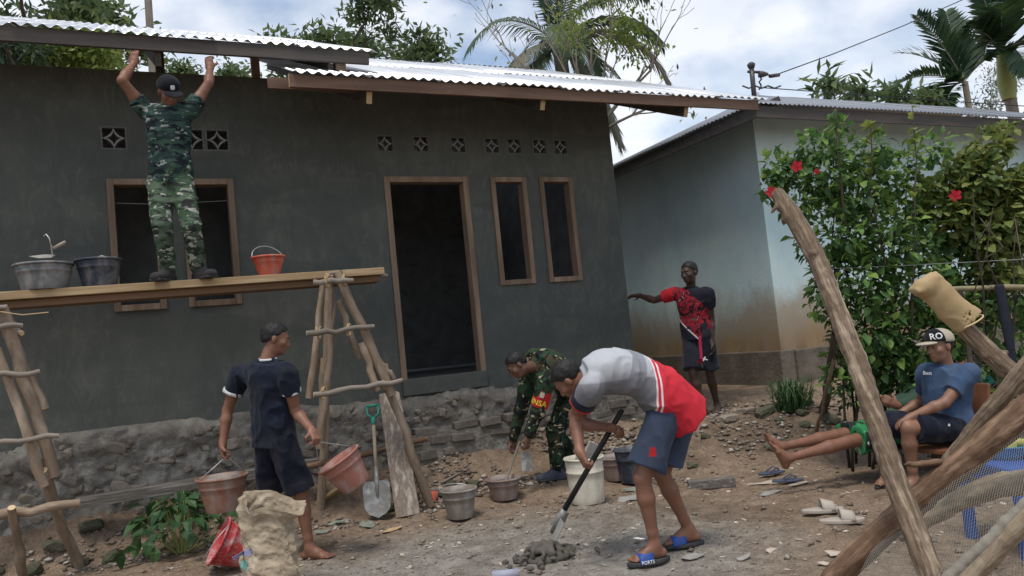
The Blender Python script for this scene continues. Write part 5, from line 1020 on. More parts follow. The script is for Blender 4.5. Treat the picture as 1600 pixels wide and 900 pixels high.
# chips and litter that can be told apart only as a sprinkle
N = 380; cx, cy = rgn.uniform(.6, 6.2, N), rgn.uniform(3.0, 6.6, N); cz = gh(cx, cy)+.004; ca = rgn.uniform(0, 6.28, N); cl = rgn.uniform(.008, .03, N); cw = cl*rgn.uniform(.3, .7, N); V = []
for x, y, z, a, l, w_ in zip(cx, cy, cz, ca, cl, cw):
    u = np.array([math.cos(a), math.sin(a), .1]); s = np.array([-math.sin(a), math.cos(a), .05]); p = np.array([x, y, z]); V += [p-u*l-s*w_, p+u*l-s*w_*.7, p+u*l*.8+s*w_, p-u*l*.7+s*w_]
tag(mesh_obj('litter', V, np.arange(N*4).reshape(-1, 4), 'cardboard_pale', None, base=(0, 0, 0)), 'pale chips of paper and wood littering the yard', 'litter', kind='stuff')
# ------------------------------------------------------------------ sandals on the ground
def slide(root, c, fwd, L_=.27, W_=.098, mat='slide_cream', strap=True, thong=False, sole=.028, mat2=None):
    f = nrm(np.array([fwd[0], fwd[1], 0])); s = np.array([f[1], -f[0], 0.]); out = []
    for k in range(28):
        a = 6.283*k/28; x = math.cos(a); y = math.sin(a); w_ = W_*.5*(1.0+.12*x-.10*math.cos(2*a)); out.append((y*w_, x*L_*.5))
    mb = MB(); mb.prism([(q[0], q[1]) for q in out], c, s, f, sole); o = bevel(mb.build('sole', mat, root, True), .006, 3)
    P = []
    if strap:
        mb = MB(); v = []; fs = []
        for j, t in enumerate((-.02, .09, .20, .29)):
            for i in range(11):
                a = math.pi*i/10; v.append(c+f*L_*(t-.02)+s*math.cos(a)*W_*.53+np.array([0, 0, sole*.5+math.sin(a)*(.083-.028*(t+.02)/.31)]))
        for j in range(3):
            for i in range(10): fs.append((j*11+i, j*11+i+1, (j+1)*11+i+1, (j+1)*11+i))
        mb.add(v, fs); so_ = mb.build('strap', mat2 or mat, root, True); sm = so_.modifiers.new('thick', 'SOLIDIFY'); sm.thickness = .006; sm.offset = 1
    if thong:
        mb = MB(); t0 = c+f*L_*.28+np.array([0, 0, sole+.012])
        for sg in (-1, 1): mb.tube([t0, c+f*L_*.12+s*sg*W_*.35+np.array([0, 0, sole+.035]), c-f*L_*.12+s*sg*W_*.45+np.array([0, 0, sole-.002])], .006, 6)
        mb.build('strap', mat2 or mat, root, True)
    return o
fd = -_r0*.2+_f0*0
for k, (px, py, lab, ang) in enumerate(((1286, 801, 'cream slide sandal farther from the crossing logs', .0), (1316, 817, 'cream slide sandal nearer the crossing logs', .06))):
    c = onZ(px, py, .012); c[2] = zg(c)+.012; f = _r0*math.cos(ang)-_f0*(math.sin(ang)+.10); root = thing('slide_sandal', c, lab, 'sandal', 'cream slides on the ground'); slide(root, c, f, .29, .105, 'slide_cream')
for k, (px, py, lab) in enumerate(((1205, 735, 'dark blue flip-flop farther from the cardboard'), (1230, 744, 'dark blue flip-flop lying on the cardboard'))):
    c = onZ(px, py, .06); c[2] = zg(c)+.02; root = thing('flip_flop', c, lab, 'flip-flop', 'navy flip-flops'); slide(root, c, _r0*.95+_f0*(.2-.35*k), .26, .095, 'flip_navy', False, True, .018)
# ------------------------------------------------------------------ foreground logs and net
def log(label, pix, rad, mat, seed, cut0=True, cut1=True, group='logs of the fence in the foreground', name='log', knots=()):
    P0 = [at(*q) for q in pix]; pts = []; rr = []; rg_ = random.Random(seed); n = 10
    for i in range(len(P0)-1):
        for j in range(n if i < len(P0)-2 else n+1):
            t = j/n; pts.append(lerp(P0[i], P0[i+1], t)+np.array([rg_.gauss(0, .0012) for _ in range(3)])); rr.append((rad[i]*(1-t)+rad[i+1]*t)*(1+rg_.uniform(-.008, .008)))
    sd = SDF(.006)
    for i in range(len(pts)-1): sd.cap(pts[i], pts[i+1], rr[i], rr[i+1], .012)
    for (t, ang, h) in knots:
        i = int(t*(len(pts)-1)); d = nrm(pts[min(i+1, len(pts)-1)]-pts[i-1]); s = nrm(np.cross(d, FW))*math.cos(ang)-FW*math.sin(ang); sd.cap(pts[i], pts[i]+s*(rr[i]*.8+h)+d*h*-.4, rr[i]*.42, rr[i]*.22, .02)
    d0, d1 = nrm(pts[0]-pts[1]), nrm(pts[-1]-pts[-2])
    if cut0: sd._add(pts[0]-.3, pts[0]+.3, lambda P: (P-pts[0])@d0, .004, 'i')
    if cut1: sd._add(pts[-1]-.3, pts[-1]+.3, lambda P: (P-pts[-1])@d1, .004, 'i')
    ax = nrm(P0[-1]-P0[0]); b1 = nrm(np.cross(ax, [0, 0, 1])); b2 = np.cross(b1, ax)
    sd.warp(lambda P: .0030*fbm((P@b1)*75, (P@b2)*75, (P@ax)*5, seed, 2)+.0010*fbm(P[:, 0]*25, P[:, 1]*25, P[:, 2]*25, seed+5, 2))
    root = thing(name, pts[0] if pts[0][2] < pts[-1][2] else pts[-1], label, 'log', group); o = along(sd.build('bark', mat, root, True, 0), ax)
    for c_, d_, r_, on in ((pts[0], d0, rr[0], cut0), (pts[-1], d1, rr[-1], cut1)):
        if on: mb = MB(); mb.tube([c_-d_*.02, c_+d_*.0025], [r_*.97, r_*.93], 14, True, .04, seed); mb.build('sawn_end', 'log_cut', root)
    return root
log('tall slanting log rising from the bottom to the red flowers', [(1470, 935, 2.55), (1402, 760, 2.70), (1337, 560, 2.9), (1275, 400, 3.08), (1238, 335, 3.15), (1213, 300, 3.2)], [.037, .036, .035, .034, .031, .022], 'log_bark', 1, False, True, knots=((.62, 1.2, .01), (.80, -.3, .02), (.93, .2, .05), (.35, 1.4, .01)))
log('thick reddish log running from bottom centre to the right edge', [(1300, 905, 2.95), (1440, 775, 2.85), (1620, 630, 2.7)], [.044, .045, .047], 'log_red', 2, False, False)
log('pale crooked log with a cut end crossing behind the slanting log', [(1402, 835, 3.15), (1490, 785, 3.05), (1560, 757, 2.9), (1630, 752, 2.8)], [.032, .036, .039, .041], 'log_pale', 3, True, False, knots=((.42, -1.2, .02),))
log('greyish thin log at the lower right corner', [(1470, 915, 2.4), (1620, 775, 2.3)], [.018, .019], 'log_grey', 4, False, False)
log('brown log nearest the lower right corner', [(1500, 920, 2.2), (1625, 795, 2.1)], [.021, .023], 'log_pale', 5, False, False)
log('slender branch leaning above the thick reddish log', [(1470, 735, 3.0), (1540, 650, 2.9), (1630, 545, 2.8)], [.021, .026, .034], 'log_bark', 6, False, False)
log('log wearing a tan cover on its upper end', [(1440, 440, 3.55), (1510, 515, 3.5), (1570, 575, 3.45), (1640, 640, 3.4)], [.036, .037, .038, .040], 'log_bark', 7, True, False, knots=((.55, 2.6, .015), (.62, .3, .02)))
log('dark broken branch stub pointing left from the thick log', [(1415, 727, 2.84), (1468, 722, 2.82)], [.006, .012], 'log_red', 8, False, False)
# tan cover: an open flat tube bent over the log's end
cv = SDF(.006); ax0, ax1 = at(1462, 466, 3.50), at(1512, 545, 3.46); e0 = at(1436, 452, 3.52)
U = nrm(at(1512, 545, 3.46)-at(1450, 450, 3.52)); Wd = nrm(RT*.66+UP*.75); Wd = nrm(Wd-U*(Wd@U))
pA, pB, pC = at(1433, 462, 3.46), at(1472, 478, 3.46), at(1503, 535, 3.46)
cv.tube([at(1447, 440, 3.46), at(1466, 458, 3.46), at(1485, 478, 3.46), at(1512, 504, 3.46)], [(.058, .030), (.066, .044), (.066, .048), (.069, .050)], Wd, .01)
cv.tube([at(1458, 446, 3.46), at(1440, 450, 3.44), at(1427, 455, 3.43)], [(.055, .04), (.042, .04), (.012, .035)], nrm(UP+RT*.45), .012)
cv.tube([at(1519, 511, 3.46), at(1500, 492, 3.46)], [(.060, .041), (.05, .038)], Wd, .004, op='s')
cv.warp(lambda P: .003*fbm(P[:, 0]*12, P[:, 1]*12, P[:, 2]*12, 2, 3)-.004*np.maximum(0, 1-np.abs(vnoise(P[:, 0]*11, P[:, 1]*11, P[:, 2]*11, 5))*3))
root = thing('tan_cover', at(1503, 535, 3.46), 'tan fabric cover slipped over the end of a log', 'cover'); cvo = cv.build('fabric', 'tan_cover', root, True, 2)
mb = MB(); c_ = at(1512, 504, 3.46); Nn = np.cross(Wd, nrm(at(1512, 504, 3.46)-at(1485, 478, 3.46))); P = [c_+Wd*.069*math.cos(a)+Nn*.050*math.sin(a) for a in np.linspace(0, 6.283, 33)]; mb.tube(P, .0035, 6, False); mb.build('hem', 'tan_edge', root, True)
# net hung on the fence: real strands
def net(label, A, B, C_, D_, nu, nv, r=.0008):
    A, B, C_, D_ = [np.asarray(q, float) for q in (A, B, C_, D_)]; V = []; F = []; sag = nrm(np.cross(B-A, D_-A))*.02
    def pt(u, v): return lerp(lerp(A, B, u), lerp(D_, C_, u), v)+sag*math.sin(u*7+v*3)*math.sin(v*5)
    nn = nrm(np.cross(B-A, D_-A))
    def strand(P):
        for i in range(len(P)-1):
            d = nrm(P[i+1]-P[i]); s = np.cross(d, nn)*r; k = len(V); V.extend([P[i]-s, P[i]+s, P[i+1]+s, P[i+1]-s, P[i]+nn*r, P[i+1]+nn*r]); F.extend([(k, k+1, k+2, k+3), (k, k+3, k+5, k+4), (k+1, k+4, k+5, k+2)])
    for i in range(nu+1): strand([pt(i/nu, j/10) for j in range(11)])
    for j in range(nv+1): strand([pt(i/10, j/nv) for i in range(11)])
    return tag(mesh_obj('wire_net', V, F, 'net_wire'), label, 'net')
net('fine grey net stretched below the crossing logs', at(1330, 925, 2.75), at(1640, 925, 2.2), at(1640, 640, 2.6), at(1415, 790, 2.95), 64, 44)
# ------------------------------------------------------------------ table with basins beside the seated men
tb = onZ(1560, 800, 0.0); tb = at(1612, 700, 4.4); tb[2] = .0; TH = at(1575, 722, 4.3)[2]
root = thing('blue_table', tb, 'blue plastic table behind the logs at the right edge', 'table'); TX = nrm(_r0); TY = nrm(_f0); tc_ = np.array([tb[0], tb[1], TH])
mb = MB(); Mx = np.stack([TX, TY, [0, 0, 1]], 1); mb.box(tc_-np.array([0, 0, .02]), (.62, .62, .04), Mx); bevel(mb.build('table_top', 'blue_table', root), .012)
mb = MB(); mb.box(tc_-np.array([0, 0, .075]), (.56, .56, .07), Mx); mb.build('apron', 'blue_table', root)
for sx in (-1, 1):
    for sy in (-1, 1): mb = MB(); q = tc_+TX*sx*.26+TY*sy*.26; mb.bar(q-np.array([0, 0, .06]), np.array([q[0], q[1], 0]), .05, .05, TX); mb.build('leg', 'blue_table', root)
def bowl(label, c, r, h, mat, fillmat=None, cat='basin'):
    root = thing('basin', c, label, cat, 'basins on the blue table'); mb = MB(); mb.lathe([(r*.6, 0), (r*.8, h*.3), (r, h), (r+.008, h), (r+.006, h-.008), (r*.97, h-.006), (r*.78, h*.34), (r*.58, .006)], 28); mb.add([(r*.6*math.cos(6.283*k/28), r*.6*math.sin(6.283*k/28), .004) for k in range(28)], [tuple(range(28))]); mb.build('bowl', mat, root, True, world=False)
    if fillmat:
        rgn = np.random.default_rng(int(r*1000)); sd = SDF(.012)
        for k in range(22): a = rgn.uniform(0, 6.28); q = rgn.random()**.5*r*.75; sd.ell(np.asarray(c)+np.array([math.cos(a)*q, math.sin(a)*q, h*.8+(.05*(1-q/r))]), rgn.uniform(.02, .045, 3), None, .008)
        sd.build('food', fillmat, root, True, 1)
    return root
bowl('bright blue basin heaped with greens on the table', tc_+TX*(-.13)+TY*.02, .12, .075, 'basin_blue', 'food_green'); bowl('pale blue basket beside the bright blue basin', tc_+TX*.07-TY*.10, .13, .07, 'basin_pale', 'food_brown'); bowl('blue basin at the far right of the table', tc_+TX*.20+TY*.16, .13, .11, 'basin_blue', 'food_green')
mb = MB(); q = tc_+TX*.02+TY*.03+np.array([0, 0, .08]); mb.tube([q, q+np.array([-.02, 0, .10])], [.009, .012], 8); tag(mb.build('spoon_handle', 'slide_cream', None, True), 'pale spoon handle sticking up from a basin', 'spoon')
# ------------------------------------------------------------------ drying rail, cloth, line, mast and wires
pole('bamboo_rail', at(1478, 452, 6.4), at(1680, 446, 6.1), .022, .022, 'bamboo', None, 301, 8, .003, 10, False, 3); tag(bpy.data.objects['bamboo_rail'], 'horizontal bamboo rail behind the tan cover', 'rail')
for k, px in enumerate((1500, 1640)): pole('rail_post', np.array([*at(px, 450, 6.42)[:2], zg(at(px, 450, 6.42))]), at(px, 449, 6.42), .022, .018, 'bark', None, 310+k); 
tag(bpy.data.objects['rail_post'], 'thin post carrying the left end of the bamboo rail', 'post'); tag(bpy.data.objects['rail_post.001'], 'thin post carrying the bamboo rail beyond the right edge', 'post')
cl = SDF(.012); a = at(1563, 452, 6.2); cl.tube([a+np.array([0, 0, .03]), a-np.array([0, 0, .25]), a-np.array([0, 0, .62])], [(.030, .016), (.034, .018), (.026, .016)], _r0, .01); cl.warp(lambda P: .012*np.sin(P[:, 0]*40+P[:, 2]*3)); tag(cl.build('hanging_cloth', 'dark_cloth', None, True, 1), 'dark cloth hanging from the bamboo rail', 'cloth')
mb = MB(); mb.tube([at(1290, 420, 6.9), at(1430, 414, 6.6), at(1620, 404, 6.2)], .003, 5); tag(mb.build('clothes_line', 'vent_concrete'), 'thin pale washing line in front of the bushes', 'line')
mp0 = np.array([7.5, 8.15, 0]); mtop = at(1174, 104, 11.2); mbse = at(1180, 168, 11.2); root = thing('service_mast', mbse, 'dark electrical service mast on the blue house roof corner', 'mast')
mb = MB(); mb.tube([mbse, mtop], .035, 10); mb.build('pipe', 'insulator', root, True); mb = MB(); mb.tube([mtop-np.array([0, 0, .02]), mtop+np.array([0, 0, .03]), mtop+np.array([0, 0, .06])], [.045, .06, .03], 10); mb.tube([at(1168, 112, 11.2), at(1190, 113, 11.2)], .02, 7); mb.build('cap', 'insulator', root, True)
ins = at(1189, 116, 11.2); mb = MB(); mb.tube([ins-RT*.03, ins+RT*.03, ins+RT*.10], [.05, .045, .02], 9); mb.build('insulator', 'insulator', root, True)
mb = MB(); P = [at(1188, 120+i*4, 11.2)+RT*.02*math.sin(i*2.2) for i in range(6)]; mb.tube(P, .012, 6); mb.build('cable_coil', 'black_metal', root, True)
mb = MB(); mb.tube([at(1160+i*10, 134+((i % 2)*4), 11.2) for i in range(7)], .012, 6); mb.build('bracket', 'insulator', root, True)
def wire(label, pts, r=.008, sag=.0):
    mb = MB(); P = []
    for i in range(len(pts)-1):
        for j in range(6): P.append(lerp(at(*pts[i]), at(*pts[i+1]), j/6))
    P.append(at(*pts[-1])); mb.tube(P, r, 6); tag(mb.build('overhead_wire', 'black_metal', None, True), label, 'wire')
wire('black overhead wire rising from the mast to the palm fronds', [(1191, 117, 11.2), (1212, 117, 11.3), (1300, 85, 12.2), (1410, 41, 13.6), (1560, -25, 14)], .009)
wire('thin black cable lying along the blue house roof', [(1192, 137, 11.2), (1300, 145, 11.6), (1450, 156, 11.6), (1620, 167, 12.2)], .007)
mb = MB(); mb.tube([at(1203, 119, 11.25), at(1217, 117, 11.35)], .028, 8); tag(mb.build('wire_clamp', 'insulator', None, True), 'dark clamp on the overhead wire beside the mast', 'clamp')
# stake and stem leaning by the bush
pole('garden_stake', onZ(1272, 690, .12), at(1303, 560, 6.35), .016, .014, 'pole_wood', None, 320); tag(bpy.data.objects['garden_stake'], 'thin pale stake leaning at the foot of the hibiscus', 'stake')
pole('shrub_stump', onZ(1287, 650, .3), at(1305, 520, 6.5), .045, .03, 'bark', None, 321); tag(bpy.data.objects['shrub_stump'], 'bare upright stem at the left foot of the hibiscus', 'stem')
# ================================================================== people
def skin(name, c): return simple(name, tuple(x*1.12 for x in c), tuple(x*.82 for x in c), 9, .5, .12, 90, .002, spec=.4, sub=.08)
skin('skin_brown', (.225, .105, .065)); skin('skin_tan', (.26, .135, .085)); skin('skin_dark', (.072, .040, .028)); skin('skin_deep', (.15, .075, .048))
simple('hair_black', (.012, .011, .011), (.022, .02, .019), 40, .6, .4, 160, .004); simple('eye_white', (.26, .22, .19), (.24, .2, .17), 5, .3, 0); simple('eye_dark', (.012, .008, .006), (.012, .008, .006), 5, .2, 0)
def cloth(name, c1, c2=None, sc=5, b=.25, dust=.08):
    m, nt, bs = newmat(name); v = mapping(nt); c = ramp(nt, tex_noise(nt, v, sc, 5, .6), [(.3, c1), (.7, c2 or tuple(x*.8 for x in c1))])
    d = tex_noise(nt, mapping(nt, loc=(3.1, 1.7, 2.3)), 4.5, 7, .7, .8); c = mixc(nt, ramp(nt, d, [(.50, (0, 0, 0)), (.72, (dust,)*3)]), c, (.34, .30, .25))
    nt.links.new(c, bs.inputs['Base Color']); bs.inputs['Roughness'].default_value = .92; bs.inputs['Specular IOR Level'].default_value = .12; bs.inputs['Sheen Weight'].default_value = .08
    if b: bumpn(nt, bs, mathn(nt, 'ADD', tex_noise(nt, v, 140, 3), mathn(nt, 'MULTIPLY', tex_noise(nt, v, 22, 3, .6, 1.0), 1.4)), b+.15, .004)
    return m
cloth('navy_shirt', (.014, .019, .034), (.010, .013, .024)); cloth('navy_shorts', (.011, .014, .026)); cloth('slate_shorts', (.050, .066, .105), (.036, .048, .078)); cloth('blue_shirt', (.052, .092, .165), (.042, .074, .138)); cloth('white_trim', (.62, .62, .62)); cloth('black_cap', (.012, .013, .017)); cloth('cap_cream', (.46, .40, .30)); cloth('red_band', (.50, .025, .03)); cloth('yellow_print', (.75, .55, .06)); cloth('white_print', (.75, .75, .75)); cloth('pink_stripe', (.50, .03, .09)); cloth('green_shirt', (.045, .085, .06)); cloth('boot_black', (.025, .025, .026), (.06, .055, .05)); cloth('boot_navy', (.05, .06, .095), (.09, .095, .12)); cloth('dark_shorts', (.020, .022, .032))
simple('slide_blue', (.03, .085, .33), (.024, .066, .26), 8, .5, .05); simple('sole_black', (.03, .03, .035), (.06, .058, .055), 10, .7, 0)
def camo(name, cols, scale, stretch=(1, 1, 1), det=2.5, dist=.6):
    m, nt, b = newmat(name); c = None; n_ = len(cols)
    for q, (col, thr) in enumerate(cols):
        v = mapping(nt, stretch, loc=(q*3.7, q*1.9, q*5.3)); f = tex_noise(nt, v, scale*(1+.25*q), det, .5, dist)
        c = col if c is None else mixc(nt, ramp(nt, f, [(thr, (0, 0, 0)), (thr+.015, (1, 1, 1))]), c, col)
    nt.links.new(c, b.inputs['Base Color']); b.inputs['Roughness'].default_value = .9; b.inputs['Specular IOR Level'].default_value = .15; bumpn(nt, b, tex_noise(nt, mapping(nt), 140, 2), .2, .002)
camo('camo_shirt', [((.025, .045, .042), 0), ((.045, .085, .065), .52), ((.012, .016, .02), .55), ((.26, .28, .26), .63), ((.16, .19, .17), .66)], 11, (.6, .6, 1.7), 3, .3)
camo('camo_trousers', [((.08, .11, .075), 0), ((.045, .085, .045), .5), ((.030, .032, .030), .54), ((.34, .35, .30), .58), ((.22, .23, .19), .62)], 10, (.65, .65, 1.5), 3, .3)
camo('camo_woodland', [((.025, .055, .030), 0), ((.060, .050, .028), .54), ((.014, .016, .015), .52), ((.36, .31, .20), .635)], 6.2, (1, 1, 1.2), 1.8, 1.2)
camo('shorts_green', [((.03, .20, .07), 0), ((.025, .03, .028), .52), ((.42, .44, .40), .63)], 7, (1, 1, .5), 2, 1.0)
def ik(a, b, L1, L2, pole):
    a, b, pole = [np.asarray(q, float) for q in (a, b, pole)]; v = b-a; D = np.linalg.norm(v); d = v/D; D2 = min(D, (L1+L2)*.999); x = (L1*L1-L2*L2+D2*D2)/(2*D2); h = math.sqrt(max(L1*L1-x*x, 0)); p = pole-a; p = nrm(p-d*(p@d)); return a+d*x*(D/D2)+p*h
def head(sd, c, f, u, k=1.0):
    f = nrm(f); u = nrm(np.asarray(u)-f*(np.asarray(u)@f)); s = np.cross(f, u); M = np.stack([s, f, u], 1); q = lambda a, b, z: c+(s*a+f*b+u*z)*k
    sd.ell(q(0, -.012, .036), np.array((.073, .094, .078))*k, M, .02); sd.ell(q(0, .020, -.028), np.array((.061, .072, .088))*k, M, .025); sd.ell(q(0, .040, -.076), np.array((.044, .042, .033))*k, M, .02); sd.ell(q(0, .066, -.096), np.array((.020, .016, .016))*k, M, .015)
    for sg in (-1, 1):
        sd.ell(q(sg*.045, .055, -.022), np.array((.024, .026, .026))*k, M, .02); sd.ell(q(sg*.076, -.010, -.008), np.array((.010, .020, .032))*k, M, .008)
        sd.ell(q(sg*.031, .098, .004), np.array((.020, .014, .011))*k, M, .014, 's')
    sd.cap(q(-.034, .082, .024), q(.034, .082, .024), .011*k, None, .016); sd.cap(q(0, .088, .006), q(0, .106, -.032), .009*k, .014*k, .012); sd.ell(q(.012, .094, -.036), np.array((.010, .012, .009))*k, M, .008); sd.ell(q(-.012, .094, -.036), np.array((.010, .012, .009))*k, M, .008)
    sd.ell(q(0, .088, -.056), np.array((.026, .012, .007))*k, M, .006); sd.ell(q(0, .086, -.068), np.array((.023, .012, .008))*k, M, .006); return M
def head_extras(root, c, M, k=1.0, hair='short', vox=.006, beard=False):
    s, f, u = M.T; q = lambda a, b, z: c+(s*a+f*b+u*z)*k
    for sg in (-1, 1):
        sd = SDF(.004); sd.ell(q(sg*.031, .080, .003), np.array((.013, .010, .0058))*k, M, .003); e = sd.build('eye', 'eye_white', root, True, 1); sd = SDF(.003); sd.ell(q(sg*.031, .0905, .003), np.array((.0062, .003, .0062))*k, M, .002); sd.build('iris', 'eye_dark', e, True, 0)
        sd = SDF(.004); sd.cap(q(sg*.014, .095, .024), q(sg*.046, .080, .026), .0055*k, .004*k, .003); sd.build('eyebrow', 'hair_black', root, True, 0)
    if hair:
        sd = SDF(vox); off = {'short': .008, 'buzz': .005}[hair]; sd.ell(q(0, -.014, .038), (np.array((.0725, .094, .079))+off)*k, M, .01); sd.ell(q(0, -.048, .0), (np.array((.058, .050, .055))+off*.6)*k, M, .015)
        n = -f*.64+u*.77; sd.plane(q(0, .074, .078), -n)
        sd.warp(lambda P: .004*fbm(P[:, 0]*60, P[:, 1]*60, P[:, 2]*60, 2, 2)); sd.build('hair', 'hair_black', root, True, 1)
def hand(sd, w, d, pn, thumb, curl=.5, k=1.0, spread=0.0):
    """w wrist, d towards the fingers, pn the way the palm faces, thumb +-1 which side of d x pn the thumb leaves"""
    y = nrm(d); z = nrm(np.asarray(pn, float)-y*(np.asarray(pn)@y)); x = np.cross(y, z)*thumb; M = np.stack([x, y, z], 1); q = lambda a, b, c_: w+(x*a+y*b+z*c_)*k
    sd.rbox(q(0, .050, 0), np.array((.039, .050, .0145))*k, M, .012*k, .015); sd.cap(w-y*.01, q(0, .03, 0), .026*k, .026*k, .02)
    for bx, L_ in ((.029, .070), (.0095, .079), (-.010, .073), (-.0285, .057)):
        p = q(bx, .092, 0); a = .0; dr = nrm(y+x*spread*bx*12)
        for fr, bend, r0, r1 in ((.46, .85, .0098, .009), (.30, 1.1, .009, .0083), (.24, .8, .0083, .007)):
            a += curl*bend; dd = dr*math.cos(a)+z*math.sin(a); e = p+dd*L_*fr*k*1.02; sd.cap(p, e, r0*k, r1*k, .004); p = e
    p = q(.030, .026, .004); dd = nrm(x*.75+y*.62+z*(.15+.5*curl)); e = p+dd*.042*k; sd.cap(p, e, .0145*k, .0115*k, .010); d2 = nrm(y*.85+x*(.35-.6*curl)+z*(.2+.6*curl)); sd.cap(e, e+d2*.034*k, .0112*k, .0088*k, .005); return q(0, .075, .028+.0)
def foot(sd, an, d, up=(0, 0, 1), bare=True, k=1.0, side=1):
    """foot under ankle an, sole about .075 below it"""
    y = nrm(d); z = nrm(np.asarray(up, float)-y*(np.asarray(up)@y)); x = np.cross(y, z); M = np.stack([x, y, z], 1); q = lambda a, b, c_: an+(x*a+y*b+z*c_)*k
    sd.ell(q(0, -.035, -.045), np.array((.033, .038, .032))*k, M, .02); sd.cap(an, q(0, .06, -.030), .036*k, .034*k, .03); sd.cap(q(0, .02, -.045), q(0, .125, -.055), .034*k, .026*k, .03); sd.cap(q(-.028, .10, -.058), q(.028, .11, -.058), .020*k, None, .02)
    if bare:
        for i, (bx, L_, r) in enumerate(((.032, .052, .0135), (.013, .048, .0095), (-.003, .043, .009), (-.018, .036, .0085), (-.031, .028, .008))): sd.cap(q(bx*side, .125, -.060), q(bx*side*1.12, .125+L_*.85, -.064), r*k, r*.85*k, .006)
    else: sd.cap(q(-.014, .15, -.058), q(.014, .155, -.058), .019*k, None, .02)
    sd.rbox(q(0, .06, -.125), np.array((.09, .2, .05))*k, M, .001, .004, 's')
def wrinkle(amp=.006, sc=8, seed=1, z=1.0):
    def fn(P):
        q = [P[:, i]+.07*vnoise(P[:, 0]*4, P[:, 1]*4, P[:, 2]*4, seed+40+i) for i in range(3)]; r1 = 1-np.abs(vnoise(q[0]*sc*.9, q[1]*sc*.9, q[2]*sc*.9*z, seed)); r2 = 1-np.abs(vnoise(q[0]*sc*1.9, q[1]*sc*1.9, q[2]*sc*1.9*z, seed+5))
        return -amp*(1.5*r1**4+.7*r2**4-.55)+amp*.35*fbm(P[:, 0]*sc, P[:, 1]*sc, P[:, 2]*sc*z, seed+9, 2)
    return fn
TORSO = [(0.0, .155, .110), (.16, .160, .115), (.38, .142, .104), (.62, .160, .116), (.82, .168, .110), (.95, .120, .080)]
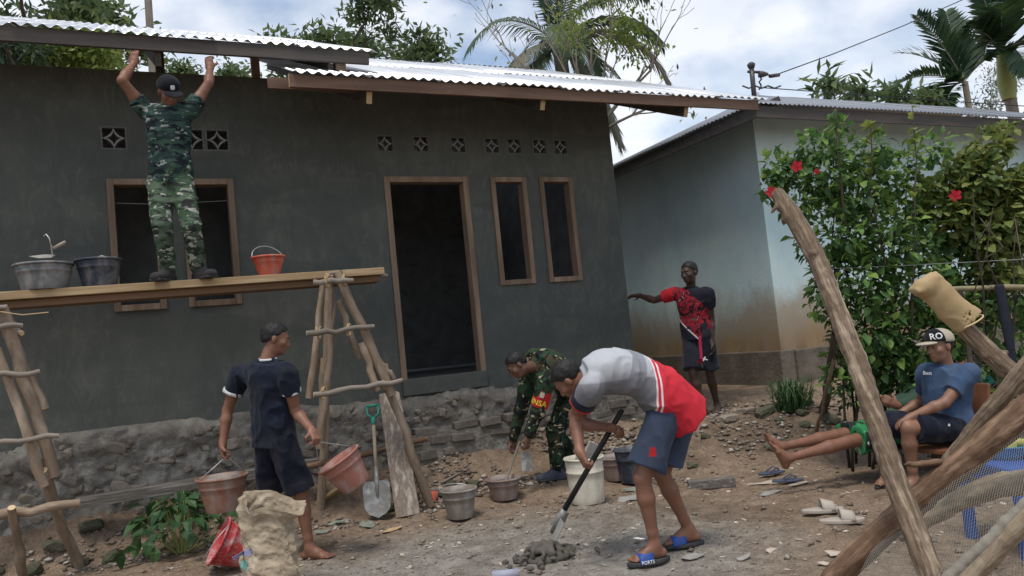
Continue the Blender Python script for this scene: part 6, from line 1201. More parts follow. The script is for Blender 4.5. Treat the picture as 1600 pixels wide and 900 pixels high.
class Body:
    """J: pelvis, neck, shL/shR, elL.., wrL.., hipL.., knL.., anL.., ftL/ftR (foot dirs), head, hf, hu"""
    def __init__(s, name, label, base, J, g=1.0, vox=.008, skin='skin_brown', spine=None, cat='person'):
        J.update({k: np.asarray(v, float) for k, v in J.items()}); s.J = J; s.g = g; s.vox = vox; s.skin = skin; s.root = thing(name, base, label, cat)
        J = s.J; s.hs = nrm(J['hipR']-J['hipL']); s.ss = nrm(J['shR']-J['shL']); s.side = nrm(s.hs+s.ss); s.spine = spine
        s.sd = SDF(vox)
    def tpt(s, t):
        a, b = s.J['pelvis'], s.J['neck']; low = nrm(a-b)*.09
        if s.spine is None: return lerp(a+low*0, b, t)
        m = s.spine; return (1-t)**2*a+2*t*(1-t)*m+t*t*b
    def torso(s, sd, infl=0.0, t0=-.12, t1=.95, k=.03, caps=(True, True), flare=0.0, only=None):
        ts = list(np.linspace(t0, t1, 15)); P = []; S = []
        for t in ts:
            A = np.interp(t, [q[0] for q in TORSO], [q[1] for q in TORSO]); B = np.interp(t, [q[0] for q in TORSO], [q[2] for q in TORSO]); e = infl+flare*max(0, .45-t)
            P.append(s.tpt(t) if t >= 0 else s.J['pelvis']+(s.tpt(0)-s.tpt(.06))/.06*(-t)); S.append((A*s.g+e, B*s.g+e))
        sd.tube(P, S, s.side, k, *caps)
    def build_body(s, hands, feet, hd=True, hk=1.0):
        J, g, sd = s.J, s.g, s.sd; s.torso(sd, 0, -.06, .95, .03)
        sd.cap(J['shL'], J['shR'], .046*g, None, .03)
        n0 = J['neck']; hc = J['head']; hu = nrm(J['hu']); sd.cap(n0-nrm(hc-n0)*.03, hc-hu*.05-nrm(J['hf'])*.02, .056*g, .050*g, .03)
        for S in 'LR':
            sh, el, wr, hp, kn, an = [J[q+S] for q in ('sh', 'el', 'wr', 'hip', 'kn', 'an')]
            sd.cap(sh, lerp(sh, el, .45), .049*g, .047*g, .02); sd.cap(lerp(sh, el, .45), el, .048*g, .038*g, .02); sd.cap(el, lerp(el, wr, .3), .038*g, .042*g, .015); sd.cap(lerp(el, wr, .3), wr, .042*g, .026*g, .015)
            sd.cap(hp, lerp(hp, kn, .4), .086*g, .077*g, .04); sd.cap(lerp(hp, kn, .4), kn, .077*g, .052*g, .03); bk = nrm(np.cross(nrm(an-kn), s.hs)); sd.cap(kn, lerp(kn, an, .3)+bk*0, .050*g, .053*g, .02); sd.cap(lerp(kn, an, .3), lerp(kn, an, .8), .053*g, .033*g, .02); sd.cap(lerp(kn, an, .8), an, .033*g, .034*g, .02)
            if hands.get(S): h = hands[S]; J['grip'+S] = hand(sd, wr, h[0], h[1], h[2], h[3], h[4] if len(h) > 4 else .95)
            if feet.get(S): f_ = feet[S]; foot(sd, an, f_[0], f_[1] if len(f_) > 1 else (0, 0, 1), f_[2] if len(f_) > 2 else True, 1.0, 1 if S == 'L' else -1)
        s.M = head(sd, hc, J['hf'], J['hu'], hk)
        return sd.build('body', s.skin, s.root, True, 2)
    def shirt(s, mat, hem=-.1, sleeve=.6, infl=.017, flare=.02, amp=.006, seed=1, name='shirt', long=False, top=.97, sleeve_r=.066):
        sd = SDF(s.vox); J = s.J; g = s.g; s.torso(sd, infl, hem, top, .03, flare=flare); sd.cap(lerp(J['shL'], J['shR'], .04), lerp(J['shL'], J['shR'], .96), .064*g, None, .04)
        sd.tube([s.tpt(.9), J['neck']+nrm(J['neck']-s.tpt(.8))*.012], [(.085, .08), (.068, .066)], s.side, .03)
        for S in 'LR':
            sh, el, wr = J['sh'+S], J['el'+S], J['wr'+S]; sh2 = sh+nrm(sh-el)*.02; sd.cap(lerp(sh, el, .02), lerp(sh, el, .22), .066*g, .066*g, .03)
            if long: sd.tube([sh2, el], [(.078*g, .078*g), (.060*g, .060*g)], s.side, .03, False, False); sd.cap(el, el, .057*g, None, .02); sd.tube([el, lerp(el, wr, .95)], [(.056*g, .056*g), (.042*g, .042*g)], np.cross(nrm(wr-el), [.3, .5, .8]), .02, False, True)
            else:
                e = lerp(sh, el, sleeve); sd.tube([sh2, lerp(sh, e, .5), e], [(.062*g, .062*g), (.068*g, .068*g), (sleeve_r*g, sleeve_r*g)], np.cross(nrm(el-sh), [.3, .5, .8]), .035, False, True)
        sd.warp(wrinkle(amp, 8, seed, .8)); s.shirt_sd = sd; return sd.build(name, mat, s.root, True, 3)
    def pants(s, mat, length=.85, infl=.018, flare=.02, amp=.006, seed=2, name='shorts', top=.22, r_end=None, to_ankle=False):
        sd = SDF(s.vox); J = s.J; g = s.g; s.torso(sd, infl*.8, -.05, top, .03)
        for S in 'LR':
            hp, kn, an = J['hip'+S], J['kn'+S], J['an'+S]; ax = s.hs
            if to_ankle:
                sd.tube([hp, lerp(hp, kn, .5), kn], [(.100*g, .100*g), (.092*g, .092*g), (.076*g, .076*g)], ax, .03, False, False); sd.cap(kn, kn, .074*g, None, .02); sd.tube([kn, lerp(kn, an, .5), lerp(kn, an, .97)], [(.075*g, .075*g), (.072*g, .072*g), (.062*g, .062*g)], ax, .02, False, True)
            else:
                pts = [hp, lerp(hp, kn, .5)]; rr = [.098, .094]
                if length > 1: pts += [kn, lerp(kn, an, length-1)]; rr += [.086, .088]
                else: pts += [lerp(hp, kn, length)]; rr += [r_end or .096]
                sd.tube(pts, [(r*g+flare*.5*(i/(len(rr)-1)), r*g+flare*.5*(i/(len(rr)-1))) for i, r in enumerate(rr)], ax, .03, False, True)
        sd.warp(wrinkle(amp, 7, seed, .6)); return sd.build(name, mat, s.root, True, 3)
    def cuff(s, S, mat, t0, t1, r, name='cuff'):
        a, b = s.J['sh'+S], s.J['el'+S]; sd = SDF(.006); sd.tube([lerp(a, b, t0), lerp(a, b, t1)], [(r, r), (r, r)], np.cross(nrm(b-a), [.3, .5, .8]), .004); sd.warp(wrinkle(.004, 8, 3)); return sd.build(name, mat, s.root, True, 1)
    def boots(s, mat, k=1.12):
        for S in 'LR':
            an = s.J['an'+S]; kn = s.J['kn'+S]; y = nrm(s.J['ft'+S]); z = np.array([0, 0, 1.]); z = nrm(z-y*(z@y)); x = np.cross(y, z); M = np.stack([x, y, z], 1); q = lambda a, b, c_: an+(x*a+y*b+z*c_)*k
            sd = SDF(s.vox*.8); sd.cap(lerp(an, kn, .30), an, .046*k, .044*k, .02); sd.ell(q(0, -.035, -.045), np.array((.040, .045, .036))*k, M, .02); sd.cap(an, q(0, .06, -.030), .043*k, .040*k, .03); sd.cap(q(0, .02, -.045), q(0, .135, -.048), .041*k, .034*k, .03); sd.cap(q(-.012, .16, -.048), q(.012, .16, -.048), .030*k, None, .02); sd.rbox(q(0, .06, -.125), np.array((.12, .25, .05))*k, M, .001, .004, 's'); b = sd.build('boot', mat, s.root, True, 1)
            sd = SDF(s.vox*.8); sd.rbox(q(0, .055, -.070), np.array((.043, .125, .010))*k, M, .006, .01); sd.build('boot_sole', 'sole_black', b, True, 1)
    def cap_hat(s, crown, bill, k=1.0, emblem=None, bill_turn=0, panel=None):
        sx, f, u = s.M.T; c = s.J['head']; q = lambda a, b, z: c+(sx*a+f*b+u*z)*k; sd = SDF(.006); sd.ell(q(0, -.012, .046), np.array((.088, .107, .086))*k, s.M, .01); sd.ell(q(0, .035, .075), np.array((.06, .05, .045))*k, s.M, .03); sd.plane(q(0, 0, .032), -u+f*.10); h = sd.build('cap', crown, s.root, True, 1)
        sd = SDF(.005); sd.ell(q(0, .105, .034), np.array((.072, .085, .014))*k, s.M, .01); sd.plane(q(0, .07, 0), -f); sd._add(q(0, .1, 0)-.3, q(0, .1, 0)+.3, lambda P: -((P-q(0, .1, .030)-0)@u)-6.0*((P-q(0, 0, 0))@sx)**2, .004, 'i'); sd.build('brim', bill, h, True, 1); return h
    def slides(s, mat, solemat, txt=None):
        for S in 'LR':
            an = s.J['an'+S]; y = nrm(s.J['ft'+S]*np.array([1, 1, 0])); c = an+y*.052; c = np.array([c[0], c[1], an[2]-.098]); slide(s.root, c, y, .285, .108, solemat, True, False, .026, mat)
def mid(a, b): return (np.asarray(a)+np.asarray(b))/2
AZ = np.array([0, 0, 1.])
def lens(nm, J):
    pass
# ------------------------------------------------------------------ A: soldier on the plank, arms up to the roof
aR = onplank(263, 430, 6.93)+AZ*.085; aL = onplank(312, 431, 6.93)+AZ*.085; dA = dep(mid(aL, aR))
pel = at(267, 282, dA+.03); nk = at(262, 165, dA-.02); hd = at(263, 146, dA-.06)
J = dict(pelvis=pel, neck=nk, head=at(264, 143, dA-.09), hf=-FW*.6+RT*.55-AZ*.62, hu=AZ*.8-FW*.45+RT*.2, shR=at(227, 173, dA), shL=at(298, 173, dA), hipR=at(250, 288, dA+.02), hipL=at(285, 288, dA+.02), anR=aR, anL=aL, ftR=-FW*.8-RT*.1, ftL=-FW*.6+RT*.75)
J['ftR'] = J['ftR']*np.array([1, 1, 0]); J['ftL'] = J['ftL']*np.array([1, 1, 0])
J['wrR'] = onY(209, 99, 6.93); J['wrL'] = onY(328, 108, 6.93)
J['elR'] = ik(J['shR'], J['wrR'], .285, .25, at(185, 125, dA-.2)); J['elL'] = ik(J['shL'], J['wrL'], .285, .25, at(345, 140, dA-.2))
J['knR'] = ik(J['hipR'], aR, .40, .39, at(240, 350, dA-.8)); J['knL'] = ik(J['hipL'], aL, .40, .39, at(305, 350, dA-.8))
A = Body('person', 'person in camouflage on the plank, arms raised to the roof edge', mid(aL, aR)-AZ*.085, J, .97, .008, 'skin_brown')
A.build_body(dict(R=(AZ*1+RT*.12, FW*1.0, 1, .75), L=(AZ*1-RT*.05, FW*1.0, -1, .75)), {}, hk=.98); head_extras(A.root, J['head'], A.M, .98, None)
A.shirt('camo_shirt', -.06, .42, .020, .012, .006, 11); A.pants('camo_trousers', to_ankle=True, name='trousers', amp=.009, seed=12); A.boots('boot_black'); ch = A.cap_hat('black_cap', 'black_cap')
sx, f, u = A.M.T; v, fc = grid_poly(.035, .035, 6, 6, lambda x, y: (x*(.6+.4*math.cos(y*60)), y)); decal('cap_emblem', v, fc, J['head']+f*.16+u*.075, sx*-1, u, ch, 'white_print', A.root, .003)
# ------------------------------------------------------------------ B: barefoot man carrying two buckets
fB = nrm(_r0*.62+_f0*.78); sB = np.array([fB[1], -fB[0], 0.]); g0 = onZ(485, 872, .0); dB = dep(g0)
anR = np.array([g0[0], g0[1], zg(g0)+.078]); pel = at(428, 682, dB+.03); hipR = pel+sB*.085-AZ*.03; hipL = pel-sB*.085-AZ*.03
anL = at(425, 868, dB+.30); anL[2] = zg(anL)+.078
J = dict(pelvis=pel, neck=at(418, 562, dB-.02), head=at(430, 529, dB+.0), hf=fB*.55+_r0*.85-AZ*.35, hu=AZ+_r0*.12, hipR=hipR, hipL=hipL, anR=anR, anL=anL, ftR=_r0*.9+_f0*.1-_f0*.25, ftL=_r0*.6+_f0*.8)
nkB = J['neck']; J['shR'] = nkB+sB*.175-AZ*.045+fB*.01; J['shL'] = nkB-sB*.185-AZ*.05; J['shR'] = at(449, 584, dep(J['shR'])); J['shL'] = at(374, 586, dep(J['shL']))
J['wrR'] = reach(at(462, 628, dep(J['shR'])), 487, 672, .245, True); J['elR'] = ik(J['shR'], J['wrR'], .285, .25, at(455, 660, dep(J['shR'])+.2)); J['wrL'] = at(348, 694, dep(J['shL'])-.02); J['elL'] = ik(J['shL'], J['wrL'], .285, .25, at(330, 640, dep(J['shL'])+.3))
J['knR'] = ik(hipR, anR, .42, .40, hipR+fB*1.0-AZ*.3); J['knL'] = ik(hipL, anL, .42, .40, hipL+fB*1.0-AZ*.3)
Bm = Body('person', 'barefoot person in navy shirt and shorts carrying two buckets', np.array([pel[0], pel[1], 0]), J, .98, .007, 'skin_brown')
Bm.build_body(dict(R=(nrm(J['wrR']-J['elR'])*.8-AZ*.3, -_r0*.5+_f0*.3-AZ*.3, -1, 1.25), L=(-AZ, fB*.1+_r0*.9, 1, 1.25)), dict(R=(J['ftR'],), L=(J['ftL'],)), hk=.98); head_extras(Bm.root, J['head'], Bm.M, .98, 'short')
Bm.shirt('navy_shirt', -.10, .50, .021, .02, .009, 21, sleeve_r=.070); Bm.pants('navy_shorts', .93, amp=.008, seed=22, flare=.03)
for S in 'LR': Bm.cuff(S, 'white_trim', .44, .515, .073)
sd = SDF(.006); cN = J['neck']+nrm(J['neck']-Bm.tpt(.8))*.008; sd.tube([cN-nrm(J['neck']-Bm.tpt(.8))*.010, cN+nrm(J['neck']-Bm.tpt(.8))*.006], [(.072, .069), (.069, .066)], Bm.side, .004); sd.build('collar', 'white_trim', Bm.root, True, 1)
# his buckets
gL = J['gripL']; gR = J['gripR']
hL = gL-AZ*.02; bz = nrm(AZ+_r0*.05); bucket('cement-caked terracotta bucket hanging from the left hand of the barefoot man', hL-AZ*(.245+.145)-RT*.05, 'pail_terracotta', .245, .178, .125, fill=.9, bands=2, grip=hL+AZ*.012, gaz=.3, fillmat='dry_cement')
zt = nrm(AZ*.80+_r0*-.50-_f0*.45); rb1 = at(548, 762, dB+.05)
bucket('pinkish tilted bucket swung from the right hand of the barefoot man', at(557, 758, dB+.02), 'pail_pink', .235, .160, .105, bands=2, tilt=tilt_to(nrm(-RT*.48+AZ*.85-FW*.15), FW), grip=gR)
# ------------------------------------------------------------------ C: soldier bending over the small bucket
g0 = onZ(885, 752, .03); g0[2] = zg(g0); dC = dep(g0); anL = at(872, 742, dC-.05); anR = at(905, 738, dC+.25); anL[2] = zg(anL)+.085; anR[2] = zg(anR)+.085
fC = nrm(-_r0*.85-_f0*.5); sC = np.array([fC[1], -fC[0], 0.]); pel = at(898, 612, dC+.10); hipR = pel+sC*.085-AZ*.02; hipL = pel-sC*.085-AZ*.02
J = dict(pelvis=pel, neck=at(833, 572, dC-.38), head=at(808, 570, dC-.47), hf=-RT*.78-AZ*.72-FW*.12, hu=-RT*.55+AZ*.8-FW*.1, hipR=hipR, hipL=hipL, anR=anR, anL=anL, ftR=fC, ftL=nrm(-_r0*.9-_f0*.2))
J['shL'] = at(853, 598, dC-.46); J['shR'] = at(828, 582, dC-.18); J['wrL'] = at(824, 684, dC-.42); J['wrR'] = at(800, 690, dC-.05)
J['elL'] = ik(J['shL'], J['wrL'], .285, .25, at(870, 650, dC-.45)); J['elR'] = ik(J['shR'], J['wrR'], .285, .25, at(850, 640, dC+.2))
J['knL'] = ik(hipL, anL, .42, .40, hipL+fC); J['knR'] = ik(hipR, anR, .42, .40, hipR+fC)
Cm = Body('person', 'person in woodland camouflage with red armband bending over a small bucket', g0, J, 1.07, .008, 'skin_deep', spine=at(866, 556, dC-.18))
Cm.build_body(dict(L=(-AZ-RT*.15, -RT*.6+FW*.6, -1, 1.1), R=(-AZ, RT*.3-FW*.6, 1, 1.1)), {}, hk=.98); head_extras(Cm.root, J['head'], Cm.M, .98, 'short')
cs = Cm.shirt('camo_woodland', -.10, .5, .024, .02, .009, 31, 'jacket', True); Cm.pants('camo_woodland', to_ankle=True, name='trousers', amp=.011, seed=32); Cm.boots('boot_navy')
a, b = J['shL'], J['elL']; sd = SDF(.006); sd.tube([lerp(a, b, .08), lerp(a, b, .80)], [(.0815, .0815), (.0765, .0765)], np.cross(nrm(b-a), [.3, .5, .8]), .004); sd.warp(wrinkle(.004, 8, 33)); band = sd.build('armband', 'red_band', Cm.root, True, 1)
v, fc = text_mesh('BABINSA', .070, .018); ax = -nrm(b-a); nn = nrm(-FW-ax*((-FW)@ax)); xo = np.cross(ax, nn)
def wrap(name, v, fc, c, r, u0, mat, parent): return mesh_obj(name, [c+ax*q[1]+(nn*math.cos((q[0]+u0)/r)+xo*math.sin((q[0]+u0)/r))*r for q in v], fc, mat, parent)
wrap('armband_text', v, fc, lerp(a, b, .64), .0845, -.085, 'yellow_print', Cm.root)
v, fc = grid_poly(.045, .05, 6, 6, lambda x, y: (x*(1-abs(y)*12*.5), y)); wrap('armband_emblem', v, fc, lerp(a, b, .36), .0855, -.01, 'cap_cream', Cm.root)
# ------------------------------------------------------------------ D: man bending over his shovel
g0 = onZ(1012, 880, .0); gz = zg(g0); anL = np.array([*onZ(1028, 872, .0)[:2], 0]); anL = at(1024, 858, 4.78); anL[2] = gz+.105; anR = at(1078, 838, 5.02); anR[2] = zg(anR)+.105; dD = 4.85
fD = nrm(-_r0*.97-_f0*.25); sD = np.array([fD[1], -fD[0], 0.]); pel = at(1050, 630, dD+.08); hipL = at(1040, 642, dD-.02); hipR = at(1066, 638, dD+.16)
J = dict(pelvis=pel, neck=at(915, 590, dD-.02), head=at(888, 592, dD+.04), hf=-RT*.60-AZ*.78+FW*.3, hu=-RT*.75+AZ*.55, hipR=hipR, hipL=hipL, anR=anR, anL=anL, ftL=nrm(-_r0*.98-_f0*.30), ftR=nrm(-_r0*.97-_f0*.1))
J['shL'] = at(924, 606, dD-.17); J['shR'] = at(917, 600, dD+.19); J['wrL'] = at(906, 706, dD-.13); J['elL'] = ik(J['shL'], J['wrL'], .285, .25, at(880, 660, dD+.2)); J['wrR'] = at(952, 668, dD+.10); J['elR'] = ik(J['shR'], J['wrR'], .285, .25, at(900, 680, dD+.3))
J['knL'] = ik(hipL, anL, .43, .42, hipL+fD*1.0-AZ*.4); J['knR'] = ik(hipR, anR, .43, .42, hipR+fD*1.0-AZ*.4)
SHT, SHH, SHB = at(972, 640, dD+.12), at(913, 716, dD-.10), onZ(850, 852, .02)
sdv = nrm(SHB-SHT)
Dm = Body('person', 'person in white, grey and red jersey bending to shovel mortar', np.array([pel[0], pel[1], 0]), J, 1.0, .007, 'skin_brown', spine=at(985, 556, dD))
Dm.build_body(dict(L=(nrm(J['wrL']-J['elL'])*.6-AZ*.3+RT*.3, RT*.9+FW*.25, -1, 1.15), R=(nrm(J['wrR']-J['elR'])*.8, -RT*.3-AZ*.3, 1, 1.2)), dict(L=(J['ftL'], AZ, True), R=(J['ftR'], AZ, True)), hk=.98); head_extras(Dm.root, J['head'], Dm.M, .98, 'short')
def jersey_mat(name, root, fn):
    m, nt, b = newmat(name); tc = nt.nodes.new('ShaderNodeTexCoord'); fn(nt, b, tc.outputs['Object'], np.array(root.location)); b.inputs['Roughness'].default_value = .85; b.inputs['Specular IOR Level'].default_value = .2; bumpn(nt, b, tex_noise(nt, mapping(nt), 160, 2), .15, .002)
def dotn(nt, vec, ax, off):
    d = nt.nodes.new('ShaderNodeVectorMath'); d.operation = 'DOT_PRODUCT'; nt.links.new(vec, d.inputs[0]); d.inputs[1].default_value = tuple(map(float, ax)); return mathn(nt, 'ADD', d.outputs['Value'], float(off))
def jD(nt, b, vec, rl):
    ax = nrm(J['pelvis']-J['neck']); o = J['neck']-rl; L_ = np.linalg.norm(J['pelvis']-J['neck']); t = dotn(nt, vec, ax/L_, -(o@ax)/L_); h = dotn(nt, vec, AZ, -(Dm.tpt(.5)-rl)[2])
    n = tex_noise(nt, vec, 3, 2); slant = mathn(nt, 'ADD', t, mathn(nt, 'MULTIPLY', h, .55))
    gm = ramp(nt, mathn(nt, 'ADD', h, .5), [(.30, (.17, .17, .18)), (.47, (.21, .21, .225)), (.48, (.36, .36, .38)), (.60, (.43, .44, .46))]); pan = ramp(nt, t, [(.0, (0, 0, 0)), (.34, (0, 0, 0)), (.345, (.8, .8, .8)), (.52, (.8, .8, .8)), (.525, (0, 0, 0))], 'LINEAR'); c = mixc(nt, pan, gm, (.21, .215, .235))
    red = ramp(nt, n, [(.3, (.50, .022, .035)), (.7, (.58, .035, .05))]); lines = ramp(nt, slant, [(.60, (0, 0, 0)), (.602, (1, 1, 1))], 'CONSTANT'); c = mixc(nt, lines, c, red)
    for p in (.615, .655): c = mixc(nt, ramp(nt, mathn(nt, 'ABSOLUTE', mathn(nt, 'SUBTRACT', slant, p)), [(.006, (1, 1, 1)), (.009, (0, 0, 0))]), c, (.7, .68, .68))
    nt.links.new(c, b.inputs['Base Color'])
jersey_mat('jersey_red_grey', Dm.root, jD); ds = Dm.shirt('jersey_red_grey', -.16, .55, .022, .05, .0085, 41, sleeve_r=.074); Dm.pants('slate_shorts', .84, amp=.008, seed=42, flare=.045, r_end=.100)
Dm.cuff('L', 'navy_shirt', .36, .53, .0765, 'sleeve_band'); Dm.cuff('L', 'red_band', .53, .58, .0765, 'sleeve_hem'); Dm.slides('slide_blue', 'sole_black')
v, fc = grid_poly(.045, .055, 4, 4, lambda x, y: (x*(1-.4*(y/.055+.5)), y)); o = [q for q in Dm.root.children if q.name.startswith('shorts')][0]; decal('shorts_badge', v, fc, at(1020, 706, dD-.3), RT, UP, o, 'red_band', Dm.root, .003, .05)
st_ = [q for q in Dm.root.children if q.name.startswith('strap')][0]; v, fc = text_mesh('PORTS', .028, .012); yL = nrm(J['ftL']*np.array([1, 1, 0])); o_ = np.cross(AZ, yL); o_ = o_ if o_@FW < 0 else -o_; decal('slide_text', v, fc, anL+yL*.085-AZ*.072+o_*.1, -yL if np.cross(-yL, AZ)@o_ > 0 else yL, AZ, st_, 'white_print', Dm.root, .009, .05)
v, fc = grid_poly(.06, .03, 5, 4, lambda x, y: (x, y+.012*math.sin(x*60))); decal('slide_emblem', v, fc, anL+yL*.10+AZ*.06, np.cross(yL, AZ)*-1, yL*-1, st_, 'white_print', Dm.root, .009, .02)
# his shovel
root = thing('shovel', SHB, 'black-handled shovel pushed into the mortar by the bending man', 'shovel'); mb = MB(); mb.tube([SHT, lerp(SHT, SHB, .76)], [.0175, .019], 12); mb.build('shaft', 'black_handle', root, True); mb = MB(); mb.tube([lerp(SHT, SHB, .72), lerp(SHT, SHB, .80), lerp(SHT, SHB, .90)], [.022, .024, .012], 10); mb.build('socket', 'steel_worn', root, True)
bd = nrm(SHB-lerp(SHT, SHB, .78)); bd = nrm(bd-AZ*.45); wd = nrm(np.cross(bd, RT)); wd = nrm(FW*.93+RT*.2-bd*((FW*.93+RT*.2)@bd)); mb = MB(); shovel_blade(mb, lerp(SHT, SHB, .77), -bd, wd, .30, .20, .04); mb.build('blade', 'dry_cement', root, True)
# ------------------------------------------------------------------ E: man at the house corner
g0 = np.array([5.60, 7.02, 0]); g0[2] = zg(g0); anR = at(1098, 630, 8.60); anL = at(1120, 628, 8.80)
for q in (anR, anL): q[2] = zg(q)+.09
zsh = (g0[2]+.09-mid(anR, anL)[2]); fE = nrm(-_r0*.55-_f0*.75); sE = np.array([fE[1], -fE[0], 0.]); dE = 8.7
pel = at(1090, 522, dE); hipR = pel+sE*.088-AZ*.02; hipL = pel-sE*.088-AZ*.02
J = dict(pelvis=pel, neck=at(1079, 450, dE), head=at(1077, 426, dE-.04), hf=-RT*.75-FW*.6-AZ*.12, hu=AZ, hipR=hipR, hipL=hipL, anR=anR, anL=anL, ftR=nrm(-_r0*.7-_f0*.5), ftL=nrm(-_r0*.3-_f0*.8))
nkE = J['neck']; J['shR'] = at(1053, 459, dep(nkE+sE*.17)); J['shL'] = at(1106, 460, dep(nkE-sE*.17)); J['wrR'] = onX(1000, 462, 5.30); J['elR'] = ik(J['shR'], J['wrR'], .265, .24, at(1028, 520, dE)); J['wrL'] = at(1112, 535, dE-.12); J['elL'] = ik(J['shL'], J['wrL'], .285, .25, at(1125, 500, dE+.2))
J['knR'] = ik(hipR, anR, .42, .41, hipR+fE); J['knL'] = ik(hipL, anL, .42, .41, hipL+fE)
Em = Body('person', 'person in red and black jersey resting a hand on the house corner', g0, J, .98, .009, 'skin_dark'); Em.build_body(dict(R=(nrm(np.array([-.6, .75, .1])), nrm(np.array([-.6, .3, -.6])), -1, .35), L=(-AZ, RT*-.9, -1, .5)), dict(R=(J['ftR'],), L=(J['ftL'],)), hk=1.02); head_extras(Em.root, J['head'], Em.M, 1.02, 'short')
def jE(nt, b, vec, rl):
    lat = dotn(nt, vec, Em.side, -(J['pelvis']-rl)@Em.side); z = dotn(nt, vec, AZ, -(J['pelvis']-rl)[2]); v = nt.nodes.new('ShaderNodeVectorMath'); v.operation = 'SCALE'; v.inputs[3].default_value = 1; nt.links.new(vec, v.inputs[0])
    n = tex_noise(nt, vec, 9, 3, .5, 1.6); c = ramp(nt, n, [(.40, (.018, .010, .014)), (.46, (.30, .016, .03)), (.55, (.20, .014, .026)), (.58, (.05, .012, .02)), (.635, (.40, .29, .22)), (.655, (.02, .01, .014))], 'CONSTANT')
    d = mathn(nt, 'ADD', mathn(nt, 'MULTIPLY', lat, -1.0), mathn(nt, 'MULTIPLY', z, .9)); c = mixc(nt, ramp(nt, d, [(.40, (0, 0, 0)), (.41, (1, 1, 1))]), c, (.014, .015, .024)); d2 = mathn(nt, 'ADD', mathn(nt, 'MULTIPLY', lat, 1.0), mathn(nt, 'MULTIPLY', z, -1.0)); c = mixc(nt, ramp(nt, d2, [(.0, (0, 0, 0)), (.005, (1, 1, 1))]), c, (.016, .017, .026)); c = mixc(nt, ramp(nt, mathn(nt, 'ABSOLUTE', mathn(nt, 'ADD', d2, .006)), [(.008, (1, 1, 1)), (.011, (0, 0, 0))]), c, (.6, .56, .56))
    c = mixc(nt, ramp(nt, lat, [(.215, (0, 0, 0)), (.22, (1, 1, 1))]), c, (.46, .02, .03)); nt.links.new(c, b.inputs['Base Color'])
jersey_mat('jersey_red_black', Em.root, jE); Em.shirt('jersey_red_black', -.10, .52, .019, .015, .006, 51, sleeve_r=.070); ep = Em.pants('dark_shorts', .9, amp=.007, seed=52, flare=.03)
hp, kn = J['hipL'], J['knL']; v, fc = grid_poly(.03, .30, 3, 14, lambda x, y: (x-.10*(y+.15)*.9, y)); decal('shorts_stripe', v, fc, at(1097, 548, dE-.3), RT, UP, ep, 'pink_stripe', Em.root, .004, .1)
mk = [(-.03, .006), (-.008, .012), (.002, .028), (.014, .022), (.006, .006), (.034, -.004), (.03, -.014), (.002, -.006), (-.012, -.024), (-.022, -.016), (-.012, .0)]; decal('shorts_emblem', mk, [tuple(range(len(mk)))], at(1101, 561, dE-.3), RT, UP, ep, 'white_print', Em.root, .006, .1)
for S in 'LR': c = J['an'+S]; y = nrm(J['ft'+S]*np.array([1, 1, 0])); c = np.array([c[0]+y[0]*.05, c[1]+y[1]*.05, c[2]-.092]); slide(Em.root, c, y, .27, .10, 'sole_black', False, True, .02, 'flip_black')
# ------------------------------------------------------------------ F: seated man with cap; G: man stretched out behind him
dF = 5.95; pel = at(1482, 668, dF); fF = nrm(-_r0*.9-_f0*.43); sF = np.array([fF[1], -fF[0], 0.]); hipL = pel-sF*.09; hipR = pel+sF*.09
J = dict(pelvis=pel, neck=at(1478, 572, dF+.02), head=at(1468, 541, dF), hf=-RT*.94-FW*.28-AZ*.12, hu=AZ-RT*.02, hipL=hipL, hipR=hipR, ftL=nrm(-_r0*.9-_f0*.3), ftR=nrm(-_r0*.8-_f0*.45)); nkF = J['neck']
J['shL'] = nkF-sF*.168-AZ*.06; J['shR'] = nkF+sF*.168-AZ*.06
J['knL'] = reach(hipL, 1418, 675, .42, True); J['knR'] = reach(hipR, 1350, 668, .42, True)
J['anL'] = at(1428, 752, dep(J['knL'])+.05); J['anR'] = at(1392, 757, dep(J['knR'])+.02)
for S in 'LR': q = J['an'+S]; q[2] = zg(q)+.095
J['wrL'] = at(1424, 651, dep(J['knL'])+.02); J['elL'] = ik(J['shL'], J['wrL'], .285, .25, at(1500, 660, dF-.3)); J['wrR'] = at(1400, 650, dep(J['knR'])+.05); J['elR'] = ik(J['shR'], J['wrR'], .285, .25, at(1450, 680, dF+.6))
for S in 'LR': J['kn'+S] = ik(J['hip'+S], J['an'+S], .42, .41, J['kn'+S]+(J['kn'+S]-J['hip'+S]))
Fm = Body('person', 'seated person in blue shirt and cap, hands on knees', np.array([pel[0], pel[1], zg(pel)]), J, 1.0, .007, 'skin_tan')
Fm.build_body(dict(L=(-RT*.9-AZ*.35, -AZ-FW*.2, -1, .45), R=(-RT*.9-AZ*.3, -AZ+FW*.2, 1, .5)), dict(L=(J['ftL'],), R=(J['ftR'],)), hk=1.0); head_extras(Fm.root, J['head'], Fm.M, 1.0, 'short')
fs = Fm.shirt('blue_shirt', -.06, .62, .022, .02, .008, 61, sleeve_r=.069); Fm.pants('navy_shorts', .86, amp=.008, seed=62, flare=.03)
ch = Fm.cap_hat('cap_cream', 'cap_cream', 1.03); sx, f, u = Fm.M.T; c = J['head']; sd = SDF(.005); sd.ell(c+u*.047-f*.012, np.array((.092, .111, .090))*1.03, Fm.M, .01); sd.ell(c+f*.036+u*.077, np.array((.063, .052, .048))*1.03, Fm.M, .03); sd.plane(c+u*.036, -u+f*.1); sd.plane(c+f*.018, -f); fp = sd.build('front_panel', 'black_cap', ch, True, 1)
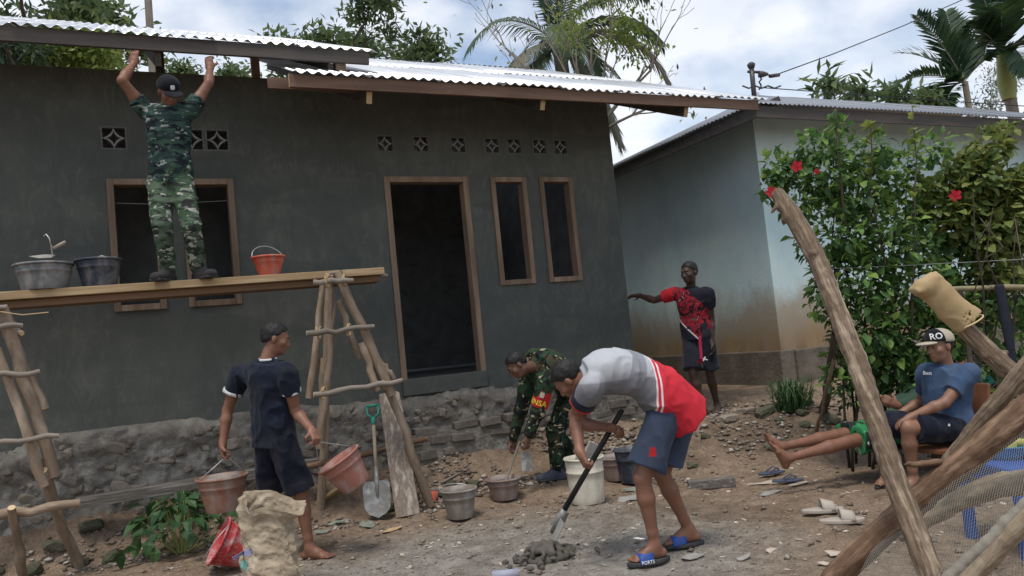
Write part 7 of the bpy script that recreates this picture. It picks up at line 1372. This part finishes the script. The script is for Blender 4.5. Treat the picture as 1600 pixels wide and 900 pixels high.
v, fc = text_mesh('RO', .062, .02); decal('cap_text', v, fc, c-sx*.15*(1 if sx@FW > 0 else -1)+f*.07+u*.08, nrm(-f*.9*1+0*u)*-1 if False else nrm(f*-1)*-1, u, fp, 'white_print', ch, .003, .1) if False else None
sgn = -1 if sx@FW > 0 else 1; nrmal = nrm(sx*sgn*.8+f*.6); xd = nrm(np.cross(u, nrmal)); decal('cap_text', v, fc, c+f*.055+u*.082+sx*sgn*.035+nrmal*.06, xd, u, fp, 'white_print', ch, .003, .1)
v, fc = text_mesh('Best', .035, .01); decal('shirt_text', v, fc, at(1449, 582+1, dF-.5), RT, UP, fs, 'white_print', Fm.root, .003, .2)
v, fc = grid_poly(.014, .016, 3, 3); po = [q for q in Fm.root.children if q.name.startswith('shorts')][0]; decal('shorts_emblem', v, fc, at(1483, 664, dF-.5), RT, UP, po, 'white_print', Fm.root, .003, .2)
for S in 'LR': c = J['an'+S]; y = nrm(J['ft'+S]*np.array([1, 1, 0])); c = np.array([c[0]+y[0]*.05, c[1]+y[1]*.05, c[2]-.097]); slide(Fm.root, c, y, .27, .10, 'sole_black', False, True, .02, 'flip_black')
# chair under him
cb_ = np.array([pel[0], pel[1], zg(pel)]); root = thing('chair', cb_, 'brown wooden chair under the seated man', 'chair'); sz = pel[2]-.12; Mx = np.stack([sF, fF, AZ], 1)
mb = MB(); mb.box(np.array([pel[0], pel[1], sz-.02])+fF*.06, (.42, .42, .035), Mx); bevel(mb.build('seat', 'chair_brown', root), .008)
for sx_ in (-1, 1):
    for sy in (-1, 1): q = np.array([pel[0], pel[1], 0])+sF*sx_*.18+fF*(.06+sy*.18); mb = MB(); mb.bar(np.array([q[0], q[1], sz-.038]), np.array([q[0], q[1], zg(q)-.01]), .045, .045, sF); mb.build('leg', 'chair_brown', root)
q = np.array([pel[0], pel[1], sz])-fF*.165; mb = MB(); mb.bar(q, q-fF*.07+AZ*.43, .42, .03, sF); bevel(mb.build('backrest', 'chair_brown', root), .01)
dG = 6.55; fG = nrm(-_r0*.93-_f0*.36); sG = np.array([fG[1], -fG[0], 0.]); pel = at(1398, 672, dG); hipL = pel-sG*.09; hipR = pel+sG*.09
J = dict(pelvis=pel, neck=at(1494, 592, dG+.22), head=at(1512, 575, dG+.24), hf=-RT*.6-FW*.3+AZ*.55, hu=AZ*.8+RT*.5, hipL=hipL, hipR=hipR, ftL=nrm(-RT*.4+AZ*.9-FW*.2), ftR=nrm(-RT*.45+AZ*.85)); nkG = J['neck']; ax = nrm(nkG-pel); J['shL'] = nkG-sG*.17-ax*.05; J['shR'] = nkG+sG*.17-ax*.05
J['anL'] = at(1232, 716, 6.15); J['anR'] = at(1222, 698, 6.30); J['knL'] = ik(hipL, J['anL'], .43, .42, at(1310, 640, 6.2)); J['knR'] = ik(hipR, J['anR'], .43, .42, at(1310, 630, 6.4))
J['wrL'] = at(1402, 634, dG-.12); J['elL'] = ik(J['shL'], J['wrL'], .285, .25, at(1450, 690, dG-.2)); J['wrR'] = at(1390, 632, dG+.12); J['elR'] = ik(J['shR'], J['wrR'], .285, .25, at(1450, 680, dG+.4))
Gm = Body('person', 'reclining person with crossed bare feet behind the seated man', np.array([pel[0], pel[1], zg(pel)]), J, .97, .009, 'skin_brown')
Gm.build_body(dict(L=(-RT*.8+AZ*.5, FW*.8, -1, .7), R=(-RT*.8+AZ*.5, -FW*.8, 1, .7)), dict(L=(J['ftL'], -RT*-.9+AZ*.3), R=(J['ftR'], RT*.9+AZ*.3)), hk=.98); head_extras(Gm.root, J['head'], Gm.M, .98, 'short')
Gm.shirt('green_shirt', -.06, .6, .022, .02, .008, 71, long=True); Gm.pants('shorts_green', .80, amp=.009, seed=72, flare=.03)
# low bench they share, teal basin behind
q = np.array([pel[0], pel[1], 0])+fG*-.25; root = thing('low_bench', np.array([q[0], q[1], zg(q)]), 'low dark bench under the reclining man', 'bench'); Mx = np.stack([fG, sG, AZ], 1); bz_ = pel[2]-.13; mb = MB(); mb.box(np.array([q[0], q[1], bz_-.02]), (.75, .34, .04), Mx); bevel(mb.build('seat', 'beam_grey', root), .006)
for sx_ in (-1, 1): qq = q+fG*sx_*.30; mb = MB(); mb.box(np.array([qq[0], qq[1], (bz_-.04+zg(qq))/2]), (.05, .30, max(.05, bz_-.04-zg(qq))), Mx); mb.build('leg', 'beam_grey', root)
root = thing('basin', at(1528, 612, 6.9), 'teal plastic basin behind the seated man\'s back', 'basin'); mb = MB(); mb.lathe([(.10, 0), (.15, .10), (.16, .10), (.11, .004)], 24); mb.build('bowl', 'basin_teal', root, True, world=False); root.rotation_euler = (1.2, .3, 0)
# trowel and mixing stick of the soldier
tcn = Cm.J['gripL']; root = thing('trowel', tcn-AZ*.12, 'rectangular steel trowel held by the soldier with the armband', 'trowel'); mb = MB(); mb.tube([tcn+AZ*.03-RT*.02, tcn-AZ*.05], [.015, .016], 9); mb.build('grip', 'shaft_wood', root, True); mb = MB(); mb.prism([(-.045, 0), (.045, 0), (.05, -.17), (-.05, -.17)], tcn-AZ*.06, nrm(RT*.95+FW*.2), AZ, .004); mb.build('blade', 'steel_worn', root)
sb0 = onZ(789, 779, .02)+np.array([.02, .02, .12]); root = pole('mixing_stick', sb0, at(812, 690, dC-.30), .011, .010, 'pole_grey', None, 401, 5, .001, 8, False, 0); tag(root, 'thin stick standing in the mud-brown bucket', 'stick')
